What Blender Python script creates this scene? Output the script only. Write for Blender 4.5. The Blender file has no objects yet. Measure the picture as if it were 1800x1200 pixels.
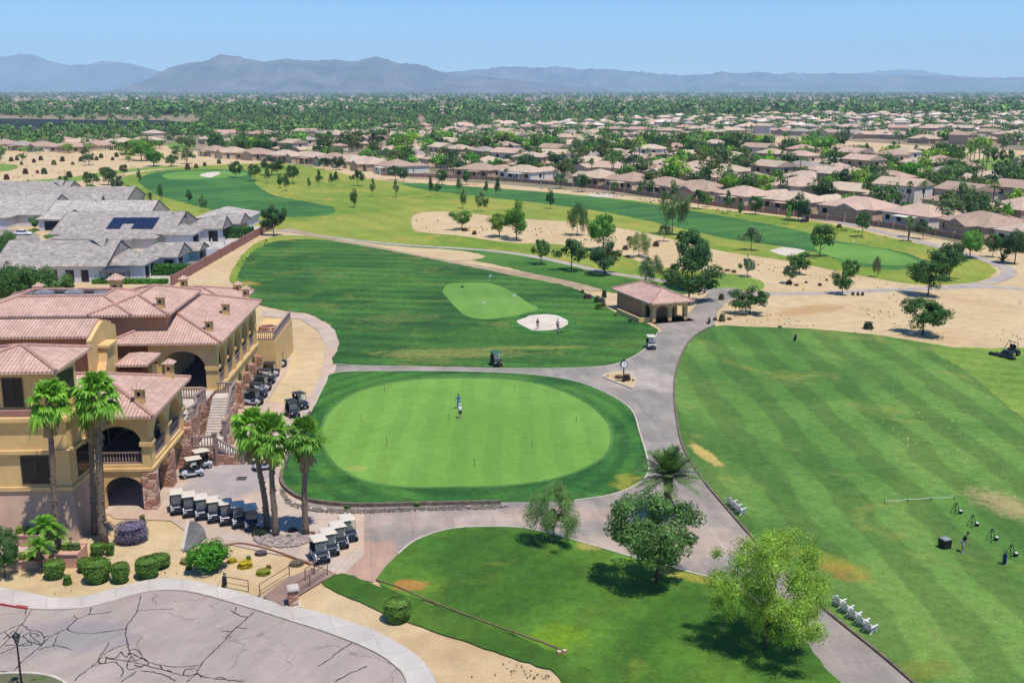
import bpy, bmesh, math, random
import numpy as np
from mathutils import Vector, Matrix
from mathutils.geometry import tessellate_polygon
R = math.radians
sin, cos, pi = math.sin, math.cos, math.pi
sc = bpy.context.scene
COL = sc.collection
rng = random.Random(7)

# ---------------------------------------------------------------- camera maths
F, H = 1900.0, 37.0                       # focal length in photo pixels, drone height in metres
PIT = math.atan(442 / 1900)
cp, sp = cos(PIT), sin(PIT)
def G(px, py, z=0.0):                     # photo pixel -> point on the plane at height z
    dx, dy = (px - 900) / F, (600 - py) / F
    t = (z - H) / (-sp + dy * cp)
    return (dx * t, (cp + dy * sp) * t)
def proj(x, y, z=0.0):
    d = y * cp - (z - H) * sp
    return 900 + F * x / d, 600 - F * (y * sp + (z - H) * cp) / d
def ztop(py, y):
    dy = (600 - py) / F
    return H + y * (-sp + dy * cp) / (cp + dy * sp)
def mpp(y, z=0.0):
    return (y * cp - (z - H) * sp) / F

# ---------------------------------------------------------------- objects
def tag(o, label=None, cat=None, group=None, kind=None):
    if label: o['label'] = label
    if cat: o['category'] = cat
    if group: o['group'] = group
    if kind: o['kind'] = kind
    return o
def empty(name, loc=(0, 0, 0), rz=0.0, label=None, cat=None, group=None):
    o = bpy.data.objects.new(name, None); COL.objects.link(o)
    o.location = loc; o.rotation_euler = (0, 0, rz); o.empty_display_size = 0.3
    return tag(o, label, cat, group)
def copy_tree(o, parent=None):
    c = o.copy(); COL.objects.link(c)
    if parent is not None:
        c.parent = parent
    for ch in KIDS.get(o.name, []):
        copy_tree(ch, c)
    return c
KIDS = {}
def link(name, me, parent=None):
    o = bpy.data.objects.new(name, me); COL.objects.link(o)
    if parent is not None:
        o.parent = parent
        KIDS.setdefault(parent.name, []).append(o)
    return o

class MB:
    def __init__(s): s.v, s.f, s.m, s.T = [], [], [], None
    def add(s, vs, fs, mi=0):
        b = len(s.v)
        if s.T is not None: vs = [s.T @ Vector(p) for p in vs]
        s.v += [tuple(p) for p in vs]
        for f in fs: s.f.append(tuple(b + i for i in f)); s.m.append(mi)
        return s
    def box(s, x0, x1, y0, y1, z0, z1, mi=0, tx=0.0, ty=0.0):   # tx, ty shrink the top
        return s.add([(x0, y0, z0), (x1, y0, z0), (x1, y1, z0), (x0, y1, z0), (x0 + tx, y0 + ty, z1), (x1 - tx, y0 + ty, z1), (x1 - tx, y1 - ty, z1), (x0 + tx, y1 - ty, z1)],
                     [(3, 2, 1, 0), (4, 5, 6, 7), (0, 1, 5, 4), (1, 2, 6, 5), (2, 3, 7, 6), (3, 0, 4, 7)], mi)
    def prism(s, poly, z0, z1, mi=0):
        n = len(poly)
        a = sum(poly[i][0] * poly[(i + 1) % n][1] - poly[(i + 1) % n][0] * poly[i][1] for i in range(n))
        if a < 0: poly = poly[::-1]
        vs = [(x, y, z0) for x, y in poly] + [(x, y, z1) for x, y in poly]
        tr = tessellate_polygon([[Vector((x, y, 0)) for x, y in poly]])
        fs = [(i, (i + 1) % n, n + (i + 1) % n, n + i) for i in range(n)]
        for t in tr:
            t = up(poly, t)
            fs.append(tuple(n + i for i in t)); fs.append(tuple(reversed(t)))
        return s.add(vs, fs, mi)
    def sheet(s, poly, z, mi=0):
        tr = tessellate_polygon([[Vector((x, y, 0)) for x, y in poly]])
        return s.add([(x, y, z) for x, y in poly], [up(poly, t) for t in tr], mi)
    def tube(s, pts, rad, n=8, mi=0, cap=True):
        pts = [Vector(p) for p in pts]
        if not hasattr(rad, '__len__'): rad = [rad] * len(pts)
        vs, fs = [], []
        d0 = (pts[1] - pts[0]).normalized()
        u = d0.orthogonal().normalized()
        for i, p in enumerate(pts):
            d = (pts[min(i + 1, len(pts) - 1)] - pts[max(i - 1, 0)]).normalized()
            u = (u - d * u.dot(d)).normalized(); w = d.cross(u)
            for k in range(n):
                a = 2 * pi * k / n
                vs.append(p + (u * cos(a) + w * sin(a)) * rad[i])
        for i in range(len(pts) - 1):
            for k in range(n):
                fs.append((i * n + k, i * n + (k + 1) % n, (i + 1) * n + (k + 1) % n, (i + 1) * n + k))
        if cap:
            fs.append(tuple(range(n - 1, -1, -1))); fs.append(tuple((len(pts) - 1) * n + k for k in range(n)))
        return s.add(vs, fs, mi)
    def lathe(s, prof, n=12, c=(0, 0, 0), mi=0):
        vs, fs = [], []
        for r, z in prof:
            for k in range(n):
                a = 2 * pi * k / n
                vs.append((c[0] + max(r, 1e-4) * cos(a), c[1] + max(r, 1e-4) * sin(a), c[2] + z))
        for i in range(len(prof) - 1):
            for k in range(n):
                fs.append((i * n + k, i * n + (k + 1) % n, (i + 1) * n + (k + 1) % n, (i + 1) * n + k))
        fs.append(tuple(range(n - 1, -1, -1))); fs.append(tuple((len(prof) - 1) * n + k for k in range(n)))
        return s.add(vs, fs, mi)
    def beam(s, a, b, w, h, mi=0):        # a bar w wide and h high from a to b
        a, b = Vector(a), Vector(b); d = (b - a).normalized()
        u = d.cross(Vector((0, 0, 1)))
        if u.length < 1e-3: u = Vector((1, 0, 0))
        u.normalize(); v = u.cross(d)
        c = [(-w / 2, -h / 2), (w / 2, -h / 2), (w / 2, h / 2), (-w / 2, h / 2)]
        return s.add([a + u * x + v * y for x, y in c] + [b + u * x + v * y for x, y in c],
                     [(0, 1, 2, 3), (7, 6, 5, 4), (4, 5, 1, 0), (5, 6, 2, 1), (6, 7, 3, 2), (7, 4, 0, 3)], mi)
    def build(s, name, mats, parent=None, smooth=False, bev=0.0):
        me = bpy.data.meshes.new(name)
        me.from_pydata(s.v, [], s.f)
        for m in (mats if isinstance(mats, (list, tuple)) else [mats]): me.materials.append(m)
        me.polygons.foreach_set('material_index', s.m)
        if smooth: me.polygons.foreach_set('use_smooth', [True] * len(s.f))
        me.update()
        o = link(name, me, parent)
        if bev:
            b = o.modifiers.new('bevel', 'BEVEL'); b.width = bev; b.segments = 2; b.limit_method = 'ANGLE'
        return o
def up(poly, t):
    (ax, ay), (bx, by), (cx, cy) = poly[t[0]][:2], poly[t[1]][:2], poly[t[2]][:2]
    return tuple(t) if (bx - ax) * (cy - ay) - (by - ay) * (cx - ax) > 0 else tuple(t)[::-1]
def np_mesh(name, V, fsz, mats, mi=None):                # V: (n, fsz, 3) loose faces
    n = len(V); me = bpy.data.meshes.new(name)
    me.vertices.add(n * fsz); me.vertices.foreach_set('co', np.ascontiguousarray(V, dtype=np.float32).ravel())
    me.loops.add(n * fsz); me.loops.foreach_set('vertex_index', np.arange(n * fsz, dtype=np.int32))
    me.polygons.add(n); me.polygons.foreach_set('loop_start', np.arange(0, n * fsz, fsz, dtype=np.int32))
    for m in mats: me.materials.append(m)
    if mi is not None: me.polygons.foreach_set('material_index', np.asarray(mi, dtype=np.int32))
    me.update(calc_edges=True)
    return me

# ---------------------------------------------------------------- materials
def hexlin(h):
    r = [int(h[i:i + 2], 16) / 255 for i in (0, 2, 4)]
    return [c / 12.92 if c <= .04045 else ((c + .055) / 1.055) ** 2.4 for c in r]
EX = 0.70                                               # photo value of a sunlit surface -> base colour
def C(h, k=EX): return tuple(min(.9, c * k) for c in hexlin(h)) + (1.0,)
class NT:
    def __init__(s, name):
        s.mat = bpy.data.materials.new(name); s.mat.use_nodes = True
        s.t = s.mat.node_tree; s.b = s.t.nodes['Principled BSDF']
        s.b.inputs['Specular IOR Level'].default_value = .25
        s.out = s.t.nodes['Material Output']
        g = s.t.nodes.new('ShaderNodeNewGeometry'); s.geo = g; s.pos = g.outputs['Position']
        s._obj = None
    def n(s, typ, **kw):
        nd = s.t.nodes.new('ShaderNode' + typ)
        for k, v in kw.items(): setattr(nd, k, v)
        return nd
    def obj(s):
        if s._obj is None: s._obj = s.n('TexCoord')
        return s._obj.outputs['Object']
    def put(s, sock, v):
        if hasattr(v, 'is_output'): s.t.links.new(v, sock)
        else: sock.default_value = v
    def noise(s, vec, scale, detail=3, rough=.55, dist=0.0):
        nd = s.n('TexNoise'); s.put(nd.inputs['Vector'], vec)
        for k, v in (('Scale', scale), ('Detail', detail), ('Roughness', rough), ('Distortion', dist)): nd.inputs[k].default_value = v
        return nd.outputs['Fac']
    def math(s, op, a, b=0.0, c=0.0):
        nd = s.n('Math', operation=op)
        for i, v in enumerate((a, b, c)): s.put(nd.inputs[i], v)
        return nd.outputs[0]
    def ramp(s, v, a, b, c=0.0, d=1.0):
        nd = s.n('MapRange', interpolation_type='SMOOTHSTEP')
        for i, x in enumerate((v, a, b, c, d)): s.put(nd.inputs[i], x)
        return nd.outputs[0]
    def mix(s, f, a, b, mode='MIX'):
        nd = s.n('MixRGB', blend_type=mode)
        s.put(nd.inputs[0], f); s.put(nd.inputs[1], a); s.put(nd.inputs[2], b)
        return nd.outputs[0]
    def scale(s, col, v):                                # colour times a value
        nd = s.n('VectorMath', operation='SCALE'); s.put(nd.inputs[0], col[:3] if isinstance(col, tuple) else col); s.put(nd.inputs['Scale'], v)
        return nd.outputs[0]
    def mapping(s, vec, loc=(0, 0, 0), rot=0.0, scl=(1, 1, 1), typ='TEXTURE'):
        nd = s.n('Mapping', vector_type=typ); s.put(nd.inputs['Vector'], vec)
        nd.inputs['Location'].default_value = loc; nd.inputs['Rotation'].default_value = (0, 0, rot); nd.inputs['Scale'].default_value = scl
        return nd.outputs[0]
    def bump(s, hgt, strength=.4, dist=.05):
        nd = s.n('Bump'); s.put(nd.inputs['Height'], hgt)
        nd.inputs['Strength'].default_value = strength; nd.inputs['Distance'].default_value = dist
        s.put(s.b.inputs['Normal'], nd.outputs[0])
    def done(s, col, rough=.85, metal=0.0):
        s.put(s.b.inputs['Base Color'], col); s.put(s.b.inputs['Roughness'], rough); s.b.inputs['Metallic'].default_value = metal
        return s.mat
    def patch(s, col, x, y, rx, ry, rot, c, amt=1.0, ns=.35, soft=.5):
        v = s.mapping(s.pos, (x, y, 0), R(rot), (rx, ry, 1e4))
        ln = s.n('VectorMath', operation='LENGTH'); s.put(ln.inputs[0], v)
        r = s.math('ADD', ln.outputs['Value'], s.math('MULTIPLY', s.math('SUBTRACT', s.noise(s.pos, ns, 4, .65), .5), 1.6))
        return s.mix(s.ramp(r, 1.0, 1.0 - soft, 0, amt), col, c)
def plain(name, c, rough=.5, metal=0.0, var=.12, scale=3.0, bump=0.0, c2=None, det=4):
    t = NT(name); nz = t.noise(t.obj(), scale, det, .6)
    col = t.mix(t.ramp(nz, .3, .7), tuple(x * (1 - var) for x in c[:3]) + (1,), c2 or tuple(min(1, x * (1 + var)) for x in c[:3]) + (1,))
    if bump: t.bump(nz, bump, .03)
    return t.done(col, rough, metal)
def tinted(name, rough=.7, var=.15, scale=2.0, bump=0.0):   # colour comes from the object itself (obj.color)
    t = NT(name); oi = t.n('ObjectInfo')
    nz = t.noise(t.obj(), scale, 4, .6)
    if bump: t.bump(nz, bump, .03)
    return t.done(t.scale(oi.outputs['Color'], t.ramp(nz, .25, .75, 1 - var, 1 + var)), rough)
def grass(name, c1, c2, stripe=None, patches=(), mott=.06, dry=None, fleck=None, grain=.28, dry_t=.62, bigmix=1.0, ring=None):
    t = NT(name); p = t.pos
    col = t.mix(t.ramp(t.noise(p, mott, 4, .6, .6), .36, .64, 0, bigmix), c1, c2)
    if stripe:
        ang, w, amt = stripe[:3]
        v = t.mapping(p, (0, 0, 0), R(ang), (w, w, w))
        sx = t.n('SeparateXYZ'); t.put(sx.inputs[0], v)
        wob = t.math('MULTIPLY', t.noise(p, .12, 3), .55)
        sn = t.math('SINE', t.math('MULTIPLY', t.math('ADD', sx.outputs[0], wob), 2 * pi))
        brk = t.ramp(t.noise(p, .035, 3), .30, .52)
        g = t.math('MULTIPLY', t.ramp(sn, -.3, .3), brk)
        col = t.scale(col, t.math('ADD', t.math('MULTIPLY', g, amt), 1 - amt * .45))
    if ring:
        v = t.mapping(p, (ring[0], ring[1], 0), 0, (ring[2], ring[3], 1e4)); ln = t.n('VectorMath', operation='LENGTH'); t.put(ln.inputs[0], v)
        sn = t.math('SINE', t.math('MULTIPLY', t.math('ADD', ln.outputs['Value'], t.math('MULTIPLY', t.noise(p, .25, 3), .03)), ring[4]))
        col = t.scale(col, t.ramp(sn, -.7, .7, .86, 1.16))
    if dry:
        col = t.mix(t.ramp(t.noise(p, .09, 5, .65, 1.0), dry_t, dry_t + .16, 0, .75), col, dry)
    for q in patches: col = t.patch(col, *q)
    if fleck:
        x, y, rx, ry, rot, fc, fa = fleck
        v = t.mapping(p, (0, 0, 0), R(fa), (1.5, .38, 1))
        m = t.ramp(t.noise(v, 1.0, 2, .5), .66, .73)
        col = t.mix(t.math('MULTIPLY', m, .55), col, t.patch(col, x, y, rx, ry, rot, fc, 1.0, .12, .6))
    a = t.noise(p, .9, 5, .72); b = t.noise(p, 5.0, 4, .75)
    k = t.math('ADD', t.ramp(a, .28, .72, 1 - grain * .75, 1 + grain * .75), t.ramp(b, .32, .68, -grain * .8, grain * .8))
    t.bump(t.math('ADD', b, t.math('MULTIPLY', a, 2.0)), .35, .08)
    return t.done(t.mix(1.0, t.scale(col, k), (1.17, 1.0, .80, 1), 'MULTIPLY'), .95)
def sand(name, c1, c2, patches=(), bumpd=.25, spots=.5):
    t = NT(name); p = t.pos
    col = t.mix(t.ramp(t.noise(p, .05, 5, .62, .4), .33, .66), c1, c2)
    for q in patches: col = t.patch(col, *q)
    a = t.noise(p, .45, 6, .68); b = t.noise(p, 5.0, 4, .75)
    col = t.scale(col, t.math('ADD', t.ramp(a, .25, .75, .86, 1.10), t.ramp(b, .3, .7, -.09, .08)))
    g = t.ramp(t.noise(p, 1.7, 3, .6), .70, .76, 0, spots)
    col = t.mix(g, col, tuple(x * .45 for x in c1[:3]) + (1,))
    t.bump(t.math('ADD', t.math('MULTIPLY', a, 1.5), b), .5, bumpd)
    return t.done(col, .95)
def paving(name, c1, c2, joint=None, patches=(), rot=0.0, cj=None, stain=.25, rough=.85, crack=0.0):
    t = NT(name); p = t.pos
    col = t.mix(t.ramp(t.noise(p, .11, 5, .65, .8), .35, .65), c1, c2)
    for q in patches: col = t.patch(col, *q)
    st = t.noise(t.mapping(p, (0, 0, 0), R(rot), (1.0, 3.2, 1)), .5, 6, .7)
    col = t.scale(col, t.math('ADD', t.ramp(st, .25, .75, 1 - stain, 1 + stain * .6), t.ramp(t.noise(p, 7, 3, .8), .25, .75, -.07, .07)))
    if joint:
        br = t.n('TexBrick', offset=.0); t.put(br.inputs['Vector'], t.mapping(p, (0, 0, 0), R(rot), (1, 1, 1)))
        for k, v in (('Color1', (1, 1, 1, 1)), ('Color2', (.90, .90, .91, 1)), ('Mortar', cj or (.62, .6, .6, 1)), ('Scale', 1.0), ('Mortar Size', .022), ('Mortar Smooth', .3), ('Brick Width', joint[0]), ('Row Height', joint[1])): br.inputs[k].default_value = v
        col = t.mix(1.0, col, br.outputs['Color'], 'MULTIPLY')
    if crack:
        vo = t.n('TexVoronoi', feature='DISTANCE_TO_EDGE'); ds = t.n('VectorMath', operation='ADD'); nz = t.n('TexNoise'); t.put(nz.inputs['Vector'], p); nz.inputs['Scale'].default_value = .8; nz.inputs['Detail'].default_value = 4
        sc_ = t.n('VectorMath', operation='SCALE'); t.put(sc_.inputs[0], nz.outputs['Color']); sc_.inputs['Scale'].default_value = 2.2
        t.put(ds.inputs[0], p); t.put(ds.inputs[1], sc_.outputs[0]); t.put(vo.inputs['Vector'], ds.outputs[0]); vo.inputs['Scale'].default_value = .16
        m = t.math('MULTIPLY', t.ramp(vo.outputs['Distance'], .004, .012, crack, 0), t.ramp(t.noise(p, .15, 2), .42, .56))
        col = t.mix(m, col, (.05, .045, .045, 1))
    return t.done(col, rough)
def tile_roof(name, base=None, period=.32, course=.42, tone=.22):
    t = NT(name); o = t.obj()
    if base is None: col = t.n('ObjectInfo').outputs['Color']
    else: col = base
    sx = t.n('SeparateXYZ'); t.put(sx.inputs[0], o)
    sn = t.n('SeparateXYZ'); t.put(sn.inputs[0], t._obj.outputs['Normal'])
    side = t.math('GREATER_THAN', t.math('ABSOLUTE', sn.outputs[0]), t.math('ABSOLUTE', sn.outputs[1]))
    mx = t.n('Mix'); t.put(mx.inputs[0], side); t.put(mx.inputs[2], sx.outputs[0]); t.put(mx.inputs[3], sx.outputs[1])
    u = mx.outputs[0]
    wv = t.math('SINE', t.math('MULTIPLY', u, 2 * pi / period))
    rise = t.math('FRACT', t.math('DIVIDE', sx.outputs[2], course * .4))
    cell = t.n('TexWhiteNoise', noise_dimensions='2D')
    cb = t.n('CombineXYZ'); t.put(cb.inputs[0], t.math('FLOOR', t.math('DIVIDE', u, period))); t.put(cb.inputs[1], t.math('FLOOR', t.math('DIVIDE', sx.outputs[2], course * .4)))
    t.put(cell.inputs['Vector'], cb.outputs[0])
    k = t.math('ADD', t.math('MULTIPLY', cell.outputs['Value'], tone), 1 - tone / 2)
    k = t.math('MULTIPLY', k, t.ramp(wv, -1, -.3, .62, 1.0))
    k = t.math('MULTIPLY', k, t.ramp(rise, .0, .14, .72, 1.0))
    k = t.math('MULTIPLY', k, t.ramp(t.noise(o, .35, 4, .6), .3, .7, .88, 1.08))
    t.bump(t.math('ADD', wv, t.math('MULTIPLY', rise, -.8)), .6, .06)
    return t.done(t.scale(col, k), .85)
def stone(name, c1, c2, c3, scale=2.2):
    t = NT(name); o = t.obj()
    vv = t.mapping(o, (0, 0, 0), 0, (1.6, 1.6, .8))
    vo = t.n('TexVoronoi'); t.put(vo.inputs['Vector'], vv); vo.inputs['Scale'].default_value = scale
    ed = t.n('TexVoronoi', feature='DISTANCE_TO_EDGE'); t.put(ed.inputs['Vector'], vv); ed.inputs['Scale'].default_value = scale
    s3 = t.n('SeparateColor'); t.put(s3.inputs[0], vo.outputs['Color'])
    col = t.mix(s3.outputs[0], c1, c2); col = t.mix(t.ramp(s3.outputs[1], .55, .8), col, c3)
    col = t.scale(col, t.ramp(ed.outputs['Distance'], 0, .09, .35, 1.0))
    t.bump(ed.outputs['Distance'], .8, .08)
    return t.done(col, .9)
def leafmat(name, trans=.35, var=.35):
    t = NT(name); oi = t.n('ObjectInfo')
    k = t.ramp(t.geo.outputs['Random Per Island'], 0, 1, 1 - var, 1 + var)
    k2 = t.ramp(t.noise(t.obj(), 5.0, 2), .32, .68, .72, 1.28)
    k3 = t.ramp(oi.outputs['Random'], 0, 1, .85, 1.15)
    col = t.scale(oi.outputs['Color'], t.math('MULTIPLY', t.math('MULTIPLY', k, k2), k3))
    warm = t.mix(t.ramp(t.geo.outputs['Random Per Island'], .7, 1.0, 0, .35), col, t.mix(1.0, col, (1.5, 1.15, .55, 1), 'MULTIPLY'))
    t.done(warm, .6)
    t.b.inputs['Specular IOR Level'].default_value = .3
    tr = t.n('BsdfTranslucent'); t.put(tr.inputs['Color'], t.mix(1.0, warm, (1.25, 1.3, .6, 1), 'MULTIPLY'))
    mx = t.n('MixShader'); mx.inputs[0].default_value = trans
    t.t.links.new(t.b.outputs[0], mx.inputs[1]); t.t.links.new(tr.outputs[0], mx.inputs[2]); t.t.links.new(mx.outputs[0], t.out.inputs['Surface'])
    return t.mat
WORDS = 'first second third fourth fifth sixth seventh eighth ninth tenth eleventh twelfth thirteenth fourteenth fifteenth sixteenth seventeenth eighteenth nineteenth'.split()
TENS = ['', '', 'twent', 'thirt', 'fort', 'fift', 'sixt', 'sevent', 'eight', 'ninet']
def ordw(n):
    if n <= 19: return WORDS[n - 1]
    pre = 'hundred-and-' if n > 100 else ''
    if n == 100: return 'hundredth'
    n %= 100
    if pre and n <= 19: return pre + WORDS[n - 1] if n else 'two-hundredth'
    return pre + (TENS[n // 10] + 'ieth' if n % 10 == 0 else TENS[n // 10] + 'y-' + WORDS[n % 10 - 1])
# ---------------------------------------------------------------- camera, sky, sun, air
cam = bpy.data.cameras.new('camera'); co = bpy.data.objects.new('camera', cam); COL.objects.link(co)
co.location = (0, 0, H); co.rotation_euler = (pi / 2 - PIT, 0, 0)
cam.sensor_width = 36; cam.lens = F / 1800 * 36; cam.clip_start = .5; cam.clip_end = 120000
sc.camera = co
sc.view_settings.view_transform = 'Standard'; sc.view_settings.look = 'None'; sc.view_settings.exposure = 0.32; sc.view_settings.gamma = 1
SUN = Vector((.25, -.27, 1)).normalized()
sl = bpy.data.lights.new('sun', 'SUN'); sl.energy = 4.4; sl.angle = R(.53); sl.color = (1, .945, .85)
so = bpy.data.objects.new('sun', sl); COL.objects.link(so); so.rotation_euler = SUN.to_track_quat('Z', 'Y').to_euler(); so.location = (0, 0, 300)
w = bpy.data.worlds.new('World'); sc.world = w; w.use_nodes = True
wt = w.node_tree; sky = wt.nodes.new('ShaderNodeTexSky'); sky.sky_type = 'NISHITA'; sky.sun_disc = False
sky.sun_elevation = math.asin(SUN.z); sky.sun_rotation = math.atan2(SUN.x, SUN.y); sky.altitude = 1500
sky.air_density = 1.3; sky.dust_density = 0.15; sky.ozone_density = 8.0
tn = wt.nodes.new('ShaderNodeMixRGB'); tn.blend_type = 'MULTIPLY'; tn.inputs[0].default_value = 1.0; tc = wt.nodes.new('ShaderNodeTexCoord'); sz = wt.nodes.new('ShaderNodeSeparateXYZ'); rp = wt.nodes.new('ShaderNodeMapRange'); mxt = wt.nodes.new('ShaderNodeMixRGB')
wt.links.new(tc.outputs['Generated'], sz.inputs[0]); wt.links.new(sz.outputs[2], rp.inputs[0]); rp.inputs[1].default_value = .0; rp.inputs[2].default_value = .10
mxt.inputs[1].default_value = (1.30, 1.52, 1.70, 1); mxt.inputs[2].default_value = (.30, .72, 1.12, 1); wt.links.new(rp.outputs[0], mxt.inputs[0]); wt.links.new(mxt.outputs[0], tn.inputs[2])
wt.links.new(sky.outputs[0], tn.inputs[1]); wt.links.new(tn.outputs[0], wt.nodes['Background'].inputs[0]); wt.nodes['Background'].inputs[1].default_value = .105
cy = sc.cycles
cy.use_denoising = True; cy.max_bounces = 6; cy.diffuse_bounces = 3; cy.glossy_bounces = 2; cy.transmission_bounces = 4; cy.transparent_max_bounces = 6; cy.volume_bounces = 2
cy.use_adaptive_sampling = True; cy.adaptive_threshold = .02

# ---------------------------------------------------------------- ground sheets
def smooth(pts, n=5, closed=True):
    P = [Vector(p) for p in pts]; out = []; N = len(P)
    for i in range(N if closed else N - 1):
        if closed: a, b, c, d = P[i - 1], P[i], P[(i + 1) % N], P[(i + 2) % N]
        else: a, b, c, d = P[max(i - 1, 0)], P[i], P[i + 1], P[min(i + 2, N - 1)]
        for k in range(n):
            t = k / n
            out.append(.5 * ((2 * b) + (c - a) * t + (2 * a - 5 * b + 4 * c - d) * t * t + (3 * b - a - 3 * c + d) * t ** 3))
    if not closed: out.append(P[-1])
    return [tuple(p) for p in out]
def W(pts, n=5, closed=True, z=0.0):                     # pixel outline -> smooth outline on the ground
    return [G(*p, z) for p in (smooth(pts, n, closed) if n else pts)]
from mathutils import noise as mnoise
RAG = {'rough', 'fairway', 'waste_area', 'bunker', 'sand_verge', 'chipping_area', 'lawn', 'verge_lawn', 'tee_rough', 'bunker_collar', 'driving_range', 'desert_wash', 'park_lawn'}
LAY = [0]; LZ = .0025
def sheet(name, pts, m, n=5, z=None, world=False, kind='structure'):
    LAY[0] += 1
    zz = LZ * LAY[0] if z is None else z
    P_ = pts if world else W(pts, n)
    if name in RAG:                                        # grass and sand meet along an uneven line
        Q_ = []; am = .22
        for i in range(len(P_)):
            a, b_ = Vector(P_[i]), Vector(P_[(i + 1) % len(P_)]); L_ = (b_ - a).length; am = .16 + .0014 * max(0, a.y - 80); k_ = max(1, min(14, int(L_ / (2.2 * am + .3)))); nr = Vector((-(b_ - a).y, (b_ - a).x)) / max(L_, 1e-6)
            for j in range(k_):
                q = a.lerp(b_, j / k_); f_ = 1.6 / (am * 6 + .6); Q_.append(tuple(q + nr * am * 1.5 * mnoise.fractal(Vector((q.x * f_, q.y * f_, LAY[0])), .8, 2.1, 3)))
        P_ = Q_
    mb = MB(); mb.sheet(P_, zz)
    return tag(mb.build(name, m), kind=kind)
def ribbon(line, wd):                                    # world polyline -> ribbon outline
    L = [Vector(p) for p in line]; a, b = [], []
    for i, p in enumerate(L):
        d = (L[min(i + 1, len(L) - 1)] - L[max(i - 1, 0)]); d.normalize(); nrm = Vector((-d.y, d.x))
        ww = wd[i] if hasattr(wd, '__len__') else wd
        a.append(p + nrm * ww / 2); b.append(p - nrm * ww / 2)
    return [tuple(p) for p in a] + [tuple(p) for p in reversed(b)]
def strip(mb, line, wd, z0, z1, mi=0):                   # kerb of real height along a world polyline
    L = [Vector(p) for p in line]; vs, fs = [], []
    for i, p in enumerate(L):
        d = (L[min(i + 1, len(L) - 1)] - L[max(i - 1, 0)]); d.normalize(); nrm = Vector((-d.y, d.x)) * wd / 2
        for q, z in ((p + nrm, z0), (p + nrm, z1), (p - nrm, z1), (p - nrm, z0)): vs.append((q.x, q.y, z))
    for i in range(len(L) - 1):
        for k in range(3): fs.append((4 * i + k, 4 * i + k + 1, 4 * i + 5 + k, 4 * i + 4 + k))
    fs += [(3, 2, 1, 0), tuple(4 * (len(L) - 1) + k for k in range(4))]
    mb.add(vs, fs, mi)

g1, g2 = C('2f6a2a'), C('4f8f3c')
def PX(px, py): return G(px, py)
def pt(px, py, rx, ry, rot, c, amt, ns=.35, soft=.5): return (*G(px, py), rx, ry, rot, c, amt, ns, soft)
DRYC, TANC = C('96964a'), C('b3a678')
M_sand = sand('desert_sand', C('e3c89c'), C('d9bb8c'), [pt(1420, 545, 9, 4, 30, C('c79f68'), .7), pt(790, 1130, 6, 3, 0, C('c9a878'), .5)])
M_hood = sand('suburb_soil', C('b89a80'), C('84805f'), bumpd=.1)
M_plain = plain('far_plain', C('8a8878'), .95, var=.35, scale=.004, c2=C('5d6e4c'))
M_lake = plain('lake_water', C('1e2826', .5), .8, var=.3, scale=.02, c2=C('364238', .5))
M_rough = grass('rough_grass', C('6f9434'), C('92a44a'), stripe=(28, 9, .10), mott=.02, dry=C('b0a454'), dry_t=.52)
M_fair = grass('fairway_grass', C('346b36'), C('4c8240'), stripe=(-62, 11, .20), mott=.03)
M_chip = grass('chipping_grass', C('2a5c26'), C('467a32'), stripe=(82, 5.5, .34), mott=.045, grain=.40, dry=C('6a7f40'), dry_t=.53, patches=[
    pt(700, 560, 9, 5, 10, C('5d7a40'), .6, .5), pt(790, 622, 14, 3.5, 0, C('7c8a50'), .75, .6), pt(930, 612, 12, 1.4, 5, C('8a9450'), .6, .5), pt(1100, 600, 6, 3, 20, C('4d7a34'), .5), pt(425, 500, 4, 4, 0, C('a89a4c'), .8)])
M_collar = grass('collar_grass', C('29602a'), C('447c34'), ring=(*G(820, 765), 16.5, 23, 46), mott=.09, grain=.34, patches=[pt(1110, 850, 2.2, 3, 0, C('8f9a3c'), .8, .6), pt(545, 860, 4, 1.5, 0, C('4d7f30'), .5)])
M_green = grass('putting_green_grass', C('699f46'), C('74aa50'), stripe=(0, 3.6, .10), mott=.05, grain=.11, patches=[pt(625, 825, 1.6, .9, 20, C('a7b56c'), .5, .8)])
M_fringe = grass('fringe_grass', C('44793a'), C('55894a'), mott=.1, grain=.2)
M_green2 = grass('chipping_green_grass', C('629845'), C('72a650'), stripe=(10, 4, .06), mott=.05, grain=.10)
M_range = grass('range_grass', C('4a7a36'), C('648f46'), stripe=(1, 6.0, .30), mott=.045, grain=.24, dry=C('85964e'), dry_t=.55, fleck=(*G(1640, 740), 10, 26, -12, C('b9c294'), 62), patches=[
    pt(1478, 1000, 2.4, 3.6, 35, C('a27c44'), .75, .5, .9), pt(1440, 985, 2.2, 5, 38, C('8aa038'), .45, .4, .7), pt(1775, 890, 3.5, 6.5, 20, C('b0a580'), .7, 1.2, .8), pt(1240, 800, 1.0, 5, 14, C('c4b672'), .85, .9, .5), pt(1228, 576, 1.6, 1.5, 0, C('c9b98a'), .8, .6), pt(1620, 1180, 4, 1.4, 30, C('7a8a3c'), .6, .5)])
M_tee = grass('tee_rough_grass', C('6a9440'), C('7fa24a'), stripe=(60, 4, .12), mott=.06)
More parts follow.
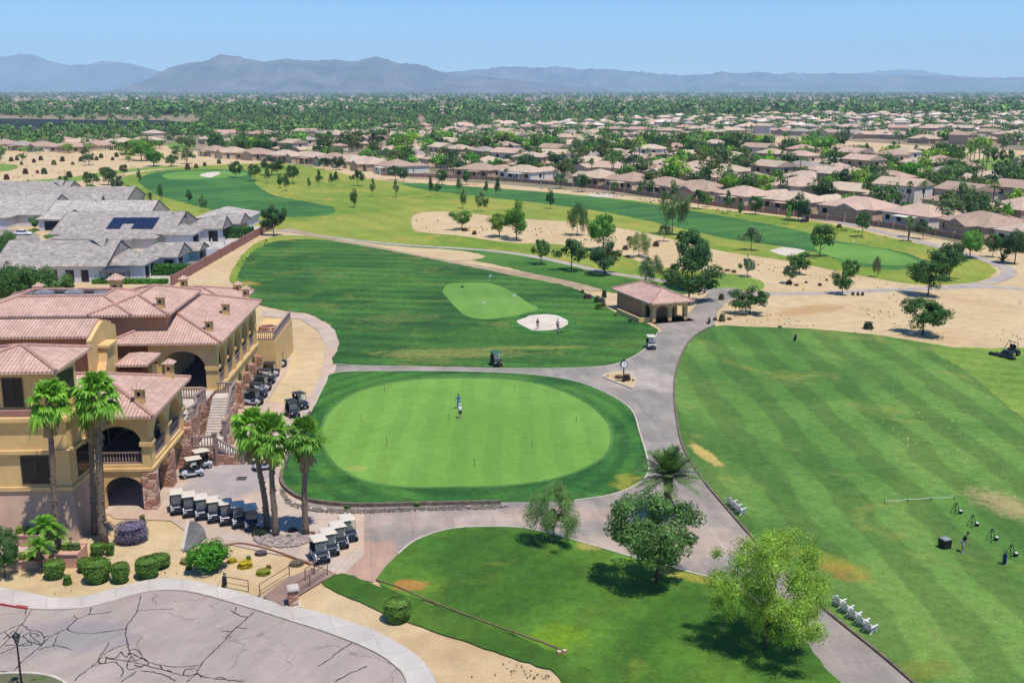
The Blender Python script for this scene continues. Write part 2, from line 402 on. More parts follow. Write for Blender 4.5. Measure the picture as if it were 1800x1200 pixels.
M_lawn = grass('lawn_grass', C('3c6a22'), C('5a8a30'), stripe=(-36, 5, .14), mott=.07, grain=.26, dry=C('7f9436'), dry_t=.58, patches=[
    pt(720, 1030, 1.7, 1.2, 0, C('b0844a'), .85, .9, .4), pt(1035, 962, 1.6, 1.0, 0, C('a5a45a'), .75, .7), pt(985, 1120, 2.6, 2.2, 0, C('6f9a1e'), .7, .5), pt(1210, 1015, 4.0, 1.0, -28, C('a9a24c'), .6, .5), pt(760, 960, 1.2, 3, 35, C('3d7a2a'), .5)])
M_strip = grass('verge_grass', C('39651f'), C('517c2b'), stripe=(-30, 2.2, .1), mott=.09, grain=.25)
M_road = paving('cart_road', C('b1a597'), C('a0978d'), (3.6, 3.6), rot=8, patches=[pt(1140, 670, 5, 7, 0, C('c8bcab'), .8, .3), pt(1170, 960, 11, 4.5, 10, C('cbb39f'), .8, .25), pt(800, 915, 16, 3, 0, C('d0b6a4'), .6, .3), pt(640, 985, 5, 6, 0, C('cba288'), .8, .5), pt(1000, 905, 10, 2.2, 0, C('d0b4a0'), .7, .35)])
M_plaza = paving('plaza_concrete', C('d2bfae'), C('dcbda2'), (3.0, 3.0), rot=-12, patches=[pt(400, 840, 6, 7, 0, C('b3aaa8'), .85, .3), pt(300, 905, 9, 2, 10, C('d8b8a0'), .8, .4)], stain=.14)
M_path = paving('path_concrete', C('c4b6a6'), C('b5aaa2'), stain=.16)
M_dirt = paving('dirt_track', C('c0a888'), C('b39b7c'), stain=.2)
M_asph = paving('parking_asphalt', C('baab9e'), C('aea195'), rot=-25, stain=.15, crack=.45, patches=[pt(120, 1120, 6, 3, 0, C('9c9398'), .6), pt(310, 1050, 8, 1.0, 0, C('b8a198'), .7)])
M_walk = paving('sidewalk_concrete', C('dcd2c6'), C('d2c8bc'), (2.4, 2.4), rot=20, stain=.1)
M_kerb = plain('kerb_concrete', C('d5c9b8'), .9, scale=1.5)
M_darkkerb = plain('weathered_kerb', C('7d6f60'), .9, scale=2, var=.3)
M_bunker = sand('bunker_sand', C('e9dccb'), C('e2d2bd'), bumpd=.08, spots=0)
M_seal = plain('crack_sealant', (.028, .026, .03, 1), .6)

# --- base and far country
mb = MB(); mb.sheet([(-60000, -200), (60000, -200), (60000, 60000), (-60000, 60000)], -.02)
tag(mb.build('ground', M_plain), kind='structure')
mb = MB(); mb.sheet([(-1400, -120), (700, -120), (1100, 1800), (-1400, 1800)], 0.0)
tag(mb.build('desert_ground', M_sand), kind='structure')
sheet('neighbourhood_ground', [(-40, 172), (1840, 172), (1840, 440), (1690, 428), (1560, 402), (1440, 388), (1250, 358), (1080, 342), (900, 326), (720, 314), (620, 296), (520, 292), (380, 272), (250, 248), (100, 246), (-40, 262)], M_hood, 0)
sheet('lake', [(-20, 210), (60, 209), (160, 211), (270, 211), (332, 216), (325, 221), (240, 224), (120, 226), (-20, 228)], M_lake, 4)
sheet('desert_wash', [(1370, 240), (1470, 247), (1600, 255), (1700, 262), (1830, 268), (1830, 290), (1700, 280), (1560, 272), (1450, 262), (1370, 252)], M_sand, 4)
sheet('park_lawn', [(1715, 281), (1760, 276), (1830, 275), (1830, 303), (1760, 300), (1718, 294)], M_tee, 4)
sheet('park_lawn', [(1270, 246), (1310, 239), (1362, 241), (1350, 250), (1290, 253)], M_tee, 4)
sheet('park_lawn', [(600, 278), (640, 272), (690, 276), (680, 284), (620, 288)], M_tee, 4)
sheet('street', [(1185, 268), (1205, 262), (1235, 258), (1252, 261), (1236, 268), (1200, 275)], M_road, 4)
# --- far golf holes
sheet('rough', [(214, 322), (226, 308), (300, 296), (410, 289), (500, 287), (570, 298), (640, 313), (720, 322), (900, 333), (1100, 351), (1250, 368), (1400, 384), (1480, 398), (1560, 416), (1640, 434), (1700, 449), (1745, 468), (1744, 486), (1700, 498), (1600, 501), (1400, 500), (1345, 507), (1270, 512), (1160, 512), (1040, 508), (900, 470), (720, 440), (600, 425), (520, 408), (440, 408), (345, 402), (290, 380), (240, 350)], M_rough)
sheet('fairway', [(246, 322), (252, 310), (290, 300), (360, 298), (425, 299), (442, 307), (452, 325), (480, 343), (540, 355), (586, 365), (584, 376), (540, 381), (470, 381), (400, 375), (330, 358), (275, 342)], M_fair)
sheet('fairway', [(706, 324), (740, 322), (850, 330), (960, 338), (1080, 350), (1200, 368), (1300, 385), (1400, 404), (1450, 420), (1500, 428), (1590, 444), (1625, 462), (1580, 474), (1500, 466), (1440, 446), (1380, 434), (1280, 420), (1190, 400), (1080, 376), (970, 360), (850, 346), (760, 336)], M_fair)
sheet('fairway', [(-30, 325), (40, 318), (120, 312), (200, 300), (280, 293), (330, 292), (250, 300), (170, 312), (90, 327), (-30, 338)], M_tee)
sheet('fairway', [(-30, 289), (20, 289), (32, 294), (10, 301), (-30, 302)], M_tee)
sheet('fairway', [(300, 252), (325, 250), (345, 258), (320, 264), (298, 262)], M_tee)
sheet('putting_green', [(285, 308), (320, 302), (380, 301), (432, 304), (420, 311), (350, 315), (300, 315)], M_green2)
sheet('putting_green', [(1432, 434), (1470, 429), (1530, 434), (1590, 448), (1612, 461), (1580, 467), (1510, 462), (1455, 449)], M_green2)
sheet('bunker', [(352, 309), (362, 304), (384, 302), (386, 305), (372, 312)], M_bunker, 4)
sheet('bunker', [(1356, 440), (1375, 435), (1396, 437), (1413, 441), (1400, 447), (1384, 450), (1364, 446)], M_bunker, 4)
sheet('bunker', [(1030, 343), (1060, 341), (1090, 344), (1060, 347)], M_bunker, 4)
sheet('waste_area', [(723, 390), (728, 378), (752, 373), (812, 374), (900, 384), (1000, 390), (1110, 405), (1210, 428), (1280, 444), (1380, 458), (1490, 481), (1590, 498), (1660, 505), (1560, 514), (1450, 519), (1348, 515), (1343, 497), (1310, 487), (1250, 479), (1150, 468), (1085, 446), (1010, 432), (900, 427), (810, 415), (745, 409), (726, 403)], M_sand)
sheet('sand_verge', [(1340, 512), (1450, 512), (1560, 506), (1660, 505), (1760, 500), (1900, 510), (1900, 700), (1700, 640), (1500, 590), (1250, 576), (1235, 545)], M_sand, 4)
sheet('putting_green', [(1250, 480), (1300, 484), (1338, 495), (1340, 508), (1300, 511), (1240, 510), (1215, 500)], M_tee)
M_dull = grass('shaded_fringe_grass', C('3a6f2c'), C('55873a'), mott=.05, dry=C('7f8f48'), dry_t=.58)  # darker green fringe grass with dry patches
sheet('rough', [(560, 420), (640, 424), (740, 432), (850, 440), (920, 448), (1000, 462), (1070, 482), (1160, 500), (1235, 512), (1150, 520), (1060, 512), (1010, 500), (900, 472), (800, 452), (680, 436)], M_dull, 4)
sheet('sand_verge', [(596, 421), (650, 428), (720, 435), (800, 440), (852, 450), (830, 457), (780, 458), (700, 444), (620, 430)], M_sand, 4)
# --- paths (centre lines)
def path(name, pts, wd, m, n=6):
    LAY[0] += 1
    line = W(pts, n, False)
    mb = MB(); L = [Vector(p) for p in line]; vs, fs = [], []
    for i, p in enumerate(L):
        d = (L[min(i + 1, len(L) - 1)] - L[max(i - 1, 0)]); d.normalize(); nr = Vector((-d.y, d.x)) * wd / 2
        vs += [(p.x + nr.x, p.y + nr.y, LZ * LAY[0]), (p.x - nr.x, p.y - nr.y, LZ * LAY[0])]
    for i in range(len(L) - 1): fs.append((2 * i, 2 * i + 1, 2 * i + 3, 2 * i + 2))
    mb.add(vs, fs); return tag(mb.build(name, m), kind='structure')
path('cart_path', [(470, 404), (530, 410), (600, 420), (700, 430), (850, 440), (930, 450), (1000, 464), (1060, 478), (1130, 489), (1200, 500), (1260, 514)], 2.4, M_path)
path('dirt_path', [(500, 402), (560, 416), (640, 432), (740, 452), (830, 468), (920, 482), (1000, 498), (1050, 512)], 3.2, M_dirt)
path('cart_path', [(1260, 522), (1340, 517), (1440, 516), (1540, 511), (1640, 507), (1720, 500), (1766, 487), (1772, 474), (1740, 460), (1700, 448), (1600, 420), (1480, 392), (1380, 376)], 3.0, M_path)
path('cart_path', [(1640, 507), (1740, 505), (1840, 512)], 3.0, M_path)
# --- cart road and plaza
sheet('cart_road', [(1205, 556), (1240, 520), (1252, 508), (1290, 506), (1310, 514), (1280, 530), (1262, 548), (1255, 572), (1215, 600), (1192, 650), (1185, 700), (1200, 780), (1235, 836), (1290, 910), (1350, 980), (1400, 1030), (1460, 1070), (1540, 1140), (1660, 1240), (1470, 1260), (1400, 1110), (1300, 1040), (1200, 1005), (1110, 985), (1020, 958), (940, 940), (860, 935), (780, 938), (730, 955), (690, 990), (655, 1024), (600, 1012), (540, 990), (470, 960), (440, 900), (500, 850), (520, 780), (560, 700), (575, 655), (580, 640), (700, 640), (1000, 643), (1080, 638), (1125, 618), (1150, 595), (1165, 580), (1140, 562)], M_road, 0)
sheet('plaza', [(462, 545), (540, 551), (585, 574), (598, 605), (590, 650), (560, 710), (545, 770), (505, 835), (500, 860), (540, 890), (640, 900), (640, 975), (600, 1014), (540, 985), (470, 972), (405, 958), (362, 975), (350, 950), (300, 916), (200, 912), (180, 890), (265, 800), (330, 720), (400, 690), (440, 705), (520, 712), (548, 690), (566, 650), (572, 608), (560, 582), (530, 562), (462, 556)], M_plaza, 0)
sheet('building_pad', [G(-40, 1000), G(120, 955), G(180, 905), G(330, 905), (-29, 104), (-29.5, 118), (-30.5, 142), (-33, 160), (-80, 160), (-80, 86)], M_plaza, 0, world=True)
# --- grass
sheet('chipping_area', [(548, 421), (470, 424), (434, 444), (416, 474), (408, 496), (418, 512), (452, 534), (500, 546), (548, 554), (584, 576), (596, 604), (586, 640), (640, 643), (760, 645), (900, 648), (1010, 647), (1078, 641), (1122, 622), (1146, 600), (1158, 582), (1130, 566), (1080, 548), (1046, 524), (1000, 504), (900, 484), (800, 464), (700, 444), (610, 428)], M_chip, 4)
sheet('rough', [(408, 496), (404, 488), (412, 470), (432, 442), (466, 420), (520, 414), (600, 424), (560, 422), (520, 421), (475, 427), (440, 446), (422, 476), (416, 496)], M_rough, 3)
sheet('bunker_collar', [(896, 568), (915, 556), (960, 547), (1000, 553), (1014, 568), (1000, 584), (955, 590), (915, 584)], M_collar, 5)
sheet('chipping_green', [(778, 512), (790, 500), (830, 497), (868, 500), (902, 515), (928, 533), (946, 543), (920, 552), (885, 559), (850, 562), (820, 556), (800, 540), (786, 524)], M_green2)
sheet('bunker', [(909, 566), (928, 557), (958, 553), (985, 557), (999, 569), (985, 578), (950, 582), (925, 577)], M_bunker)
sheet('green_surround', [(590, 656), (700, 653), (820, 654), (930, 659), (1010, 671), (1070, 694), (1110, 722), (1124, 760), (1136, 800), (1140, 830), (1118, 854), (1070, 872), (1010, 881), (900, 883), (740, 886), (620, 888), (545, 880), (508, 862), (496, 842), (506, 812), (530, 765), (552, 715), (572, 675)], M_collar)
FR = [(567, 764), (576, 732), (604, 704), (650, 683), (720, 670), (800, 666), (890, 668), (960, 680), (1020, 704), (1060, 736), (1073, 768), (1062, 800), (1020, 826), (960, 844), (880, 854), (780, 856), (700, 855), (640, 844), (598, 822), (574, 795)]
sheet('green_fringe', [(820 + (x - 820) * 1.022, 764 + (y - 764) * 1.03) for x, y in FR], M_fringe)
sheet('putting_green', [(567, 764), (576, 732), (604, 704), (650, 683), (720, 670), (800, 666), (890, 668), (960, 680), (1020, 704), (1060, 736), (1073, 768), (1062, 800), (1020, 826), (960, 844), (880, 854), (780, 856), (700, 855), (640, 844), (598, 822), (574, 795)], M_green)
sheet('driving_range', [(1185, 690), (1188, 655), (1204, 612), (1226, 588), (1254, 574), (1320, 575), (1420, 579), (1520, 587), (1620, 602), (1700, 616), (1800, 632), (1900, 650), (2300, 700), (2500, 1000), (2300, 1260), (1690, 1260), (1610, 1206), (1545, 1150), (1470, 1090), (1400, 1030), (1340, 966), (1285, 904), (1232, 840), (1202, 790), (1190, 740)], M_range, 5)
sheet('tee_rough', [(1638, 618), (1680, 612), (1740, 613), (1840, 614), (2300, 640), (2500, 960), (2100, 900), (1960, 820), (1860, 775), (1800, 738), (1740, 688), (1690, 648)], M_tee, 4)
sheet('lawn', [(662, 1020), (690, 985), (732, 950), (790, 931), (860, 927), (930, 931), (1020, 954), (1110, 980), (1200, 1004), (1270, 1022), (1330, 1062), (1400, 1115), (1450, 1175), (1500, 1260), (1200, 1270), (1000, 1230), (985, 1160), (860, 1100), (760, 1062), (690, 1040)], M_lawn, 5)
sheet('verge_lawn', [(566, 1027), (600, 1009), (640, 1022), (700, 1044), (780, 1070), (870, 1104), (960, 1142), (1000, 1158), (1060, 1200), (1100, 1270), (1020, 1270), (985, 1192), (930, 1168), (850, 1140), (760, 1110), (680, 1080), (620, 1053)], M_strip, 5)
# --- parking lot
sheet('sidewalk', [(-60, 1024), (0, 1033), (50, 1043), (105, 1052), (160, 1046), (220, 1030), (276, 1018), (330, 1020), (400, 1036), (480, 1058), (550, 1075), (640, 1102), (710, 1137), (750, 1170), (768, 1205), (775, 1260), (300, 1260), (-60, 1200)], M_walk)
LOT = [(-60, 1050), (0, 1064), (50, 1072), (102, 1074), (160, 1069), (212, 1055), (262, 1042), (310, 1040), (350, 1046), (420, 1065), (500, 1090), (580, 1116), (650, 1144), (694, 1172), (716, 1202), (722, 1270)]
lot = sheet('parking_lot', LOT + [(300, 1300), (-80, 1300)], M_asph, 4)
mb = MB(); strip(mb, W(LOT, 5, False), .16, 0, LAY[0] * LZ + .13); tag(mb.build('kerb', M_kerb), kind='structure')
ISL = [(-40, 1192), (10, 1188), (60, 1188), (100, 1196), (118, 1215), (90, 1260), (-40, 1260)]
sheet('planter_island', ISL, sand('planter_soil', C('8a8468'), C('6d7050')), 4, z=LAY[0] * LZ + .12)
mb = MB(); strip(mb, W(ISL, 4, False), .2, 0, LAY[0] * LZ + .15); tag(mb.build('kerb', M_kerb), kind='structure')
# sealed cracks, from a 3.75x crop of the photo whose corner is (0, 960)
CR = '''928,330 910,430 865,490 832,555 840,640 855,710|910,430 1020,425 1140,420|605,408 580,460 510,488 450,560 590,582 710,568 830,552|580,460 660,450 740,440|490,465 510,488|450,550 390,572 320,615 250,680 140,775 80,843|210,425 145,520 75,600 0,680|175,430 165,460|145,520 190,555 270,575 290,600 330,600|145,520 80,545 0,585|390,572 370,630 355,660 410,668 468,690|250,690 320,672 360,665|60,600 130,610 200,575 260,600|100,560 60,590 20,620|200,575 215,610 270,650|150,600 210,650 180,660 100,660 40,660|290,600 290,640 260,660|0,720 60,690 140,660 200,640 265,655|30,570 70,610 110,600 150,570|835,655 760,680 690,720 640,770 605,800 680,780 760,770|605,800 540,850 490,897|855,710 930,745 990,775 1060,790 1160,803 1260,800 1315,793|700,745 800,760 900,775 1000,805 1100,830 1200,855 1240,860|760,770 810,820 800,870|900,830 850,870 800,900|800,700 760,745 690,735|855,710 830,740 800,705|855,710 890,760 940,740 900,690 850,695|860,740 840,800 870,820 960,790|940,745 980,780 930,800 880,790|665,720 650,770 690,780 700,745|1060,790 1070,820 1130,830|1210,860 1230,820 1290,815|1670,445 1620,490 1530,570 1450,660 1370,735 1310,810 1290,850 1235,900|1560,410 1550,440 1580,465 1635,475|1520,430 1550,450|1465,568 1530,570|1565,543 1630,550|1290,850 1400,880 1500,890 1610,900|1240,870 1300,850 1330,870|930,830 1000,835 1080,855 1160,895|0,832 80,845 140,855|720,640 685,705 665,720|1420,880 1450,870 1490,885|2330,640 2250,690 2190,740 2100,800|2420,800 2300,850 2210,900'''
mb = MB(); k = 0
for ln in CR.split('|'):
    q = [tuple(float(a) for a in p.split(',')) for p in ln.split()]
    q = [(x / 3.75, 960 + y / 3.75) for x, y in q]
    q = smooth(q, 5, False)
    line = [(x + rng.uniform(-.05, .05), y + rng.uniform(-.05, .05)) for x, y in (G(*p) for p in q)]
    k += 1; L = [Vector(p) for p in line]; vs, fs = [], []; z = LAY[0] * LZ + .003 + k * .0004
    for i, p in enumerate(L):
        d = (L[min(i + 1, len(L) - 1)] - L[max(i - 1, 0)]); d.normalize(); nr = Vector((-d.y, d.x)) * rng.uniform(.02, .05)
        vs += [(p.x + nr.x, p.y + nr.y, z), (p.x - nr.x, p.y - nr.y, z)]
    for i in range(len(L) - 1): fs.append((2 * i, 2 * i + 1, 2 * i + 3, 2 * i + 2))
    mb.add(vs, fs)
tag(mb.build('asphalt_crack_seal', M_seal), kind='structure')
# --- kerbs along the roads and greens
RE = [(1256, 573), (1226, 588), (1204, 612), (1189, 650), (1185, 690), (1190, 740), (1202, 790), (1232, 840), (1285, 904), (1340, 966), (1400, 1030), (1470, 1090), (1545, 1150), (1610, 1206)]
LE = [(700, 975), (732, 950), (790, 931), (860, 927), (930, 931), (1020, 954), (1110, 980), (1200, 1004), (1270, 1022)]
CE = [(586, 641), (640, 644), (760, 646), (900, 649), (1010, 648), (1078, 642), (1122, 623), (1146, 601), (1158, 583)]
GE = [(552, 715), (572, 675), (590, 656), (700, 653), (820, 654), (930, 659), (1010, 671), (1070, 694), (1110, 722), (1124, 760), (1136, 800), (1140, 830), (1118, 854), (1070, 872), (1010, 881)]
mb = MB()
for e in (LE, CE, GE): strip(mb, W(e, 5, False), .15, 0, LAY[0] * LZ + .05)
tag(mb.build('kerb', M_kerb), kind='structure')
mb = MB(); strip(mb, W(RE, 6, False), .2, 0, LAY[0] * LZ + .12); tag(mb.build('kerb', M_darkkerb), kind='structure')
PE = [(545, 728), (520, 780), (503, 815), (494, 843), (505, 864), (540, 882), (620, 891), (740, 889), (880, 886)]
mb = MB(); strip(mb, W(PE, 6, False), .3, 0, LAY[0] * LZ + .3); tag(mb.build('retaining_kerb', M_darkkerb), kind='structure')
mb = MB(); strip(mb, W([(398, 960), (425, 957), (465, 965), (505, 978), (545, 993)], 5, False), .12, 0, .2); 
tag(mb.build('kerb', plain('rust_edging', C('a8765f'), .9)), kind='structure')
mb = MB(); strip(mb, W([(331, 921), (321, 969)], 0, False), .25, 0, .3); tag(mb.build('kerb', M_walk), kind='structure')
LAY[0] += 1
m_ = MB(); x_, y_ = G(425, 842); m_.box(x_ - .45, x_ + .45, y_ - .45, y_ + .45, .0, LAY[0] * LZ + .004); tag(m_.build('drain_grate', plain('iron_grate', (.06, .055, .05, 1), .7, var=.5, scale=12)), 'dark square drain grate in the concrete plaza', 'drain grate')
def stones(name, outline, n, s, mat, z=.0):
    r = random.Random(hash(len(outline)) + n); P = W(outline, 4); xs = [p[0] for p in P]; ys = [p[1] for p in P]; mb = MB()
    def inside(x, y):
        c = False
        for i in range(len(P)):
            (ax, ay), (bx, by) = P[i - 1], P[i]
            if (ay > y) != (by > y) and x < (bx - ax) * (y - ay) / (by - ay) + ax: c = not c
        return c
    k = 0
    while k < n:
        x, y = r.uniform(min(xs), max(xs)), r.uniform(min(ys), max(ys))
        if not inside(x, y): continue
        k += 1; q = r.uniform(.5, 1.3) * s; vs = []
        for zz, rr in ((-.1, .8), (.35, 1), (.7, .55)):
            a0 = r.random() * 6
            for j in range(5): vs.append((x + q * rr * cos(a0 + j * 1.257) * r.uniform(.7, 1.1), y + q * rr * sin(a0 + j * 1.257) * r.uniform(.7, 1.1), z + q * zz + LAY[0] * .0))
        mb.add(vs, [(i * 5 + j, i * 5 + (j + 1) % 5, i * 5 + 5 + (j + 1) % 5, i * 5 + 5 + j) for i in range(2) for j in range(5)] + [(10, 11, 12, 13, 14)])
    o = mb.build(name, mat); return tag(o, kind='stuff')
def rockmat(name, a, b):
    t = NT(name); return t.done(t.mix(t.geo.outputs['Random Per Island'], a, b), .9)
stones('rock_bed', [(446, 936), (452, 954), (475, 962), (510, 963), (538, 956), (550, 944), (535, 936), (500, 944), (470, 938)], 900, .17, rockmat('pale_river_rock', C('c9b4a8'), C('8a7f7c')), LAY[0] * LZ)
stones('rock_border', [(497, 860), (520, 886), (600, 897), (740, 893), (878, 889), (878, 895), (740, 899), (600, 904), (515, 893), (493, 868)], 1100, .10, rockmat('border_rock', C('a89c8c'), C('5d5750')), LAY[0] * LZ)
sheet('cobble_bed', [(330, 922), (345, 919), (358, 930), (362, 945), (352, 956), (325, 970), (322, 966)], paving('cobble', C('8c8a88'), C('6c6a6a'), (.5, .35), cj=(.4, .4, .4, 1)), 4)
# ---------------------------------------------------------------- mountains and air
from mathutils import noise as mnoise
def ridge(name, D, pts, depth, seed, mat, rough=1.0):
    xs = np.linspace(pts[0][0], pts[-1][0], 560); P = np.array(pts, float)
    ys = np.interp(xs, P[:, 0], P[:, 1]); rows = 17
    ys = ys + np.array([1.7 * mnoise.fractal(Vector((x * .085, seed, 0)), .6, 2.2, 5) for x in xs]); vs, fs = [], []
    for j in range(rows):
        t = j / (rows - 1)                              # 0 foot .. .62 crest .. 1 back
        for i, px in enumerate(xs):
            zc = max(20, ztop(ys[i], D)); u = t / .62 if t < .62 else (1 - t) / .38
            yy = D - depth * (1 - u) if t < .62 else D + depth * .7 * (1 - u)
            x = (px - 900) / F * D * 1.003
            nz = mnoise.fractal(Vector((x / (900 * rough) + seed, yy / (1500 * rough), seed)), .9, 2.1, 5)
            gul = abs(mnoise.noise(Vector((x / 420 + seed, yy / 3000, 0))))
            z = zc * (u ** 1.25) * (1 + (1.3 * nz - 1.3 * gul) * (1 - u) * 1.6) + (zc * .03 * nz if .5 < t < .75 else 0)
            vs.append((x, yy, max(z, -5)))
    n = len(xs)
    for j in range(rows - 1):
        for i in range(n - 1): fs.append((j * n + i, j * n + i + 1, (j + 1) * n + i + 1, (j + 1) * n + i))
    me = bpy.data.meshes.new(name); me.from_pydata(vs, [], fs); me.materials.append(mat); me.update()
    return tag(link(name, me), kind='structure')
M_mtn = plain('mountain_rock', (.06, .066, .08, 1), .95, var=.3, scale=.0016, c2=(.15, .14, .14, 1))
ridge('mountains', 24000, [(-400, 120), (-100, 112), (0, 104), (38, 98), (60, 94), (80, 93), (96, 99), (112, 107), (140, 114), (175, 113), (205, 108), (232, 109), (262, 114), (292, 121), (310, 128), (380, 140), (520, 152)], 3000, 3.1, M_mtn)
ridge('mountains', 15000, [(240, 158), (290, 146), (306, 132), (316, 117), (340, 112), (372, 109), (388, 106), (396, 99), (404, 96.5), (428, 97.5), (450, 102), (480, 106), (520, 104), (560, 106), (600, 104), (625, 107), (646, 103), (655, 101), (670, 99), (690, 104), (705, 110), (735, 112), (752, 114), (766, 121), (790, 127), (830, 131), (880, 137), (960, 146), (1060, 156)], 2300, 8.3, M_mtn)
ridge('mountains', 21000, [(720, 140), (780, 128), (812, 123), (850, 121), (880, 117), (910, 118), (930, 120), (955, 119), (972, 116), (990, 119), (1012, 121), (1035, 119), (1060, 121), (1100, 124), (1150, 128), (1195, 131), (1215, 131), (1250, 128), (1290, 129), (1320, 127), (1350, 129), (1380, 127), (1410, 130), (1460, 130), (1500, 129), (1540, 131), (1600, 132), (1660, 135), (1730, 137), (1790, 135), (1900, 136), (2200, 130)], 2600, 5.7, M_mtn)
ridge('mountains', 33000, [(1380, 150), (1460, 130), (1500, 126), (1545, 122), (1590, 122), (1620, 128), (1660, 134), (1740, 140), (1840, 146)], 3000, 1.2, M_mtn)
hb = MB(); hb.box(-26000, 26000, -400, 38000, -3, 1500)
t = NT('haze_air'); v = t.n('VolumePrincipled'); v.inputs['Color'].default_value = (.56, .80, 1, 1); v.inputs['Density'].default_value = 5.5e-5; v.inputs['Anisotropy'].default_value = 0.0
for l in list(t.out.inputs['Surface'].links): t.t.links.remove(l)
t.t.nodes.remove(t.b); t.t.links.new(v.outputs[0], t.out.inputs['Volume'])
tag(hb.build('haze', t.mat), kind='stuff')

# ---------------------------------------------------------------- vegetation prototypes (height 1, crown about 1 wide)
def leaf_quads(P, Nrm, size, r, aspect=.62, droop=0.0):
    n = len(P)
    up_ = r.normal(size=(n, 3)); 
    if droop: up_[:, 2] = -abs(up_[:, 2]) * (1 + droop)
    a = up_ - Nrm * (up_ * Nrm).sum(1)[:, None]; a /= np.linalg.norm(a, axis=1)[:, None] + 1e-9
    b = np.cross(Nrm, a); s = size * r.uniform(.6, 1.4, size=(n, 1)); asp = aspect if not droop else aspect * .45
    return np.stack([P - a * s * .5, P + b * s * asp * .5 + a * s * .05, P + a * s * .5, P - b * s * asp * .5 + a * s * .05], axis=1)
def crown_pts(seed, ncl, nleaf, zc, shape='round', clr=.17, shell=.75):
    r = np.random.default_rng(seed); cl = []
    while len(cl) < ncl:
        p = r.uniform(-1, 1, 3); d = np.linalg.norm(p)
        if d > 1 or d < .35 + .25 * r.random(): continue
        h = (p[2] + 1) / 2
        if shape == 'vase': f = .35 + .75 * h ** .7 if h < .8 else 1.0
        elif shape == 'cone': f = 1.05 - .75 * h
        elif shape == 'flat': f = 1.0
        else: f = 1.0
        cl.append((p[0] * .5 * f, p[1] * .5 * f, h, r.uniform(.65, 1.35)))
    cl = np.array(cl); a_ = np.arctan2(cl[:, 1], cl[:, 0]); ph = r.uniform(0, 6.28, 3); k_ = 1 + .20 * np.sin(2 * a_ + ph[0]) + .16 * np.sin(3 * a_ + ph[1] + cl[:, 2] * 3) - .12 * r.random(len(cl))
    cl[:, 0] *= k_; cl[:, 1] *= k_; cl[:, 2] += .10 * np.sin(2 * a_ + ph[2]); idx = r.integers(0, ncl, nleaf); c = cl[idx]
    d = r.normal(size=(nleaf, 3)); d /= np.linalg.norm(d, axis=1)[:, None]
    rad = clr * c[:, 3] * (r.random(nleaf) ** (1 - shell))
    hz = (1 - zc)
    P = np.stack([c[:, 0] + d[:, 0] * rad, c[:, 1] + d[:, 1] * rad, zc + hz * (.10 + .82 * c[:, 2]) + d[:, 2] * rad * .75], axis=1)
    ctr = np.array([0, 0, zc + hz * .4]); o = P - ctr; o /= np.linalg.norm(o, axis=1)[:, None] + 1e-9
    Nn = d * .8 + o * .5 + r.normal(size=(nleaf, 3)) * .45 + np.array([0, 0, .35]); Nn /= np.linalg.norm(Nn, axis=1)[:, None]
    return r, P, Nn, cl
def trunk_mb(cl, zc, rad, n=7, seed=0, limbs=6, wob=.02):
    r = random.Random(seed); mb = MB(); hz = 1 - zc
    top = zc + hz * .35
    pts = [(0, 0, -.02)] + [(r.uniform(-wob, wob), r.uniform(-wob, wob), top * k / 4) for k in range(1, 5)]
    mb.tube(pts, [rad * 1.35, rad, rad * .85, rad * .7, rad * .45], n)
    for k in range(limbs):
        c = cl[k % len(cl)]; z0 = r.uniform(zc * .75, top * .9)
        e = Vector((c[0] * .85, c[1] * .85, zc + hz * (.05 + .75 * c[2]))); a = Vector((0, 0, z0)); m = a.lerp(e, .5) + Vector((0, 0, -.02 + .04 * r.random()))
        mb.tube([a, m, e], [rad * .5, rad * .32, rad * .10], 5)
    return mb
M_leaf = leafmat('leaves'); M_leafair = leafmat('feathery_leaves', .45, .3)
M_bark = plain('bark', (.085, .062, .045, 1), .9, scale=9, var=.4, bump=.4)
M_palmbark = plain('palm_bark', (.17, .125, .09, 1), .9, scale=14, var=.45, bump=.6)
PROTO = {}
def proto_tree(kind, seed, ncl, nleaf, leaf, zc, shape, clr, rad, droop=0, one=False, airy=False, limbs=6, shell=.75):
    r, P, Nn, cl = crown_pts(seed, ncl, nleaf, zc, shape, clr, shell)
    if droop:
        k = r.random(len(P)) ** 2 * droop * .22 * (np.hypot(P[:, 0], P[:, 1]) > .22); P[:, 2] -= k
    Q = leaf_quads(P, Nn, leaf, r, .62, droop)
    tr = trunk_mb(cl, zc, rad, seed=seed, limbs=limbs)
    lm = M_leafair if airy else M_leaf
    if one:                                             # far copies: one mesh, trunk and crown as two materials
        fv = []
        for f in tr.f:
            f = list(f)
            for k in range(1, len(f) - 1): fv.append([tr.v[f[0]], tr.v[f[k]], tr.v[f[k + 1]], tr.v[f[k + 1]]])
        fv = [[q[0], q[1], q[2], tuple(np.add(q[0], q[2]) / 2)] for q in fv]
        me = np_mesh('tree', np.concatenate([Q, np.array(fv)]), 4, [lm, M_bark], [0] * len(Q) + [1] * len(fv))
        PROTO.setdefault(kind, []).append((me, None))
    else:
        cm = np_mesh('crown', Q, 4, [lm])
        tm = bpy.data.meshes.new('trunk'); tm.from_pydata(tr.v, [], tr.f); tm.materials.append(M_bark); tm.polygons.foreach_set('use_smooth', [True] * len(tr.f))
        PROTO.setdefault(kind, []).append((cm, tm))
for s in (11, 12, 13): proto_tree('oak', s, 34, 5200, .056, .24, 'round', .155, .020)
for s in (21, 22): proto_tree('mid', s, 24, 2000, .075, .26, 'round', .165, .020)
for s in (31, 32): proto_tree('airy', s, 26, 3200, .075, .28, 'round', .14, .014, droop=1.2, airy=True)
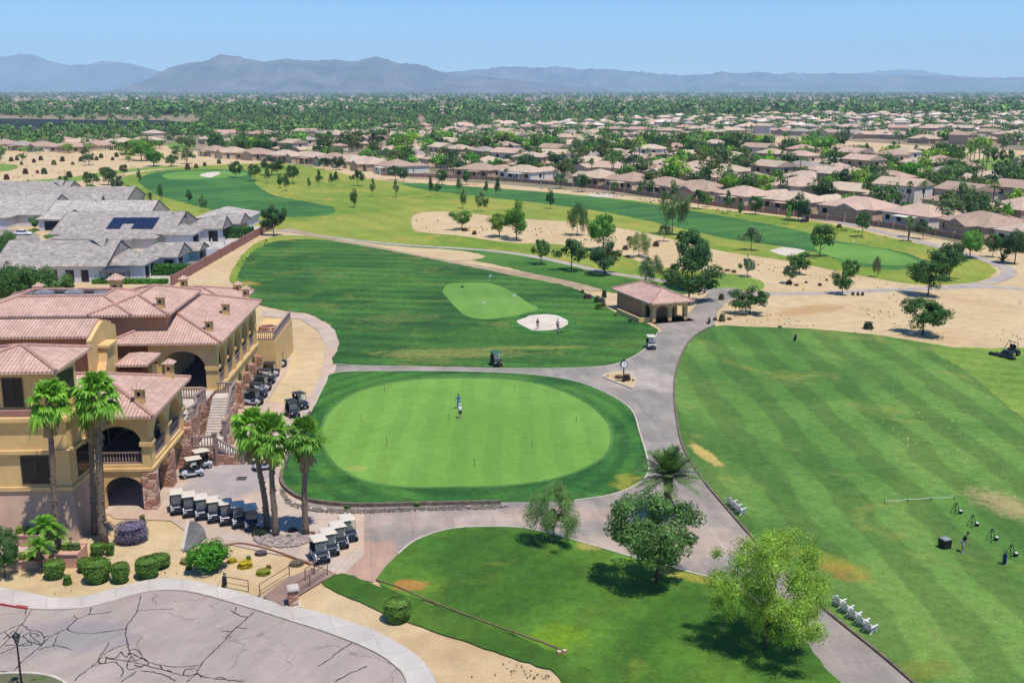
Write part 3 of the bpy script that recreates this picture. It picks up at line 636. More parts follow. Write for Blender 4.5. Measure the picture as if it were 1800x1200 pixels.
for s in (41, 42): proto_tree('palo', s, 46, 9000, .036, .20, 'vase', .12, .016, airy=True, limbs=10, shell=.6)
proto_tree('bigoak', 15, 62, 15000, .030, .17, 'round', .125, .018, limbs=12)
proto_tree('bigpalo', 43, 128, 40000, .017, .12, 'round', .105, .013, airy=True, limbs=18, shell=.45)
proto_tree('bigairy', 33, 46, 15000, .034, .22, 'round', .11, .012, droop=1.2, airy=True, limbs=12)
for s in (51, 52): proto_tree('slim', s, 15, 900, .09, .27, 'cone', .17, .016)
for s in (61, 62, 63, 64): proto_tree('far', s, 14, 440, .13, .20, 'round', .215, .022, one=True, limbs=3)
for s in (71, 72): proto_tree('farslim', s, 10, 260, .14, .28, 'cone', .2, .016, one=True, limbs=2)
NEAR = {'oak', 'mid', 'airy', 'palo', 'slim'}
def tree(kind, x, y, h, wdt, col, name, label, cat='tree', group=None, z=0.0, sd=None):
    r = random.Random(sd if sd is not None else int(x * 131 + y * 17)); L = PROTO[kind]; cm, tm = L[r.randrange(len(L))]
    hx = hexlin(col); rgba = (hx[0] * .75, hx[1] * .75, hx[2] * .75, 1)
    if tm is None:
        o = link(name, cm); tag(o, label, cat, group); o.color = rgba
    else:
        o = empty(name, label=label, cat=cat, group=group)
        c = link('crown', cm, o); c.color = rgba; link('trunk', tm, o)
    o.location = (x, y, z); o.rotation_euler = (0, 0, r.uniform(0, 6.28)); o.scale = (wdt, wdt, h)
    return o
def tree_px(kind, px, py, top, wpx, col, label, name='shade_tree', group=None, z=0.0):
    x, y = G(px, py); h = ztop(top, y) * 1.0
    return tree(kind, x, y, h, wpx * mpp(y, h * .6), col, name, label, group=group)
DK, MD, GY, BR, LM = '4f7a38', '5c8a40', '74906a', '6fa83a', '9ac048'
GT = 'trees standing around the golf course'
T = [
 ('bigairy', 973, 958, 848, 98, '7da05c', 'small light green weeping tree on the lawn beside the putting green corner'),
 ('bigoak', 1152, 1028, 857, 160, '6d9a4e', 'large dark green shade tree on the lawn below the date palm'),
 ('bigpalo', 1347, 1143, 932, 205, 'a2c652', 'large feathery yellow-green tree at the lower right edge of the lawn'),
 ('oak', 1318, 553, 505, 56, DK, 'round dark tree on the sand beside the upper end of the cart road'),
 ('oak', 1622, 588, 525, 80, DK, 'broad round dark tree on the sand bank above the driving range'),
 ('oak', 1631, 521, 459, 68, DK, 'dark spreading tree beside the stony strip of the far cart path'),
 ('mid', 1480, 518, 472, 38, DK, 'round dark tree on the sand, front one of an overlapping pair'),
 ('mid', 1494, 497, 455, 30, DK, 'dark tree peeping out behind the front tree of an overlapping pair'),
 ('oak', 1668, 492, 427, 60, '4d7540', 'tall dark tree at the right end of the far putting green'),
 ('mid', 1313, 486, 452, 26, GY, 'small grey-green tree alone on the sand right of the grass tongue'),
 ('mid', 1388, 499, 464, 27, '5f7d50', 'small tree with a bush at its foot on the sand'),
 ('mid', 1405, 482, 442, 42, DK, 'spreading dark tree at the sandy edge below the far bunker'),
 ('mid', 1441, 452, 391, 40, DK, 'tall dark tree between the far bunker and the far putting green'),
 ('mid', 1320, 440, 396, 31, GY, 'grey-green tree on the striped far fairway'),
 ('airy', 1539, 487, 449, 16, '8a8a6a', 'thin nearly bare sapling in front of the far putting green'),
 ('oak', 1216, 508, 405, 72, '47703a', 'tall dark tree rising behind the pavilion clump'),
 ('oak', 1211, 531, 458, 84, '456c33', 'dense dark tree standing right beside the tile-roofed pavilion'),
 ('airy', 1144, 500, 448, 46, GY, 'grey-green tree behind the pavilion roof'),
 ('oak', 1063, 482, 425, 56, '557a48', 'broad grey-dark tree at the near edge of the cart path'),
 ('oak', 1060, 440, 377, 50, '5f9a38', 'tall bright green tree rising on the waste sand behind a darker one'),
 ('mid', 1004, 476, 416, 46, '4f7a40', 'dark tree casting shade on the fringe by the cart path'),
 ('mid', 951, 465, 418, 31, DK, 'small upright dark tree, first of three beside the cart path'),
 ('airy', 1014, 414, 354, 42, '648a50', 'leaning willowy tree on the waste sand'),
 ('oak', 908, 422, 356, 42, '68a03a', 'bright green tall tree on the waste sand'),
 ('palo', 878, 417, 371, 52, '8fb44a', 'pale green loose tree just left of the bright tall one'),
 ('palo', 812, 404, 366, 50, '8db858', 'pale vase-shaped tree near the left end of the waste sand'),
 ('airy', 1123, 452, 406, 46, '9aa870', 'sparse yellowish tree at the right part of the waste sand'),
 ('airy', 1182, 413, 319, 46, '6d8a58', 'very tall airy grey-green eucalyptus on the fairway edge'),
 ('mid', 1167, 425, 392, 22, GY, 'small grey tree at the foot of the tall eucalyptus'),
 ('slim', 623, 365, 329, 19, '4f7a3a', 'small dark tree alone on the pale rough, left of the waste sand'),
 ('slim', 656, 346, 313, 15, '77905c', 'thin greyish tree on the rough, left of a similar one'),
 ('slim', 696, 347, 316, 15, '77905c', 'thin greyish tree on the rough, right of a similar one'),
 ('slim', 757, 347, 309, 14, '44703a', 'narrow dark tree at the left end of the right-hand fairway'),
 ('slim', 770, 342, 318, 15, '5a8044', 'short tree touching the narrow dark tree at the fairway end'),
 ('slim', 806, 340, 312, 14, '5f8a3c', 'slim green tree in the middle of the far fairway edge'),
 ('airy', 814, 366, 331, 15, '7c9a58', 'sparse slender tree on the rough above the pale vase-shaped tree'),
 ('slim', 855, 343, 318, 13, '44703a', 'little dark tree in front of the black-roofed house'),
 ('slim', 875, 349, 311, 15, '40683a', 'narrow dark tree upright on the fairway'),
 ('airy', 846, 372, 338, 20, '6f8a5a', 'grey loose tree on the rough above the waste sand'),
 ('slim', 967, 367, 330, 19, '487540', 'small dark tree alone on the dark fairway'),
 ('mid', 629, 327, 297, 20, '4a743a', 'dark round tree at the sandy edge of the far rough'),
 ('mid', 695, 317, 290, 22, '3f6a34', 'dark tree before the red-roofed house, left of two'),
 ('mid', 709, 320, 293, 18, '44703a', 'dark tree before the red-roofed house, right of two'),
 ('mid', 777, 325, 297, 20, '567f44', 'tree standing between the first houses and the fairway'),
 ('slim', 820, 325, 296, 20, '4a743a', 'dark tree touching the sand by the black-roofed house'),
 ('mid', 985, 332, 303, 24, '5d7f50', 'grey-green tree on the sand strip before the grey gabled house'),
 ('mid', 1023, 338, 304, 24, '4d7540', 'dark tree on the sand strip right of the grey gabled house'),
 ('slim', 1080, 339, 316, 16, '66904a', 'small bright tree on the sand strip before the long roofs'),
 ('slim', 1125, 350, 318, 14, '66904a', 'small slender tree where the sand strip meets the rough'),
 ('mid', 1141, 343, 315, 24, '567a4a', 'grey-green bushy tree beside the tall eucalyptus top'),
 ('mid', 415, 312, 282, 24, '4a7038', 'leftmost dark tree of the grove above the left fairway'),
 ('mid', 448, 318, 287, 24, '4f763c', 'dark tree in the grove, right of the leftmost one'),
 ('oak', 478, 308, 276, 34, '446a34', 'large tree at the top of the grove above the left fairway'),
 ('slim', 470, 323, 291, 15, '5d8048', 'thin tree at the front of the grove'),
 ('mid', 515, 323, 289, 24, '446a34', 'dark tree at the right end of the grove'),
 ('slim', 493, 331, 303, 16, '5d8048', 'small tree before the grove, left of a near pair'),
 ('slim', 503, 336, 305, 18, '55783e', 'small tree before the grove, right of a near pair'),
 ('slim', 543, 333, 312, 11, '6b9048', 'tiny upright tree on the rough right of the grove'),
 ('slim', 561, 328, 299, 15, '4a743a', 'narrow dark tree on the rough, first right of the grove'),
 ('slim', 582, 327, 304, 13, '4a743a', 'narrow tree on the rough, left of a touching pair'),
 ('slim', 591, 325, 301, 14, '446a34', 'narrow tree on the rough, right of a touching pair'),
 ('mid', 570, 298, 276, 22, '3d6430', 'dark tree at the back sandy edge of the rough'),
 ('mid', 596, 299, 274, 24, '3d6430', 'dark tree beside another at the back sandy edge'),
 ('slim', 333, 358, 331, 14, '3d6430', 'small dark conical tree on the left fairway'),
 ('airy', 357, 372, 343, 12, '7c9a68', 'faint thin sapling by the left fairway'),
 ('airy', 282, 353, 322, 10, '5d8048', 'thin airy sapling at the left of the fairway'),
 ('slim', 245, 322, 294, 9, '6b8a50', 'very thin young tree in the pale rough behind the date palms'),
 ('mid', 218, 310, 288, 16, '55603a', 'dark dry tree on the sand left of the far left green'),
 ('oak', 270, 293, 263, 34, '5f9a3a', 'round bright tree behind the far left green'),
 ('oak', 249, 283, 243, 46, '74ae3a', 'large bright green tree among the sand dunes'),
 ('mid', 300, 293, 275, 14, '6b9048', 'small green tree right of the round bright one'),
 ('oak', 191, 325, 294, 31, '5d7a48', 'grey-dark bushy tree behind the grey roofs'),
 ('mid', 207, 337, 308, 26, '4f7040', 'dark tree nearest the palm behind the grey roofs'),
 ('mid', 164, 331, 303, 24, '567a3c', 'dark tree cluster edge left of the grey-dark bushy tree'),
 ('oak', 481, 414, 363, 36, '446638', 'dark leaning tree at the end of the brown boundary wall'),
 ('mid', 500, 385, 364, 10, '5d8048', 'slim small tree on the dark fairway near the boundary wall'),
 ('mid', 399, 405, 378, 24, '5a8a3c', 'round green tree in the yard of the far grey house'),
 ('mid', 1227, 367, 331, 26, '4f7a44', 'dark tree on the sand edge by the bright hedge'),
 ('slim', 1245, 364, 339, 18, '6fae3a', 'bright hedge-like bush by the sand edge'),
 ('slim', 1279, 376, 334, 20, '5d7f50', 'slender grey-green tree on the sand edge'),
 ('palo', 1283, 352, 303, 40, '7fae3c', 'rounded bright tree in the yard left of the blue-grey house'),
 ('slim', 1301, 380, 352, 13, '4f8a3c', 'small conical tree at the fairway edge'),
 ('mid', 1328, 377, 343, 26, '4f7a44', 'dark tree before the wall left of the blue-grey house'),
 ('palo', 1342, 340, 302, 46, '93c040', 'bright lime tree behind the blue-grey gabled house'),
 ('oak', 1403, 388, 342, 39, '47703c', 'dark tree standing before the blue-grey gabled house'),
 ('slim', 1386, 394, 360, 15, '7ab840', 'small bright green tree at the fairway edge'),
 ('mid', 1515, 417, 370, 27, '5a7f48', 'grey-green tree on the sand before the tan patio houses'),
 ('mid', 1622, 420, 386, 28, '55784a', 'grey bushy tree against the brown garden wall'),
 ('slim', 1617, 357, 326, 26, '3f7a34', 'dark columnar tree between the tan roofs'),
 ('oak', 1705, 453, 404, 46, '6aa040', 'bright round tree beside the cart path bend'),
 ('mid', 1745, 452, 409, 26, '4f7a40', 'slim dark tree right of the cart path bend'),
 ('oak', 1783, 464, 402, 50, '4f7546', 'dark tree at the right edge near the cart path bend'),
 ('slim', 1707, 407, 372, 32, '2f5238', 'very dark spiky conifer in front of the tan roofs'),
 ('oak', 1598, 330, 282, 42, '5fae30', 'vivid green dense tree among the tan roofs'),
 ('oak', 1672, 335, 287, 54, '6f9458', 'broad grey-green tree among the roofs at the right'),
 ('airy', 1543, 350, 295, 48, '6f9060', 'tall hazy grey-green eucalyptus among the roofs'),
 ('oak', 1655, 282, 249, 32, '3d6638', 'round dark tree beside the desert wash'),
 ('mid', 1748, 288, 264, 11, '3d6638', 'little dark tree on the right-hand park lawn, first of three'),
 ('mid', 1761, 288, 262, 12, '3d6638', 'little dark tree on the right-hand park lawn, middle of three'),
 ('mid', 1775, 289, 262, 13, '3d6638', 'little dark tree on the right-hand park lawn, last of three'),
]
for a in T: tree_px(a[0], *a[1:6], a[6], group=GT)
for px, py, top, wd, lab in [(128, 402, 372, 20, 'small green tree between the grey roofs near the solar panels'), (88, 372, 345, 18, 'small green tree in the gap behind the dormered grey house'), (62, 404, 380, 20, 'small tree beside the street of the grey houses'), (280, 446, 424, 16, 'little green tree at the patio between two grey houses'), (292, 400, 378, 14, 'little tree before the gables of the solar panel house'), (160, 345, 322, 20, 'tree between the farthest grey roofs and the rough')]:
    tree_px('mid', px, py, top, wd, '5f9040', lab, name='yard_tree', group='small trees between the grey houses')
for i, (px, py, top, wd) in enumerate([(20, 552, 462, 60), (58, 548, 470, 56), (95, 545, 474, 50), (122, 540, 485, 34), (-10, 560, 470, 60), (40, 530, 466, 40), (80, 528, 472, 44), (10, 480, 420, 40), (18, 455, 404, 34), (28, 470, 432, 30)]):
    tree_px('oak', px, py, top, wd, ['5a8440', '4f7a3a', '628c48'][i % 3], ['broad dark tree in the clump between the clubhouse and the grey house', 'tree near the front of the leafy clump beside the clubhouse flat roof', 'rounded tree at the right of the leafy clump before the grey house', 'smallest tree ending the leafy clump below the grey house windows', 'tree cut by the left edge of the picture in the leafy clump', 'back tree of the leafy clump, left of its neighbour', 'back tree of the leafy clump, right of its neighbour', 'dusky tree at the left edge beside the grey houses street', 'upper dusky tree at the left edge by the grey houses street', 'dusky tree touching the street corner of the grey houses'][i], group='trees in the leafy clump by the grey houses')

# --- shrubs: clipped topiary, mounds, desert bushes
def bush_mesh(seed, n, leaf, prof):                      # prof(h) -> radius, h 0..1
    r = np.random.default_rng(seed); h = r.random(n) ** .85; a = r.uniform(0, 2 * pi, n)
    rad = np.array([prof(x) for x in h]); topm = r.random(n) < .28
    rr = rad * np.where(topm, np.sqrt(r.random(n)), r.uniform(.9, 1.03, n)); hh = np.where(topm, .93 + .07 * (1 - (rr / .5) ** 2), h)
    lump = 1 + .05 * np.sin(a * 3 + seed) * np.sin(h * 7)
    P = np.stack([rr * lump * np.cos(a), rr * lump * np.sin(a), hh + r.normal(size=n) * .012], 1)
    Nn = np.stack([np.cos(a), np.sin(a), np.where(topm, 2.0, .25 + 0 * a)], 1) + r.normal(size=(n, 3)) * .45
    Nn /= np.linalg.norm(Nn, axis=1)[:, None]
    return leaf_quads(P, Nn, leaf, r, .6)
M_dirtcore = plain('shrub_core', (.018, .028, .012, 1), .95)  # very dark green inner body behind the leaves
def bush_proto(seed, n, leaf, prof):
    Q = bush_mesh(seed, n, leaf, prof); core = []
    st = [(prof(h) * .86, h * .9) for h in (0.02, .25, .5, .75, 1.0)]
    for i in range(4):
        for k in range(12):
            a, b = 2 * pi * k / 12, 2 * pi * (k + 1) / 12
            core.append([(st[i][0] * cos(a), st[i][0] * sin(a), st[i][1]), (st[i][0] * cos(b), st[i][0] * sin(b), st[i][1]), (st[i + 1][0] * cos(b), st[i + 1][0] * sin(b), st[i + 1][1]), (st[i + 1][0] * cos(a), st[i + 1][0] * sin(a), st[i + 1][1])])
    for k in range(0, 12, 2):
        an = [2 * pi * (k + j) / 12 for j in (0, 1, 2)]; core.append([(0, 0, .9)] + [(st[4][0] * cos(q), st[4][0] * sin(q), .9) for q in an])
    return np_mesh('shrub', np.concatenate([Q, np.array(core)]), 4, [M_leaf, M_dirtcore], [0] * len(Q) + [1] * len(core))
PT = [bush_proto(s, 5200, .055, lambda h: .5 * (.66 + .34 * min(1, h * 1.9)) * (1 if h < .72 else (1 - ((h - .72) / .28) ** 2 * .30))) for s in (1, 2, 3)]
PD = [bush_proto(s, 1500, .10, lambda h: .5 * math.sqrt(max(.04, 1 - (h * .98) ** 2))) for s in (4, 5)]
PP = bush_proto(6, 5200, .05, lambda h: .5 * (.72 + .28 * min(1, h * 3)) * math.sqrt(max(.05, 1 - max(0, h - .35) ** 2 * 2.1)))
def rawbush(mesh, x, y, wdt, h, col, name, label, cat='shrub', group=None, k=.7):
    o = link(name, mesh); o.location = (x, y, 0); o.scale = (wdt, wdt, h); o.rotation_euler = (0, 0, (x * 7 + y * 3) % 6.28)
    hx = hexlin(col); o.color = (hx[0] * k, hx[1] * k, hx[2] * k, 1)
    return tag(o, label, cat, group)
def bush_px(mesh, px, py, top, wpx, *a, **kw):           # py is the visible foot of the shrub
    x, y = G(px, py); wd = wpx * mpp(y); y += wd * .38; x = (px - 900) / F * (y * cp + H * sp)
    return rawbush(mesh, x, y, wd, max(.25, ztop(top + wpx * .20, y)), *a, **kw)
GTOP = 'clipped topiary shrubs on the sand bed beside the parking lot'
for i, (px, py, top, wd, lab) in enumerate([
    (97, 1021, 979, 36, 'clipped drum-shaped green shrub left of the row beside the sidewalk'), (172, 1029, 975, 49, 'largest clipped shrub in the row beside the sidewalk'), (152, 1008, 976, 30, 'clipped shrub half hidden behind the largest one'),
    (213, 1028, 984, 32, 'narrow clipped shrub standing alone between two larger clipped shrubs'), (260, 1021, 973, 42, 'rounded clipped shrub, front one of the right-hand pair'), (279, 1003, 968, 42, 'clipped shrub, rear one of the right-hand pair'),
    (173, 979, 950, 26, 'clipped shrub at the foot of the tall palm by the clubhouse'), (194, 978, 952, 16, 'small clipped shrub hiding behind the tall palm trunk'), (699, 1099, 1044, 50, 'large clipped shrub alone on the sand below the lawn')]):
    bush_px(PT[i % 3], px, py, top, wd, '76a044', 'topiary_shrub', lab, group=GTOP)
bush_px(PD[0], 119, 1029, 1008, 16, '6f9a3c', 'small_shrub', 'tiny upright green shrub beside the drum-shaped one')
bush_px(PP, 232, 959, 908, 58, '9486ac', 'flowering_shrub', 'large round shrub covered in purple flowers by the clubhouse arch', k=.62)
bush_px(PD[0], 251, 925, 903, 12, '7f8a4c', 'small_shrub', 'small olive shrub peeping out behind the purple flowering shrub')
for px, py, top, wd, col, lab in [(408, 990, 978, 18, 'c8b428', 'yellow flowering groundcover left of its brighter neighbour'), (431, 1000, 981, 27, 'd0bc28', 'brightest yellow flowering mound on the sand'), (463, 1012, 996, 26, 'b0b83c', 'yellow-green mound nearest the ramp railing'),
    (330, 992, 980, 28, '8a8a50', 'olive groundcover left of the citrus tree'), (332, 1002, 990, 12, '6f8a3c', 'small green tuft before the citrus tree'), (472, 1000, 991, 10, 'a07048', 'rusty little tuft right of the yellow mounds'), (437, 986, 975, 10, '6f8a3c', 'small green tuft behind the bright yellow mound'),
    (459, 977, 966, 22, '7a6a72', 'greyish low bush on the sand near the rock bed'), (521, 996, 984, 26, '8a7a68', 'brownish low bush beside the ramp railing'), (508, 948, 938, 12, '6f8a4c', 'green tuft among the pale rocks under the palms'), (460, 945, 925, 34, '3f4a30', 'dark shrub at the left end of the rock bed'), (515, 937, 925, 18, '4a4a38', 'dark shrub between the palms on the rock bed'), (549, 942, 932, 12, '9a6a50', 'rusty shrub at the right end of the rock bed'),
    (1102, 672, 655, 14, '7a5a50', 'reddish bush at the foot of the street clock'), (1088, 668, 656, 18, '9a7a68', 'brownish bush left of the street clock'), (1068, 664, 659, 5, '6a5048', 'tiny bush at the point of the clock island'), (1113, 672, 665, 6, '8a9a4a', 'tiny yellow-green tuft right of the street clock'),
    (610, 897, 885, 12, '5f8a3c', 'green weed by the rock border, left of two'), (733, 892, 880, 14, '5f8a3c', 'green weed by the rock border, right of two')]:
    bush_px(PD[int(px) % 2], px, py, top, wd, col, 'low_shrub', lab, group='low shrubs near the clubhouse')
for px, py, top, wd, col, lab in [(1526, 580, 562, 18, '5f6a4a', 'dark round bush at the edge of the sand bank'), (1371, 576, 571, 8, '5f8a3c', 'little weed at the top edge of the range'), (1269, 566, 549, 12, '8a8a5a', 'dry bush beside the cart road top'), (1257, 564, 556, 8, 'a08a6a', 'dry tuft left of the dry bush'), (1282, 563, 556, 9, 'a08a6a', 'dry tuft right of the dry bush'), (1268, 528, 514, 11, '8a7a50', 'ochre bush on the path corner'),
    (1261, 472, 466, 9, '8a6a58', 'rusty bush on the sand, left of three'), (1279, 477, 471, 11, '8a6a58', 'rusty bush on the sand, middle of three'), (1290, 480, 473, 9, '7a6a50', 'rusty bush on the sand, right of three'), (1387, 501, 490, 11, '7a6a60', 'dark bush under the small tree'), (1400, 503, 497, 9, '8a6a58', 'rusty low bush by the small tree'), (1417, 498, 493, 6, '7a5a50', 'lone rusty bush between the small trees'), (1441, 503, 496, 8, '7a5a50', 'lone rusty bush left of the overlapping pair'), (1453, 494, 489, 5, '7a5a50', 'tiny rusty bush left of the overlapping pair'),
    (817, 407, 398, 12, '8a7050', 'brown bush under the pale vase-shaped tree'), (834, 413, 404, 9, '8a6a50', 'rusty bush right of the pale vase-shaped tree'), (1107, 423, 413, 12, '9a7a60', 'dry brown bush on the waste sand, rear of two'), (1099, 440, 429, 11, '9a7a68', 'dry brown bush on the waste sand, front of two'), (1153, 434, 422, 12, '8a6a58', 'dark rusty bush right of the sparse yellowish tree'), (1103, 453, 447, 7, '9a6a50', 'tiny red bush on the lower waste sand'),
    (1033, 526, 514, 15, '7a5560', 'reddish bush left of the pavilion'), (1050, 533, 518, 12, '5f7a40', 'green bush left of the pavilion'), (1058, 540, 520, 14, '8a8a84', 'silvery bush beside the pavilion wall'), (1062, 524, 508, 9, '4a6a3a', 'dark bush behind the pavilion planting'), (1052, 545, 530, 14, '7aa83c', 'lime bush at the front of the pavilion planting'), (1024, 516, 508, 7, '7a8a4a', 'small tuft at the point of the pavilion planting'), (1082, 556, 550, 6, '5f7a40', 'tuft along the pavilion kerb, left of two'), (1108, 567, 559, 8, '5f7a40', 'tuft along the pavilion kerb, right of two'),
    (1499, 520, 512, 6, '8a7050', 'brown tuft beside the right-hand path, left of three'), (1508, 520, 512, 6, '8a7050', 'brown tuft beside the right-hand path, middle of three'), (1516, 520, 512, 6, '8a7050', 'brown tuft beside the right-hand path, right of three'), (1475, 401, 392, 10, '7a8a4a', 'tuft on the sand near the far cart path')]:
    bush_px(PD[int(px) % 2], px, py, top, wd, col, 'desert_bush', lab, group='desert bushes on the sand')
k = 0
for px, py, wd, col in [(78, 306, 11, '5f7a44'), (45, 306, 10, '7a5a48'), (95, 290, 9, '8aa044'), (122, 312, 11, '6a7a3c'), (152, 314, 12, '5f7a44'), (66, 305, 6, '9a6a60'), (20, 284, 8, '7a6a50'), (30, 282, 7, '8a6a5a'), (38, 290, 6, '8aa044'), (60, 286, 7, '8a5a58'), (72, 282, 8, '8a5a58'), (110, 284, 9, '8a6a5a'), (128, 290, 6, '9a7a6a'), (142, 284, 8, '7a6a50'), (170, 282, 7, '8a6a5a'), (178, 278, 8, '6a7a4c'), (198, 282, 6, '7a6a50'), (205, 276, 8, '7a7a50'), (222, 272, 7, '8a6a5a'), (182, 302, 8, '9a7a50'), (330, 298, 10, '9a6a48'), (345, 296, 8, '9a6a48'), (360, 292, 7, '7a7a50'), (385, 288, 8, '6a7a4c'), (50, 322, 6, '7a6a50'), (12, 316, 10, '8a5a50')]:
    x, y = G(px, py); k += 1
    rawbush(PD[k % 2], x, y, wd * mpp(y), wd * mpp(y) * .95, col, 'desert_bush', {'5': 'dark green', '6': 'olive', '7': 'brownish', '8': 'dry reddish', '9': 'rusty'}[col[0]] + f' bush scattered on the far left sand, {ordw(k)} listed from the grey roofs', group='desert bushes on the far left sand')

for i in range(62):                                       # trees on the far left sand
    r = random.Random(500 + i); px, py = r.uniform(-10, 335), r.choice([r.uniform(238, 262), r.uniform(262, 292)])
    x, y = G(px, py); h = r.uniform(3, 7.5); LEFTT = globals().setdefault('LEFTT', []); LEFTT.append((px, tree('far', x, y, h, h * r.uniform(.9, 1.5), r.choice(['4f7a38', '6fa03a', '86ac48', '6f8658', '5a6a3c']), 'desert_tree', '', group='trees scattered on the far left sand')))
for j, (px, o) in enumerate(sorted(LEFTT, key=lambda q: q[0])): tag(o, f'bushy desert tree, {ordw(j + 1)} from the left edge on the far left sand', 'tree')
V = []; r = random.Random(31)                              # weeds and dry tufts on the bare sand
for P_, n in (([(725, 385), (900, 388), (1210, 430), (1480, 482), (1600, 503), (1450, 517), (1348, 514), (1250, 478), (1010, 431), (745, 408)], 150), ([(1250, 560), (1345, 520), (1640, 512), (1800, 520), (1800, 605), (1500, 585)], 190), ([(0, 262), (330, 262), (330, 292), (60, 318), (0, 316)], 300), ([(390, 490), (480, 412), (400, 520), (330, 510)], 60), ([(20, 1010), (300, 980), (420, 1000), (330, 1016), (100, 1046)], 50), ([(570, 1040), (760, 1112), (980, 1195), (780, 1190), (600, 1090)], 45), ([(640, 316), (1000, 330), (1340, 378), (1680, 440), (1340, 384), (1000, 336)], 220)):
    xs = [q[0] for q in P_]; ys = [q[1] for q in P_]; k = 0
    while k < n:
        px, py = r.uniform(min(xs), max(xs)), r.uniform(min(ys), max(ys)); c_ = False
        for i in range(len(P_)):
            (ax, ay), (bx, by) = P_[i - 1], P_[i]
            if (ay > py) != (by > py) and px < (bx - ax) * (py - ay) / (by - ay) + ax: c_ = not c_
        if not c_: continue
        x, y = G(px, py)
        if mnoise.noise(Vector((x * .09, y * .06, 4))) < r.uniform(.0, .55): continue
        k += 1; s = r.uniform(.08, .32) * (.4 if py > 900 else .8 if py > 480 else 1.5)
        for q in range(7):
            a = r.uniform(0, 6.28); d = Vector((cos(a), sin(a), 0)); w_ = Vector((-sin(a), cos(a), 0)) * s * .22; b = Vector((x, y, .05)); e = b + d * s * r.uniform(.4, 1) + Vector((0, 0, s * r.uniform(.5, 1.1)))
            V.append([b - w_, b + w_, e + w_ * .4, e - w_ * .4])
t = NT('dry_scrub'); tm = t.done(t.mix(t.ramp(t.noise(t.pos, .3, 2), .4, .6), C('8a7a52', .6), C('6f7a44', .6)), .9)
tag(link('dry_scrub', np_mesh('dry_scrub', np.array([[tuple(p) for p in q] for q in V]), 4, [tm])), kind='stuff')
# ---------------------------------------------------------------- clubhouse
M_yel = plain('yellow_stucco', C('d8b57c', .88), .9, var=.08, scale=.8, bump=.1)
M_tan = plain('tan_stucco', C('bfa088', .88), .9, var=.10, scale=.6, bump=.1)
M_brn = plain('brown_stucco', C('b58a66', .85), .9, var=.08, scale=.7)  # clubhouse walls under eaves carry their shade in this brown; pavilion's is its own
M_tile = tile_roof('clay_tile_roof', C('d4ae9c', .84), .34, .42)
M_ridge = plain('ridge_tile', C('c4978a'), .9, scale=5, var=.25)
M_stone = stone('red_ledgestone', C('c4917a', .85), C('a0735f', .85), C('dcb8a0', .85))
M_trim = plain('balustrade_concrete', C('9c8680', .8), .85, var=.15)
M_dark = plain('dark_glass', (.012, .014, .018, 1), .12)
M_frame = plain('bronze_frame', (.05, .04, .035, 1), .5)
M_floor = plain('terrace_floor', C('d3c6b8'), .9, scale=1.2)
M_step = plain('step_concrete', C('dccfc2'), .9, scale=2)
M_white = plain('white_membrane', C('e8e4de'), .8, scale=.5, var=.08)
M_wood = plain('red_stained_wood', C('a5654c'), .7, scale=6, var=.25)
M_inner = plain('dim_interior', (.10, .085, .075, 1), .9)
M_metal = plain('dark_metal', (.03, .03, .034, 1), .45, .6)
M_galv = plain('galvanised_metal', C('b8b8b8'), .5, .4)
def arc_poly(ua, ub, zb, zs, zt, n=12):
    p = [(ua, zb), (ub, zb)]
    for k in range(n + 1):
        a = pi * k / n; p.append(((ua + ub) / 2 + (ub - ua) / 2 * cos(a), zs + (zt - zs) * sin(a)))
    return p
def panel(mb, axis, fix, th, outer, holes, mi=0):
    """wall panel standing along axis 'x' or 'y' at the coordinate fix, th thick, with arched holes"""
    loops = [outer] + holes; flat = [p for l in loops for p in l]
    tr = tessellate_polygon([[Vector((p[0], p[1], 0)) for p in l] for l in loops]); n = len(flat)
    mk = (lambda u, z, d: (u, fix + d, z)) if axis == 'x' else (lambda u, z, d: (fix - d, u, z))
    vs = [mk(u, z, 0) for u, z in flat] + [mk(u, z, th) for u, z in flat]; fs = []
    for t in tr: fs.append(tuple(t)); fs.append(tuple(n + i for i in reversed(t)))
    b = 0
    for l in loops:
        m = len(l)
        for i in range(m): fs.append((b + i, b + (i + 1) % m, n + b + (i + 1) % m, n + b + i))
        b += m
    k0 = len(mb.f); mb.add(vs, fs, mi)
def fixn(o):
    bm = bmesh.new(); bm.from_mesh(o.data); bmesh.ops.recalc_face_normals(bm, faces=bm.faces); bm.to_mesh(o.data); bm.free(); return o
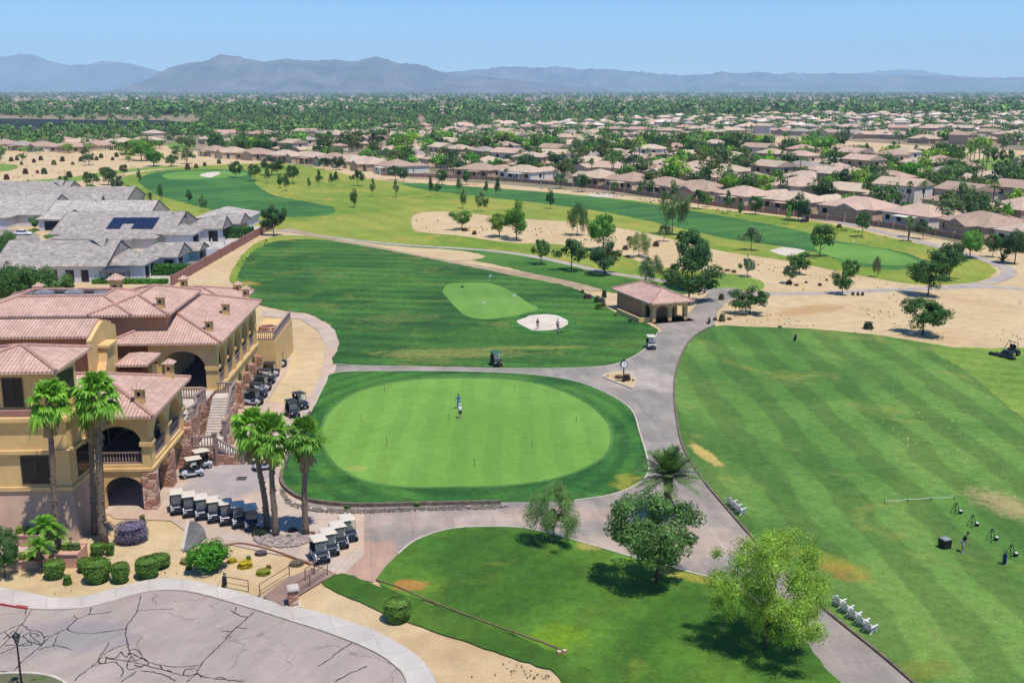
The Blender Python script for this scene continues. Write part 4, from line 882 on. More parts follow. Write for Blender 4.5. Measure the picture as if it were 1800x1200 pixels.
def hip(mb, x0, x1, y0, y1, ze, slope, ov=.6, mi=0, ends='hhhh', th=.22):
    """hip roof on a rectangle; ridge along the longer side; 'g' in ends (left,right,front,back) makes a gable there"""
    X0, X1, Y0, Y1 = x0 - ov, x1 + ov, y0 - ov, y1 + ov
    if X1 - X0 >= Y1 - Y0:
        hw = (Y1 - Y0) / 2; zr = ze + hw * slope; ym = (Y0 + Y1) / 2
        ra = X0 + (0 if ends[0] == 'g' else min(hw, (X1 - X0) / 2)); rb = X1 - (0 if ends[1] == 'g' else min(hw, (X1 - X0) / 2))
        r = [(ra, ym, zr), (rb + 1e-3, ym, zr)]
        c = [(X0, Y0, ze), (X1, Y0, ze), (X1, Y1, ze), (X0, Y1, ze)]
        fs = [(0, 1, 5, 4), (2, 3, 4, 5), (3, 0, 4), (1, 2, 5)]
    else:
        hw = (X1 - X0) / 2; zr = ze + hw * slope; xm = (X0 + X1) / 2
        ra = Y0 + (0 if ends[2] == 'g' else min(hw, (Y1 - Y0) / 2)); rb = Y1 - (0 if ends[3] == 'g' else min(hw, (Y1 - Y0) / 2))
        r = [(xm, ra, zr), (xm, rb + 1e-3, zr)]
        c = [(X0, Y0, ze), (X1, Y0, ze), (X1, Y1, ze), (X0, Y1, ze)]
        fs = [(1, 2, 5, 4), (3, 0, 4, 5), (0, 1, 4), (2, 3, 5)]
    mb.add(c + r, fs, mi)
    lo = [(x, y, z - th) for x, y, z in c]
    mb.add(c + lo, [(0, 4, 5, 1), (1, 5, 6, 2), (2, 6, 7, 3), (3, 7, 4, 0), (4, 7, 6, 5)], mi)
    return r, c
def caps(mb, r, c, mi, wdt=.34):                           # ridge and hip tiles
    segs = [(r[0], r[1])]
    if abs(r[0][0] - r[1][0]) >= abs(r[0][1] - r[1][1]): segs += [(r[0], c[0]), (r[0], c[3]), (r[1], c[1]), (r[1], c[2])]
    else: segs += [(r[0], c[0]), (r[0], c[1]), (r[1], c[2]), (r[1], c[3])]
    for a, b in segs:
        if (Vector(a) - Vector(b)).length > .3: mb.tube([Vector(a) + Vector((0, 0, .02)), Vector(b) + Vector((0, 0, .02))], wdt / 2, 6, mi)
def roof_part(name, parent, args, tile=None, label=None, cap=True):
    mb = MB(); r, c = hip(mb, *args[:6], **(args[6] if len(args) > 6 else {}))
    if cap: caps(mb, r, c, 1)
    return tag(mb.build(name, [tile or M_tile, M_ridge], parent), label)
def balustrade(parent, pts, z, hgt=1.05, name='balustrade', mat=None, gap=.26):
    mb = MB()
    for a, b in zip(pts[:-1], pts[1:]):
        za = z if len(a) < 3 else a[2]; zb = z if len(b) < 3 else b[2]
        A, B = Vector((a[0], a[1], za)), Vector((b[0], b[1], zb)); L = (B - A).length
        mb.beam(A + Vector((0, 0, hgt - .07)), B + Vector((0, 0, hgt - .07)), .24, .14); mb.beam(A + Vector((0, 0, .12)), B + Vector((0, 0, .12)), .22, .12)
        n = max(1, int(L / gap))
        for k in range(n):
            q = A.lerp(B, (k + .5) / n)
            mb.lathe([(.045, .17), (.085, .38), (.045, .62), (.06, hgt - .13)], 6, q)
    return mb.build(name, mat or M_trim, parent)
CL = empty('clubhouse', (-32.55, 103.0, 0), R(2.4), 'large yellow stucco clubhouse with pink clay tile roofs and arcaded verandas', 'clubhouse')
OX, OY = -32.3, 108
CL.scale = (1, 1, 1.14)
_MB = MB
class SB(MB):                                              # built in site coordinates, stored in the clubhouse's own
    def build(s, name, mats, parent=None, **kw):
        s.v = [(x - OX, y - OY, z) for x, y, z in s.v]
        return _MB.build(s, name, mats, parent, **kw)
MB = SB
# wing with two storeys of arches (front right)
mb = MB()
panel(mb, 'x', 97.0, .6, [(-39, 0), (-32.6, 0), (-32.6, 7.85), (-39, 7.85)], [arc_poly(-36.9, -33.35, .03, 1.5, 2.75), arc_poly(-37.3, -33.35, 3.75, 5.6, 6.9)], 0)
panel(mb, 'y', -32.6, .6, [(97.6, 0), (108.8, 0), (108.8, 7.85), (97.6, 7.85)], [arc_poly(98.5, 102.5, .03, 1.7, 3.0), arc_poly(103.6, 107.6, .03, 1.7, 3.0), arc_poly(98.5, 102.5, 3.75, 5.6, 6.9), arc_poly(103.6, 107.6, 3.75, 5.6, 6.9)], 0)
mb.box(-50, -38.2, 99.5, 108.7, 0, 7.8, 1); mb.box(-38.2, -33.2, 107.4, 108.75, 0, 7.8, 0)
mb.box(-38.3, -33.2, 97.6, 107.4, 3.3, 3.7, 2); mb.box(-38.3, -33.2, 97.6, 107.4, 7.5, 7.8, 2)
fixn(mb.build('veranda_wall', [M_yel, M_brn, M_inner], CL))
mb = MB()
for x0, x1, z in ((-39.0, -32.5, 7.45), (-37.4, -32.5, 3.25)): mb.box(x0, x1, 96.82, 97.0, z, z + .22)
for z in (7.45, 3.25): mb.box(-32.6, -32.42, 96.9, 108.8, z, z + .22)
for y in (97.0, 102.6, 107.7): mb.box(-33.4, -32.36, y - .12, y + 1.1, 5.35, 5.6); 
mb.box(-33.45, -32.3, 96.76, 96.998, 5.3, 5.62); fixn(mb.build('cornice', M_yel, CL))
mb = MB()
for y in (96.85, 102.55, 107.7):
    mb = MB(); mb.box(-33.45, -32.28, y - .14, y + 1.05, 0, 3.1); mb.build('stone_pier', M_stone, CL)
def winpart(x0, x1, y, z0, z1, axis='x', parent=CL, div=2):
    mb = MB(); fr = MB()
    if axis == 'x':
        mb.box(x0, x1, y - .02, y + .05, z0, z1); w_ = (x1 - x0)
        for k in range(div + 1): a = x0 + w_ * k / div; fr.box(a - .05, a + .05, y - .06, y - .025, z0, z1)
        for z in (z0, z1): fr.box(x0 - .05, x1 + .05, y - .07, y - .026, z - .05, z + .05)
    else:
        mb.box(y - .05, y + .02, x0, x1, z0, z1); w_ = (x1 - x0)
        for k in range(div + 1): a = x0 + w_ * k / div; fr.box(y + .025, y + .06, a - .05, a + .05, z0, z1)
        for z in (z0, z1): fr.box(y + .026, y + .07, x0 - .05, x1 + .05, z - .05, z + .05)
    o = mb.build('window', M_dark, parent); f = fr.build('window_frame', M_frame, o); return o
winpart(-45, -39, 99.48, 4, 7, div=4); winpart(99.8, 102.6, -38.18, 3.9, 6.8, 'y'); winpart(103.2, 107, -38.18, 3.9, 6.8, 'y', div=3)
rA = roof_part('roof', CL, (-48.0, -32.6, 97.0, 108.8, 7.9, .29, {'ov': .75}))
balustrade(CL, [(-37.2, 97.3), (-33.4, 97.3)], 3.72); balustrade(CL, [(-32.9, 98.5), (-32.9, 102.5)], 3.72); balustrade(CL, [(-32.9, 103.6), (-32.9, 107.6)], 3.72)
# tower bay at the left
FP = [(-60, 90.9), (-37.45, 90.9), (-37.1, 95.6), (-38.8, 98.4), (-60, 98.4)]
def grow(p, d): return [(-60, p[0][1] - d), (p[1][0] + d * .6, p[1][1] - d), (p[2][0] + d, p[2][1] - d * .4), (p[3][0] + d * .4, p[3][1] + d * .3), (-60, p[4][1])]
mb = MB(); mb.prism(FP, 3.75, 9.2); fixn(mb.build('tower_wall', M_yel, CL))
mb = MB(); a, b = grow(FP, .75), grow(FP, .02); n = len(a)
mb.add([(x, y, -.02) for x, y in a] + [(x, y, 3.8) for x, y in b], [(i, (i + 1) % n, n + (i + 1) % n, n + i) for i in range(n)] + [tuple(range(n, 2 * n))]); fixn(mb.build('tower_plinth', M_tan, CL))
mb = MB()
for z, g, h_ in ((3.75, .22, .3), (6.6, .30, .28), (9.05, .34, .3)): mb.prism(grow(FP, g), z, z + h_)
fixn(mb.build('tower_cornice', M_yel, CL))
U = [(-60, 91.7), (-38.6, 91.7), (-37.9, 95.4), (-39.3, 98.2), (-60, 98.2)]
mb = MB(); mb.prism(U, 9.35, 12.8); fixn(mb.build('upper_tower_wall', M_yel, CL))
winpart(-42.6, -41.0, 91.67, 10.0, 12.1); winpart(-41.4, -39.1, 90.87, 4.3, 6.4)
for z0, z1, fx in ((10.0, 12.2, .8), (4.3, 6.45, .0)):      # window in the slanted bay side
    m = _MB(); a, b = (Vector((-38.45, 92.6, 0)), Vector((-38.0, 95.0, 0))) if fx else (Vector((-37.36, 92.3, 0)), Vector((-37.15, 95.1, 0)))
    d = Vector((.04, 0, 0)); m.add([tuple(p + Vector((-OX, -OY, z)) + d * k) for k in (0, 1) for p, z in ((a, z0), (b, z0), (b, z1), (a, z1))], [(0, 1, 2, 3), (4, 5, 6, 7), (0, 1, 5, 4), (1, 2, 6, 5), (2, 3, 7, 6), (3, 0, 4, 7)])
    fixn(m.build('window', M_dark, CL))
mb = MB(); mb.box(-43.8, -39.8, 91.0, 91.66, 9.36, 9.8); fixn(mb.build('window_planter', plain('planter_pink', C('a97f74')), CL))
rB = roof_part('roof', CL, (-45.8, -38.4, 91.3, 98.3, 12.85, .25, {'ov': .7}))
mb = MB(); mb.box(-70, -45.3, 91.72, 98.1, 9.4, 12.4); mb.build('rear_wall', M_yel, CL)
roof_part('roof', CL, (-72, -45.0, 93.7, 101.7, 12.0, .25, {'ov': .5}))
# long gabled wing behind the tower
mb = MB(); mb.box(-76, -41.4, 110.4, 116.0, 0, 11.6); mb.build('rear_wall', M_brn, CL)
roof_part('roof', CL, (-76, -42.2, 109.9, 116.2, 11.7, .24, {'ends': 'hghh', 'ov': .55}), cap=False)
P7 = [(109.2, 0), (116.9, 0), (116.9, 11.3), (114.8, 12.0), (113.1, 12.4), (111.4, 12.0), (109.2, 11.3)]
mb = MB(); mb.add([(-41.7, y, z) for y, z in P7] + [(-41.25, y, z) for y, z in P7], [tuple(range(7)), tuple(range(13, 6, -1))] + [(i, (i + 1) % 7, 7 + (i + 1) % 7, 7 + i) for i in range(7)])
prof = [(110.0, 0), (114.6, 0), (114.6, 8.2), (113.8, 9.0), (113.4, 10.3), (111.2, 10.3), (110.8, 9.1), (110.0, 8.2)]
n = len(prof); mb.add([(-41.24, y, z) for y, z in prof] + [(-40.4, y, z) for y, z in prof], [tuple(range(n)), tuple(range(2 * n - 1, n - 1, -1))] + [(i, (i + 1) % n, n + (i + 1) % n, n + i) for i in range(n)])
mb.box(-41.24, -40.1, 110.9, 113.7, 10.32, 10.55); fixn(mb.build('gable_buttress', M_yel, CL))
# main block with the flat roof
mb = MB(); mb.box(-57.9, -37.4, 121.9, 133.2, 0, 11.15, 0); mb.box(-42.6, -38.0, 118.6, 121.85, 0, 7.2, 1); mb.build('main_wall', [M_brn, M_yel], CL)
mb = MB(); mb.box(-42.5, -37.9, 118.1, 118.58, 6.7, 7.35); mb.build('cornice', M_yel, CL)
winpart(-41.7, -38.6, 118.55, 4.6, 6.6, div=3)
def ring_roof(x0, x1, y0, y1, ze, dep, rise, ov=.6):        # sloping tile band around a sunken flat roof
    mb = MB(); o = [(x0 - ov, y0 - ov), (x1 + ov, y0 - ov), (x1 + ov, y1 + ov), (x0 - ov, y1 + ov)]; q = [(x0 + dep, y0 + dep), (x1 - dep, y0 + dep), (x1 - dep, y1 - dep), (x0 + dep, y1 - dep)]
    vs = [(x, y, ze) for x, y in o] + [(x, y, ze + rise) for x, y in q] + [(x, y, ze - .22) for x, y in o] + [(x, y, ze + rise - .75) for x, y in q]
    fs = [(i, (i + 1) % 4, 4 + (i + 1) % 4, 4 + i) for i in range(4)] + [(8 + i, 8 + (i + 1) % 4, (i + 1) % 4, i) for i in range(4)]
    inn = [(4 + i, 4 + (i + 1) % 4, 12 + (i + 1) % 4, 12 + i) for i in range(4)]
    mb.add(vs, fs, 0); b = len(mb.v) - 16; mb.add(vs, inn + [(12, 13, 14, 15)], 1)
    for i in range(4):
        mb.tube([vs[i], vs[4 + i]], .17, 6, 2); mb.tube([vs[4 + i], vs[4 + (i + 1) % 4]], .17, 6, 2)
    return mb.build('roof', [M_tile, M_white, M_ridge], CL), q, ze + rise - .75
rD, q, zf = ring_roof(-58.2, -41.5, 121.9, 133.5, 11.4, 3.6, 1.2)
rD2, q2, zf2 = ring_roof(-78, -59, 123, 136, 10.2, 3.4, 1.1)
mb = MB(); mb.box(-77.6, -59.3, 123.3, 135.6, 0, 10.1); mb.build('rear_wall', M_brn, CL)
rE = roof_part('roof', CL, (-45.0, -37.5, 121.9, 135.6, 11.4, .28, {'ov': .62}))
roof_part('roof', CL, (-46, -34.6, 143.5, 154, 8.4, .24)); mb = MB(); mb.box(-45.8, -34.8, 143.8, 153.5, 0, 8.3); mb.build('rear_wall', M_yel, CL)
mb = MB()
for x, y in ((-52.5, 127.6), (-49.2, 127.8)): mb = MB(); mb.box(x - .9, x + .9, y - .8, y + .8, zf, zf + .9, 0, .05, .05); mb.lathe([(.5, zf + .91), (.5, zf + 1.0), (.1, zf + 1.0)], 12, (x, y, 0)); mb.build('rooftop_unit', M_galv, CL)
mb = MB()
mb.tube([(-53.8, 126, zf + .5), (-53.8, 129.4, zf + .5), (-47.5, 129.4, zf + .5)], .12, 6); mb.build('roof_duct', M_metal, CL)
for x, y in ((-72, 129), (-68, 130.5)): mb = MB(); mb.box(x - 1, x + 1, y - .9, y + .9, zf2, zf2 + 1.0, 0, .05, .05); mb.build('rooftop_unit', M_galv, CL)
roof_part('roof', CL, (-40.2, -37.4, 113.4, 118.0, 8.3, .26, {'ov': .3}), cap=False); mb = MB(); mb.box(-39.75, -37.6, 116.35, 117.9, 0, 8.2); mb.build('low_wall', M_yel, CL)
# long arcade wing at the right
Yc = [120.8 + 4.25 * k for k in range(5)]
mb = MB()
panel(mb, 'x', 120.0, .6, [(-39.0, 0), (-31.6, 0), (-31.6, 8.95), (-39.0, 8.95)], [arc_poly(-37.7, -32.9, 4.35, 6.3, 8.05, 16)])
panel(mb, 'y', -31.6, .6, [(120.6, 0), (142.6, 0), (142.6, 8.95), (120.6, 8.95)], [arc_poly(y, y + 3.3, 4.35, 6.5, 8.1) for y in Yc] + [arc_poly(y + .3, y + 2.9, .03, 2.1, 3.4) for y in Yc])
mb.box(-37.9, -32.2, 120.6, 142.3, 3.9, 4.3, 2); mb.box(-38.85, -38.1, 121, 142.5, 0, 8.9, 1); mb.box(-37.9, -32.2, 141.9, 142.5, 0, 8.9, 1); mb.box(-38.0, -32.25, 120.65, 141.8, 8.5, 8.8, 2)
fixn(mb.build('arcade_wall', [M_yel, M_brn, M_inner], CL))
mb = MB()
for y in [120.05] + [y + 3.35 for y in Yc]: mb.box(-32.2, -31.4, y - .02, y + .84, 6.3, 6.55)
mb.box(-38.9, -31.5, 119.86, 119.998, 4.05, 4.3); mb.box(-31.598, -31.42, 119.9, 142.7, 4.0, 4.25); mb.box(-32.95, -31.35, 119.8, 119.855, 6.3, 6.55); fixn(mb.build('cornice', M_yel, CL))
mb = MB()
for y in [119.95] + [y + 3.28 for y in Yc]: mb = MB(); mb.box(-32.0, -30.9, y, y + .95, 0, 2.9, 0, .03, .03); mb.build('stone_pier', M_stone, CL)
for y in Yc: balustrade(CL, [(-31.9, y), (-31.9, y + 3.3)], 4.32)
winpart(122, 140, -38.08, 4.5, 7.8, 'y', div=9)
rF = roof_part('roof', CL, (-42.6, -31.6, 120.0, 142.6, 9.0, .29, {'ov': .7}))
# pergola between the wings
mb = MB()
for k in range(15): mb.box(-42.2 + k * .33, -42.1 + k * .33, 113.4, 118.0, 7.62, 7.85)
for y in (113.9, 117.4): mb.box(-42.4, -37.3, y, y + .18, 7.38, 7.6)
for x in (-41.9, -37.7): mb.box(x, x + .22, 113.9, 114.1, 4.2, 7.36)
mb.build('pergola', M_wood, CL)
# terrace, stair and stone walls
mb = MB(); edge = [(-32.1, 108.9), (-31.7, 110.4), (-31.9, 112.0), (-32.5, 113.4), (-32.3, 115.0), (-32.0, 116.4), (-32.0, 119.9)]
mb.prism([(-42.4, 108.9)] + edge + [(-42.4, 119.9)], .0, 4.15, 0); fixn(mb.build('terrace_wall', M_stone, CL))
mb = MB(); mb.prism([(-42.3, 108.92)] + [(x - .02, y) for x, y in edge] + [(-42.3, 119.85)], 4.155, 4.2); fixn(mb.build('terrace_floor', M_floor, CL))
balustrade(CL, [(x - .15, y) for x, y in edge[:-1]], 4.2); balustrade(CL, [(-38, 116.6), (-34.4, 116.6), (-32.2, 116.5)], 4.2)
mb = MB()
for k in range(14):
    y = 112.6 + k * .31; mb.box(-31.6, -29.75, y, y + .31 if k < 13 else 118.6, 0, 1.6 + .185 * (k + 1))
fixn(mb.build('stair', M_step, CL))
mb = MB(); mb.box(-31.65, -29.6, 108.6, 112.6, 0, 1.6, 0)
for k in range(8): mb.box(-29.6 + k * .32, -29.28 + k * .32, 109.0, 111.3, 0, 1.6 - .19 * (k + 1) + .0)
fixn(mb.build('stair_landing', M_step, CL))
mb = MB(); mb.box(-31.9, -29.55, 108.2, 108.58, 0, 1.75); mb.box(-29.55, -27.0, 108.55, 108.98, 0, 1.0); mb2 = MB(); mb2.box(-29.7, -29.35, 112.7, 118.7, 0, 3.2); mb.box(-32.6, -31.9, 108.0, 108.85, 0, 3.6)
[fixn(m_.build('stair_stone_wall', M_stone, CL)) for m_ in (mb, mb2)]
balustrade(CL, [(-31.9, 108.4), (-29.6, 108.4)], 1.75); balustrade(CL, [(-29.5, 108.75, 1.5), (-27.1, 108.75, .15)], 0); balustrade(CL, [(-29.52, 112.7, 1.9), (-29.52, 116.6, 4.2), (-29.52, 118.6, 4.2)], 0); balustrade(CL, [(-31.5, 118.7), (-29.6, 118.7)], 4.2)
mb = MB()
for x, y, z in ((-29.6, 108.4, 0), (-27.0, 108.75, 0), (-27.0, 111.4, 0), (-29.52, 112.5, 0)): mb = MB(); mb.box(x - .2, x + .2, y - .2, y + .2, z, 1.2 if x > -28 else 3.0); mb.box(x - .26, x + .26, y - .26, y + .26, 1.2 if x > -28 else 3.0, 1.35 if x > -28 else 3.14); mb.build('stair_newel', M_trim, CL)
# fire-pit terrace at the far end
mb = MB(); mb.box(-33.4, -29.5, 144, 158, 0, 4.2); mb.build('fire_terrace_wall', M_yel, CL)
balustrade(CL, [(-33.2, 144.2), (-29.7, 144.2), (-29.7, 157.8)], 4.2)
mb = MB(); mb.lathe([(1.3, 4.22), (1.3, 4.75), (.9, 4.75), (.85, 4.5)], 20, (-31.5, 150, 0)); mb.build('fire_pit', M_stone, CL)
# little tile-capped chimneys
def chimney(x, y, z, parent, s=1.0, tall=1.0):
    s *= .82; tall *= .85; z -= .12
    o = MB(); o.box(x - .45 * s, x + .45 * s, y - .45 * s, y + .45 * s, z - .7, z + .75 * tall * s); o.box(x - .62 * s, x + .62 * s, y - .62 * s, y + .62 * s, z + .75 * tall * s, z + .9 * tall * s)
    ww = MB()
    h0 = z + .9 * tall * s
    b = [(x - .75 * s, y - .75 * s, h0 + .02), (x + .75 * s, y - .75 * s, h0 + .02), (x + .75 * s, y + .75 * s, h0 + .02), (x - .75 * s, y + .75 * s, h0 + .02), (x, y, h0 + .5 * s)]
    o.add(b, [(0, 1, 4), (1, 2, 4), (2, 3, 4), (3, 0, 4), (3, 2, 1, 0)], 1)
    for sx, sy in ((0, -1), (1, 0)):
        xx, yy = x + sx * .455 * s, y + sy * .455 * s; hw = .16 * s
        o.box(xx - (hw if sx == 0 else .01), xx + (hw if sx == 0 else .01), yy - (hw if sy == 0 else .01), yy + (hw if sy == 0 else .01), z + .05, z + .5 * tall * s, 2)
    return o.build('chimney', [M_yel, M_tile, M_dark], parent)
for x, y, z, p in ((-38.2, 123.4, 12.3, rE), (-32.8, 122.4, 10.1, rF), (-32.9, 131.5, 10.2, rF), (-32.6, 142, 10.1, rF), (-33.6, 98.6, 9.1, rA), (-33.4, 107.8, 9.1, rA), (-38.6, 135.2, 12.3, rE), (-59.5, 125, 10.9, rD2), (-64, 127, 11.2, rD2), (-54.6, 131.5, 12.2, rD), (-35.8, 152.5, 9.0, CL)):
    chimney(x, y, z, p)
chimney(-45.6, 131.6, 12.2, rD, 1.55, 1.35); chimney(-45.2, 93.2, 13.4, rB, 1.2, 1.5)
MB = _MB

# ---------------------------------------------------------------- pavilion by the cart road
def pavilion():
    ax, ay = G(1147, 567)
    o = empty('golf_pavilion', (ax, ay, 0), R(20), 'small brown pavilion with pink hip tile roof and arched porch by the cart road', 'pavilion')
    WD, L = 6.4, 13.5
    m = MB(); m.box(0, WD, 4.0, L, 0, 3.3); m.build('wall', M_brn, o)
    m = MB(); panel(m, 'x', 0.0, .5, [(0, 0), (WD, 0), (WD, 3.3), (0, 3.3)], [arc_poly(.6, 2.9, .03, 1.9, 2.6), arc_poly(3.5, 5.8, .03, 1.9, 2.6)])
    panel(m, 'y', WD, .5, [(.5, 0), (3.98, 0), (3.98, 3.3), (.5, 3.3)], [arc_poly(.9, 3.5, .03, 1.8, 2.6)]); panel(m, 'y', .5, .5, [(.5, 0), (3.98, 0), (3.98, 3.3), (.5, 3.3)], [arc_poly(.9, 3.5, .03, 1.8, 2.6)]); fixn(m.build('porch_wall', M_yel, o))
    m = MB(); m.box(-.4, WD + .8, -1.2, 3.9, .0, .07); m.build('porch_floor', plain('brick_floor', C('b07a62')), o)
    m = MB(); r, c = hip(m, 0, WD, 0, L, 3.32, .42, ov=.85); caps(m, r, c, 1); m.build('roof', [M_tile, M_ridge], o)
    m = MB(); m.box(.5, 1.6, 3.9, 3.98, .1, 2.3); m.build('door', M_frame, o)
    m = MB(); m.box(-2.2, -1.9, .5, 9, 0, .8); m.box(-1.9, -.05, .5, .8, 0, .8); m.build('garden_wall', M_yel, o)
pavilion()
# ---------------------------------------------------------------- houses of the suburb
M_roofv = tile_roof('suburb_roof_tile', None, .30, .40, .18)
M_wallv = tinted('suburb_stucco', .9, .06, .6)
M_garage = plain('garage_door', C('d6cdbf'), .7)
KEEPROOF = []
def house_proto(i, w, d, st, gables, wings):
    """w x d main block with st storeys; gables: ends of the main roof; wings: (x0,x1,y0,y1,height,ends)"""
    o = empty('house'); h = 2.9 * st + .2
    m = MB(); m.box(-w / 2, w / 2, -d / 2, d / 2, 0, h)
    for a in wings: m.box(a[0], a[1], a[2], a[3], 0, a[4] - .004)
    def gab(x0, x1, y0, y1, ze, ends):
        if x1 - x0 >= y1 - y0:
            ym = (y0 + y1) / 2; z = ze + (y1 - y0 + .9) / 2 * .36 - .18
            for e, x in (('g' == ends[0], x0), ('g' == ends[1], x1)):
                if e: m.add([(x - .01, y0, ze - .1), (x - .01, y1, ze - .1), (x - .01, ym, z), (x + .01, y0, ze - .1), (x + .01, y1, ze - .1), (x + .01, ym, z)], [(0, 1, 2), (5, 4, 3)])
        else:
            xm = (x0 + x1) / 2; z = ze + (x1 - x0 + .9) / 2 * .36 - .18
            for e, y in (('g' == ends[2], y0), ('g' == ends[3], y1)):
                if e: m.add([(x0, y - .01, ze - .1), (x1, y - .01, ze - .1), (xm, y - .01, z), (x0, y + .01, ze - .1), (x1, y + .01, ze - .1), (xm, y + .01, z)], [(0, 1, 2), (5, 4, 3)])
    gab(-w / 2, w / 2, -d / 2, d / 2, h, gables)
    for a in wings: gab(*a[:5], a[5])
    wall = m.build('wall', M_wallv, o)
    m = MB(); hip(m, -w / 2, w / 2, -d / 2, d / 2, h, .36, ov=.45, ends=gables, th=.18)
    for a in wings: hip(m, *a[:5], .36, ov=.45, ends=a[5], th=.18)
    rf = m.build('roof', M_roofv, o)
    rr = random.Random(i)
    if wings and rr.random() < .8:
        a = wings[0]
        mm = MB(); mm.box(a[0] + .6, a[1] - .6, a[2] - .03, a[2] + .02, .05, 2.4); mm.build('garage_door', M_garage, o)
    for k in range(3 + st):
        mm = MB(); x = -w / 2 + (k + .5) * w / (3 + st); z = 1.0 + (2.9 if st == 2 and k % 2 else 0)
        y = d / 2; mm.box(x - .8, x + .8, y - .03, y + .04, z, z + 1.3); mm.build('window', M_dark, o)
    for k in range(2 + st):
        if st == 1 and wings: continue
        mm = MB(); x = -w / 2 + (k + .5) * w / (2 + st); z = .9 + (2.9 if st == 2 and k % 2 else 0)
        mm.box(x - .7, x + .7, -d / 2 - .04, -d / 2 + .03, z, z + 1.3); mm.build('window', M_dark, o)
    for s_ in (-1, 1):
        mm = MB(); mm.box(s_ * w / 2 - .04, s_ * w / 2 + .04, -.8, .7, .9 + 2.9 * (st - 1), 2.2 + 2.9 * (st - 1)); mm.build('window', M_dark, o)
    mm = MB(); mm.box(-.3 * w, .1 * w, d / 2 + .02, d / 2 + 3.2, 2.55, 2.75)
    for x in (-.29 * w, .09 * w): mm.box(x - .15, x + .15, d / 2 + 2.9, d / 2 + 3.2, 0, 2.54)
    if st == 1: mm.build('patio_cover', M_wallv, o)
    return o
HP = [house_proto(0, 16, 12, 1, 'hhhh', [(-8.5, -1.5, -10.5, -2, 3.1, 'hhgh'), (3, 8, -8.5, -3, 3.1, 'hhhh')]),
      house_proto(1, 18, 13, 1, 'hhhh', [(1.5, 8.8, -11, -3, 3.1, 'hhhh'), (-6, 1, 2, 9.5, 3.1, 'hhhg')]),
      house_proto(2, 14, 14, 1, 'hhgg', [(-7.4, -.5, -11, -4, 3.05, 'hhhh'), (2, 9.5, -2, 5, 3.05, 'hghh')]),
      house_proto(3, 13, 10, 2, 'hhhh', [(-6.8, 0, -9.5, -3, 3.0, 'hhgh'), (2, 7.8, 2, 8, 3.0, 'hhhh')]),
      house_proto(4, 14, 10, 2, 'gghh', [(-7.2, -.5, -9, -3, 3.0, 'hhhh')]),
      house_proto(5, 20, 11, 1, 'hhhh', [(-9.5, -2.5, -11.5, -3, 3.1, 'hhgh'), (4, 9.8, 1, 10, 3.1, 'hhhg')])]
ROOFC = [('pinkish', 'd8b8a2'), ('tan', 'd2b89e'), ('rosy', 'cfa894'), ('sandy', 'dcc4a8'), ('brownish', 'bfa28c'), ('tan', 'd6bca6'), ('greyish', 'b4a598')]
WALLC = ['d8c4a4', 'c9b090', 'bfa58a', 'e0d6c8', 'b09a84', 'cdb8a0']
FRONT = [(-20, 262), (110, 268), (250, 256), (360, 275), (430, 281), (560, 290), (690, 307), (860, 314), (1000, 324), (1090, 333), (1200, 349), (1330, 367), (1440, 380), (1560, 394), (1660, 409), (1790, 433), (1900, 455)]
FW = [G(*p) for p in smooth(FRONT, 4, False)]
def in_poly(x, y, P):
    c = False
    for i in range(len(P)):
        (ax, ay), (bx, by) = P[i - 1], P[i]
        if (ay > y) != (by > y) and x < (bx - ax) * (y - ay) / (by - ay) + ax: c = not c
    return c
KEEP_OUT = [[(1360, 236), (1480, 243), (1600, 251), (1830, 260), (1830, 306), (1715, 304), (1700, 286), (1560, 277), (1450, 268), (1360, 258)], [(1265, 236), (1370, 235), (1360, 256), (1270, 257)], [(590, 268), (700, 268), (690, 290), (600, 292)], [(-40, 203), (345, 204), (340, 226), (230, 231), (-40, 235)], [(285, 244), (360, 244), (370, 272), (280, 272)]]
def front_dist(x, y):                                     # signed distance beyond the front line of houses
    best = None
    for (ax, ay), (bx, by) in zip(FW[:-1], FW[1:]):
        dx, dy = bx - ax, by - ay; t = max(0, min(1, ((x - ax) * dx + (y - ay) * dy) / (dx * dx + dy * dy)))
        qx, qy = ax + dx * t, ay + dy * t; d = math.hypot(x - qx, y - qy); s = 1 if (dx * (y - qy) - dy * (x - qx)) > 0 else -1
        if best is None or d < best[0]: best = (d, s)
    return best[0] * best[1]
cand = []; r = random.Random(5); ROWW = [8 + 36 * k + (9 if k % 2 else 0) for k in range(60)]
# rows follow parallel lines of the front: sample rows in (direction, offset) by walking shifted copies of the front line
nrm = Vector((.62, .78)).normalized()
for row, off in enumerate(ROWW):
    L = [Vector(p) + nrm * off * (1.0) for p in FW]
    acc = r.uniform(0, 10)
    for a, b in zip(L[:-1], L[1:]):
        seg = (b - a).length; ang = math.atan2(b.y - a.y, b.x - a.x)
        while acc < seg:
            p = a.lerp(b, acc / seg); acc += r.uniform(19, 24)
            if off > 60: p += Vector((r.uniform(-3, 3), r.uniform(-4, 4)))
            px, py = proj(p.x, p.y)
            if not (-40 < px < 1850) or py < 184: continue
            if any(in_poly(px, py, K) for K in KEEP_OUT) or r.random() < .09: continue
            if any((p.x - c[1]) ** 2 + (p.y - c[2]) ** 2 < 16.5 ** 2 for c in cand[-260:]): continue
            cand.append((row, p.x, p.y, ang + (0 if row % 2 else pi) + r.uniform(-.12, .12), px, py))
        acc -= seg
cand.sort(key=lambda c: c[2])
near, farh = cand[:285], cand[285:]
byrow = {}
for c in near: byrow.setdefault(c[0], []).append(c)
rowno = {row: i + 1 for i, row in enumerate(sorted(byrow))}
NEARH = []; usedp = set()
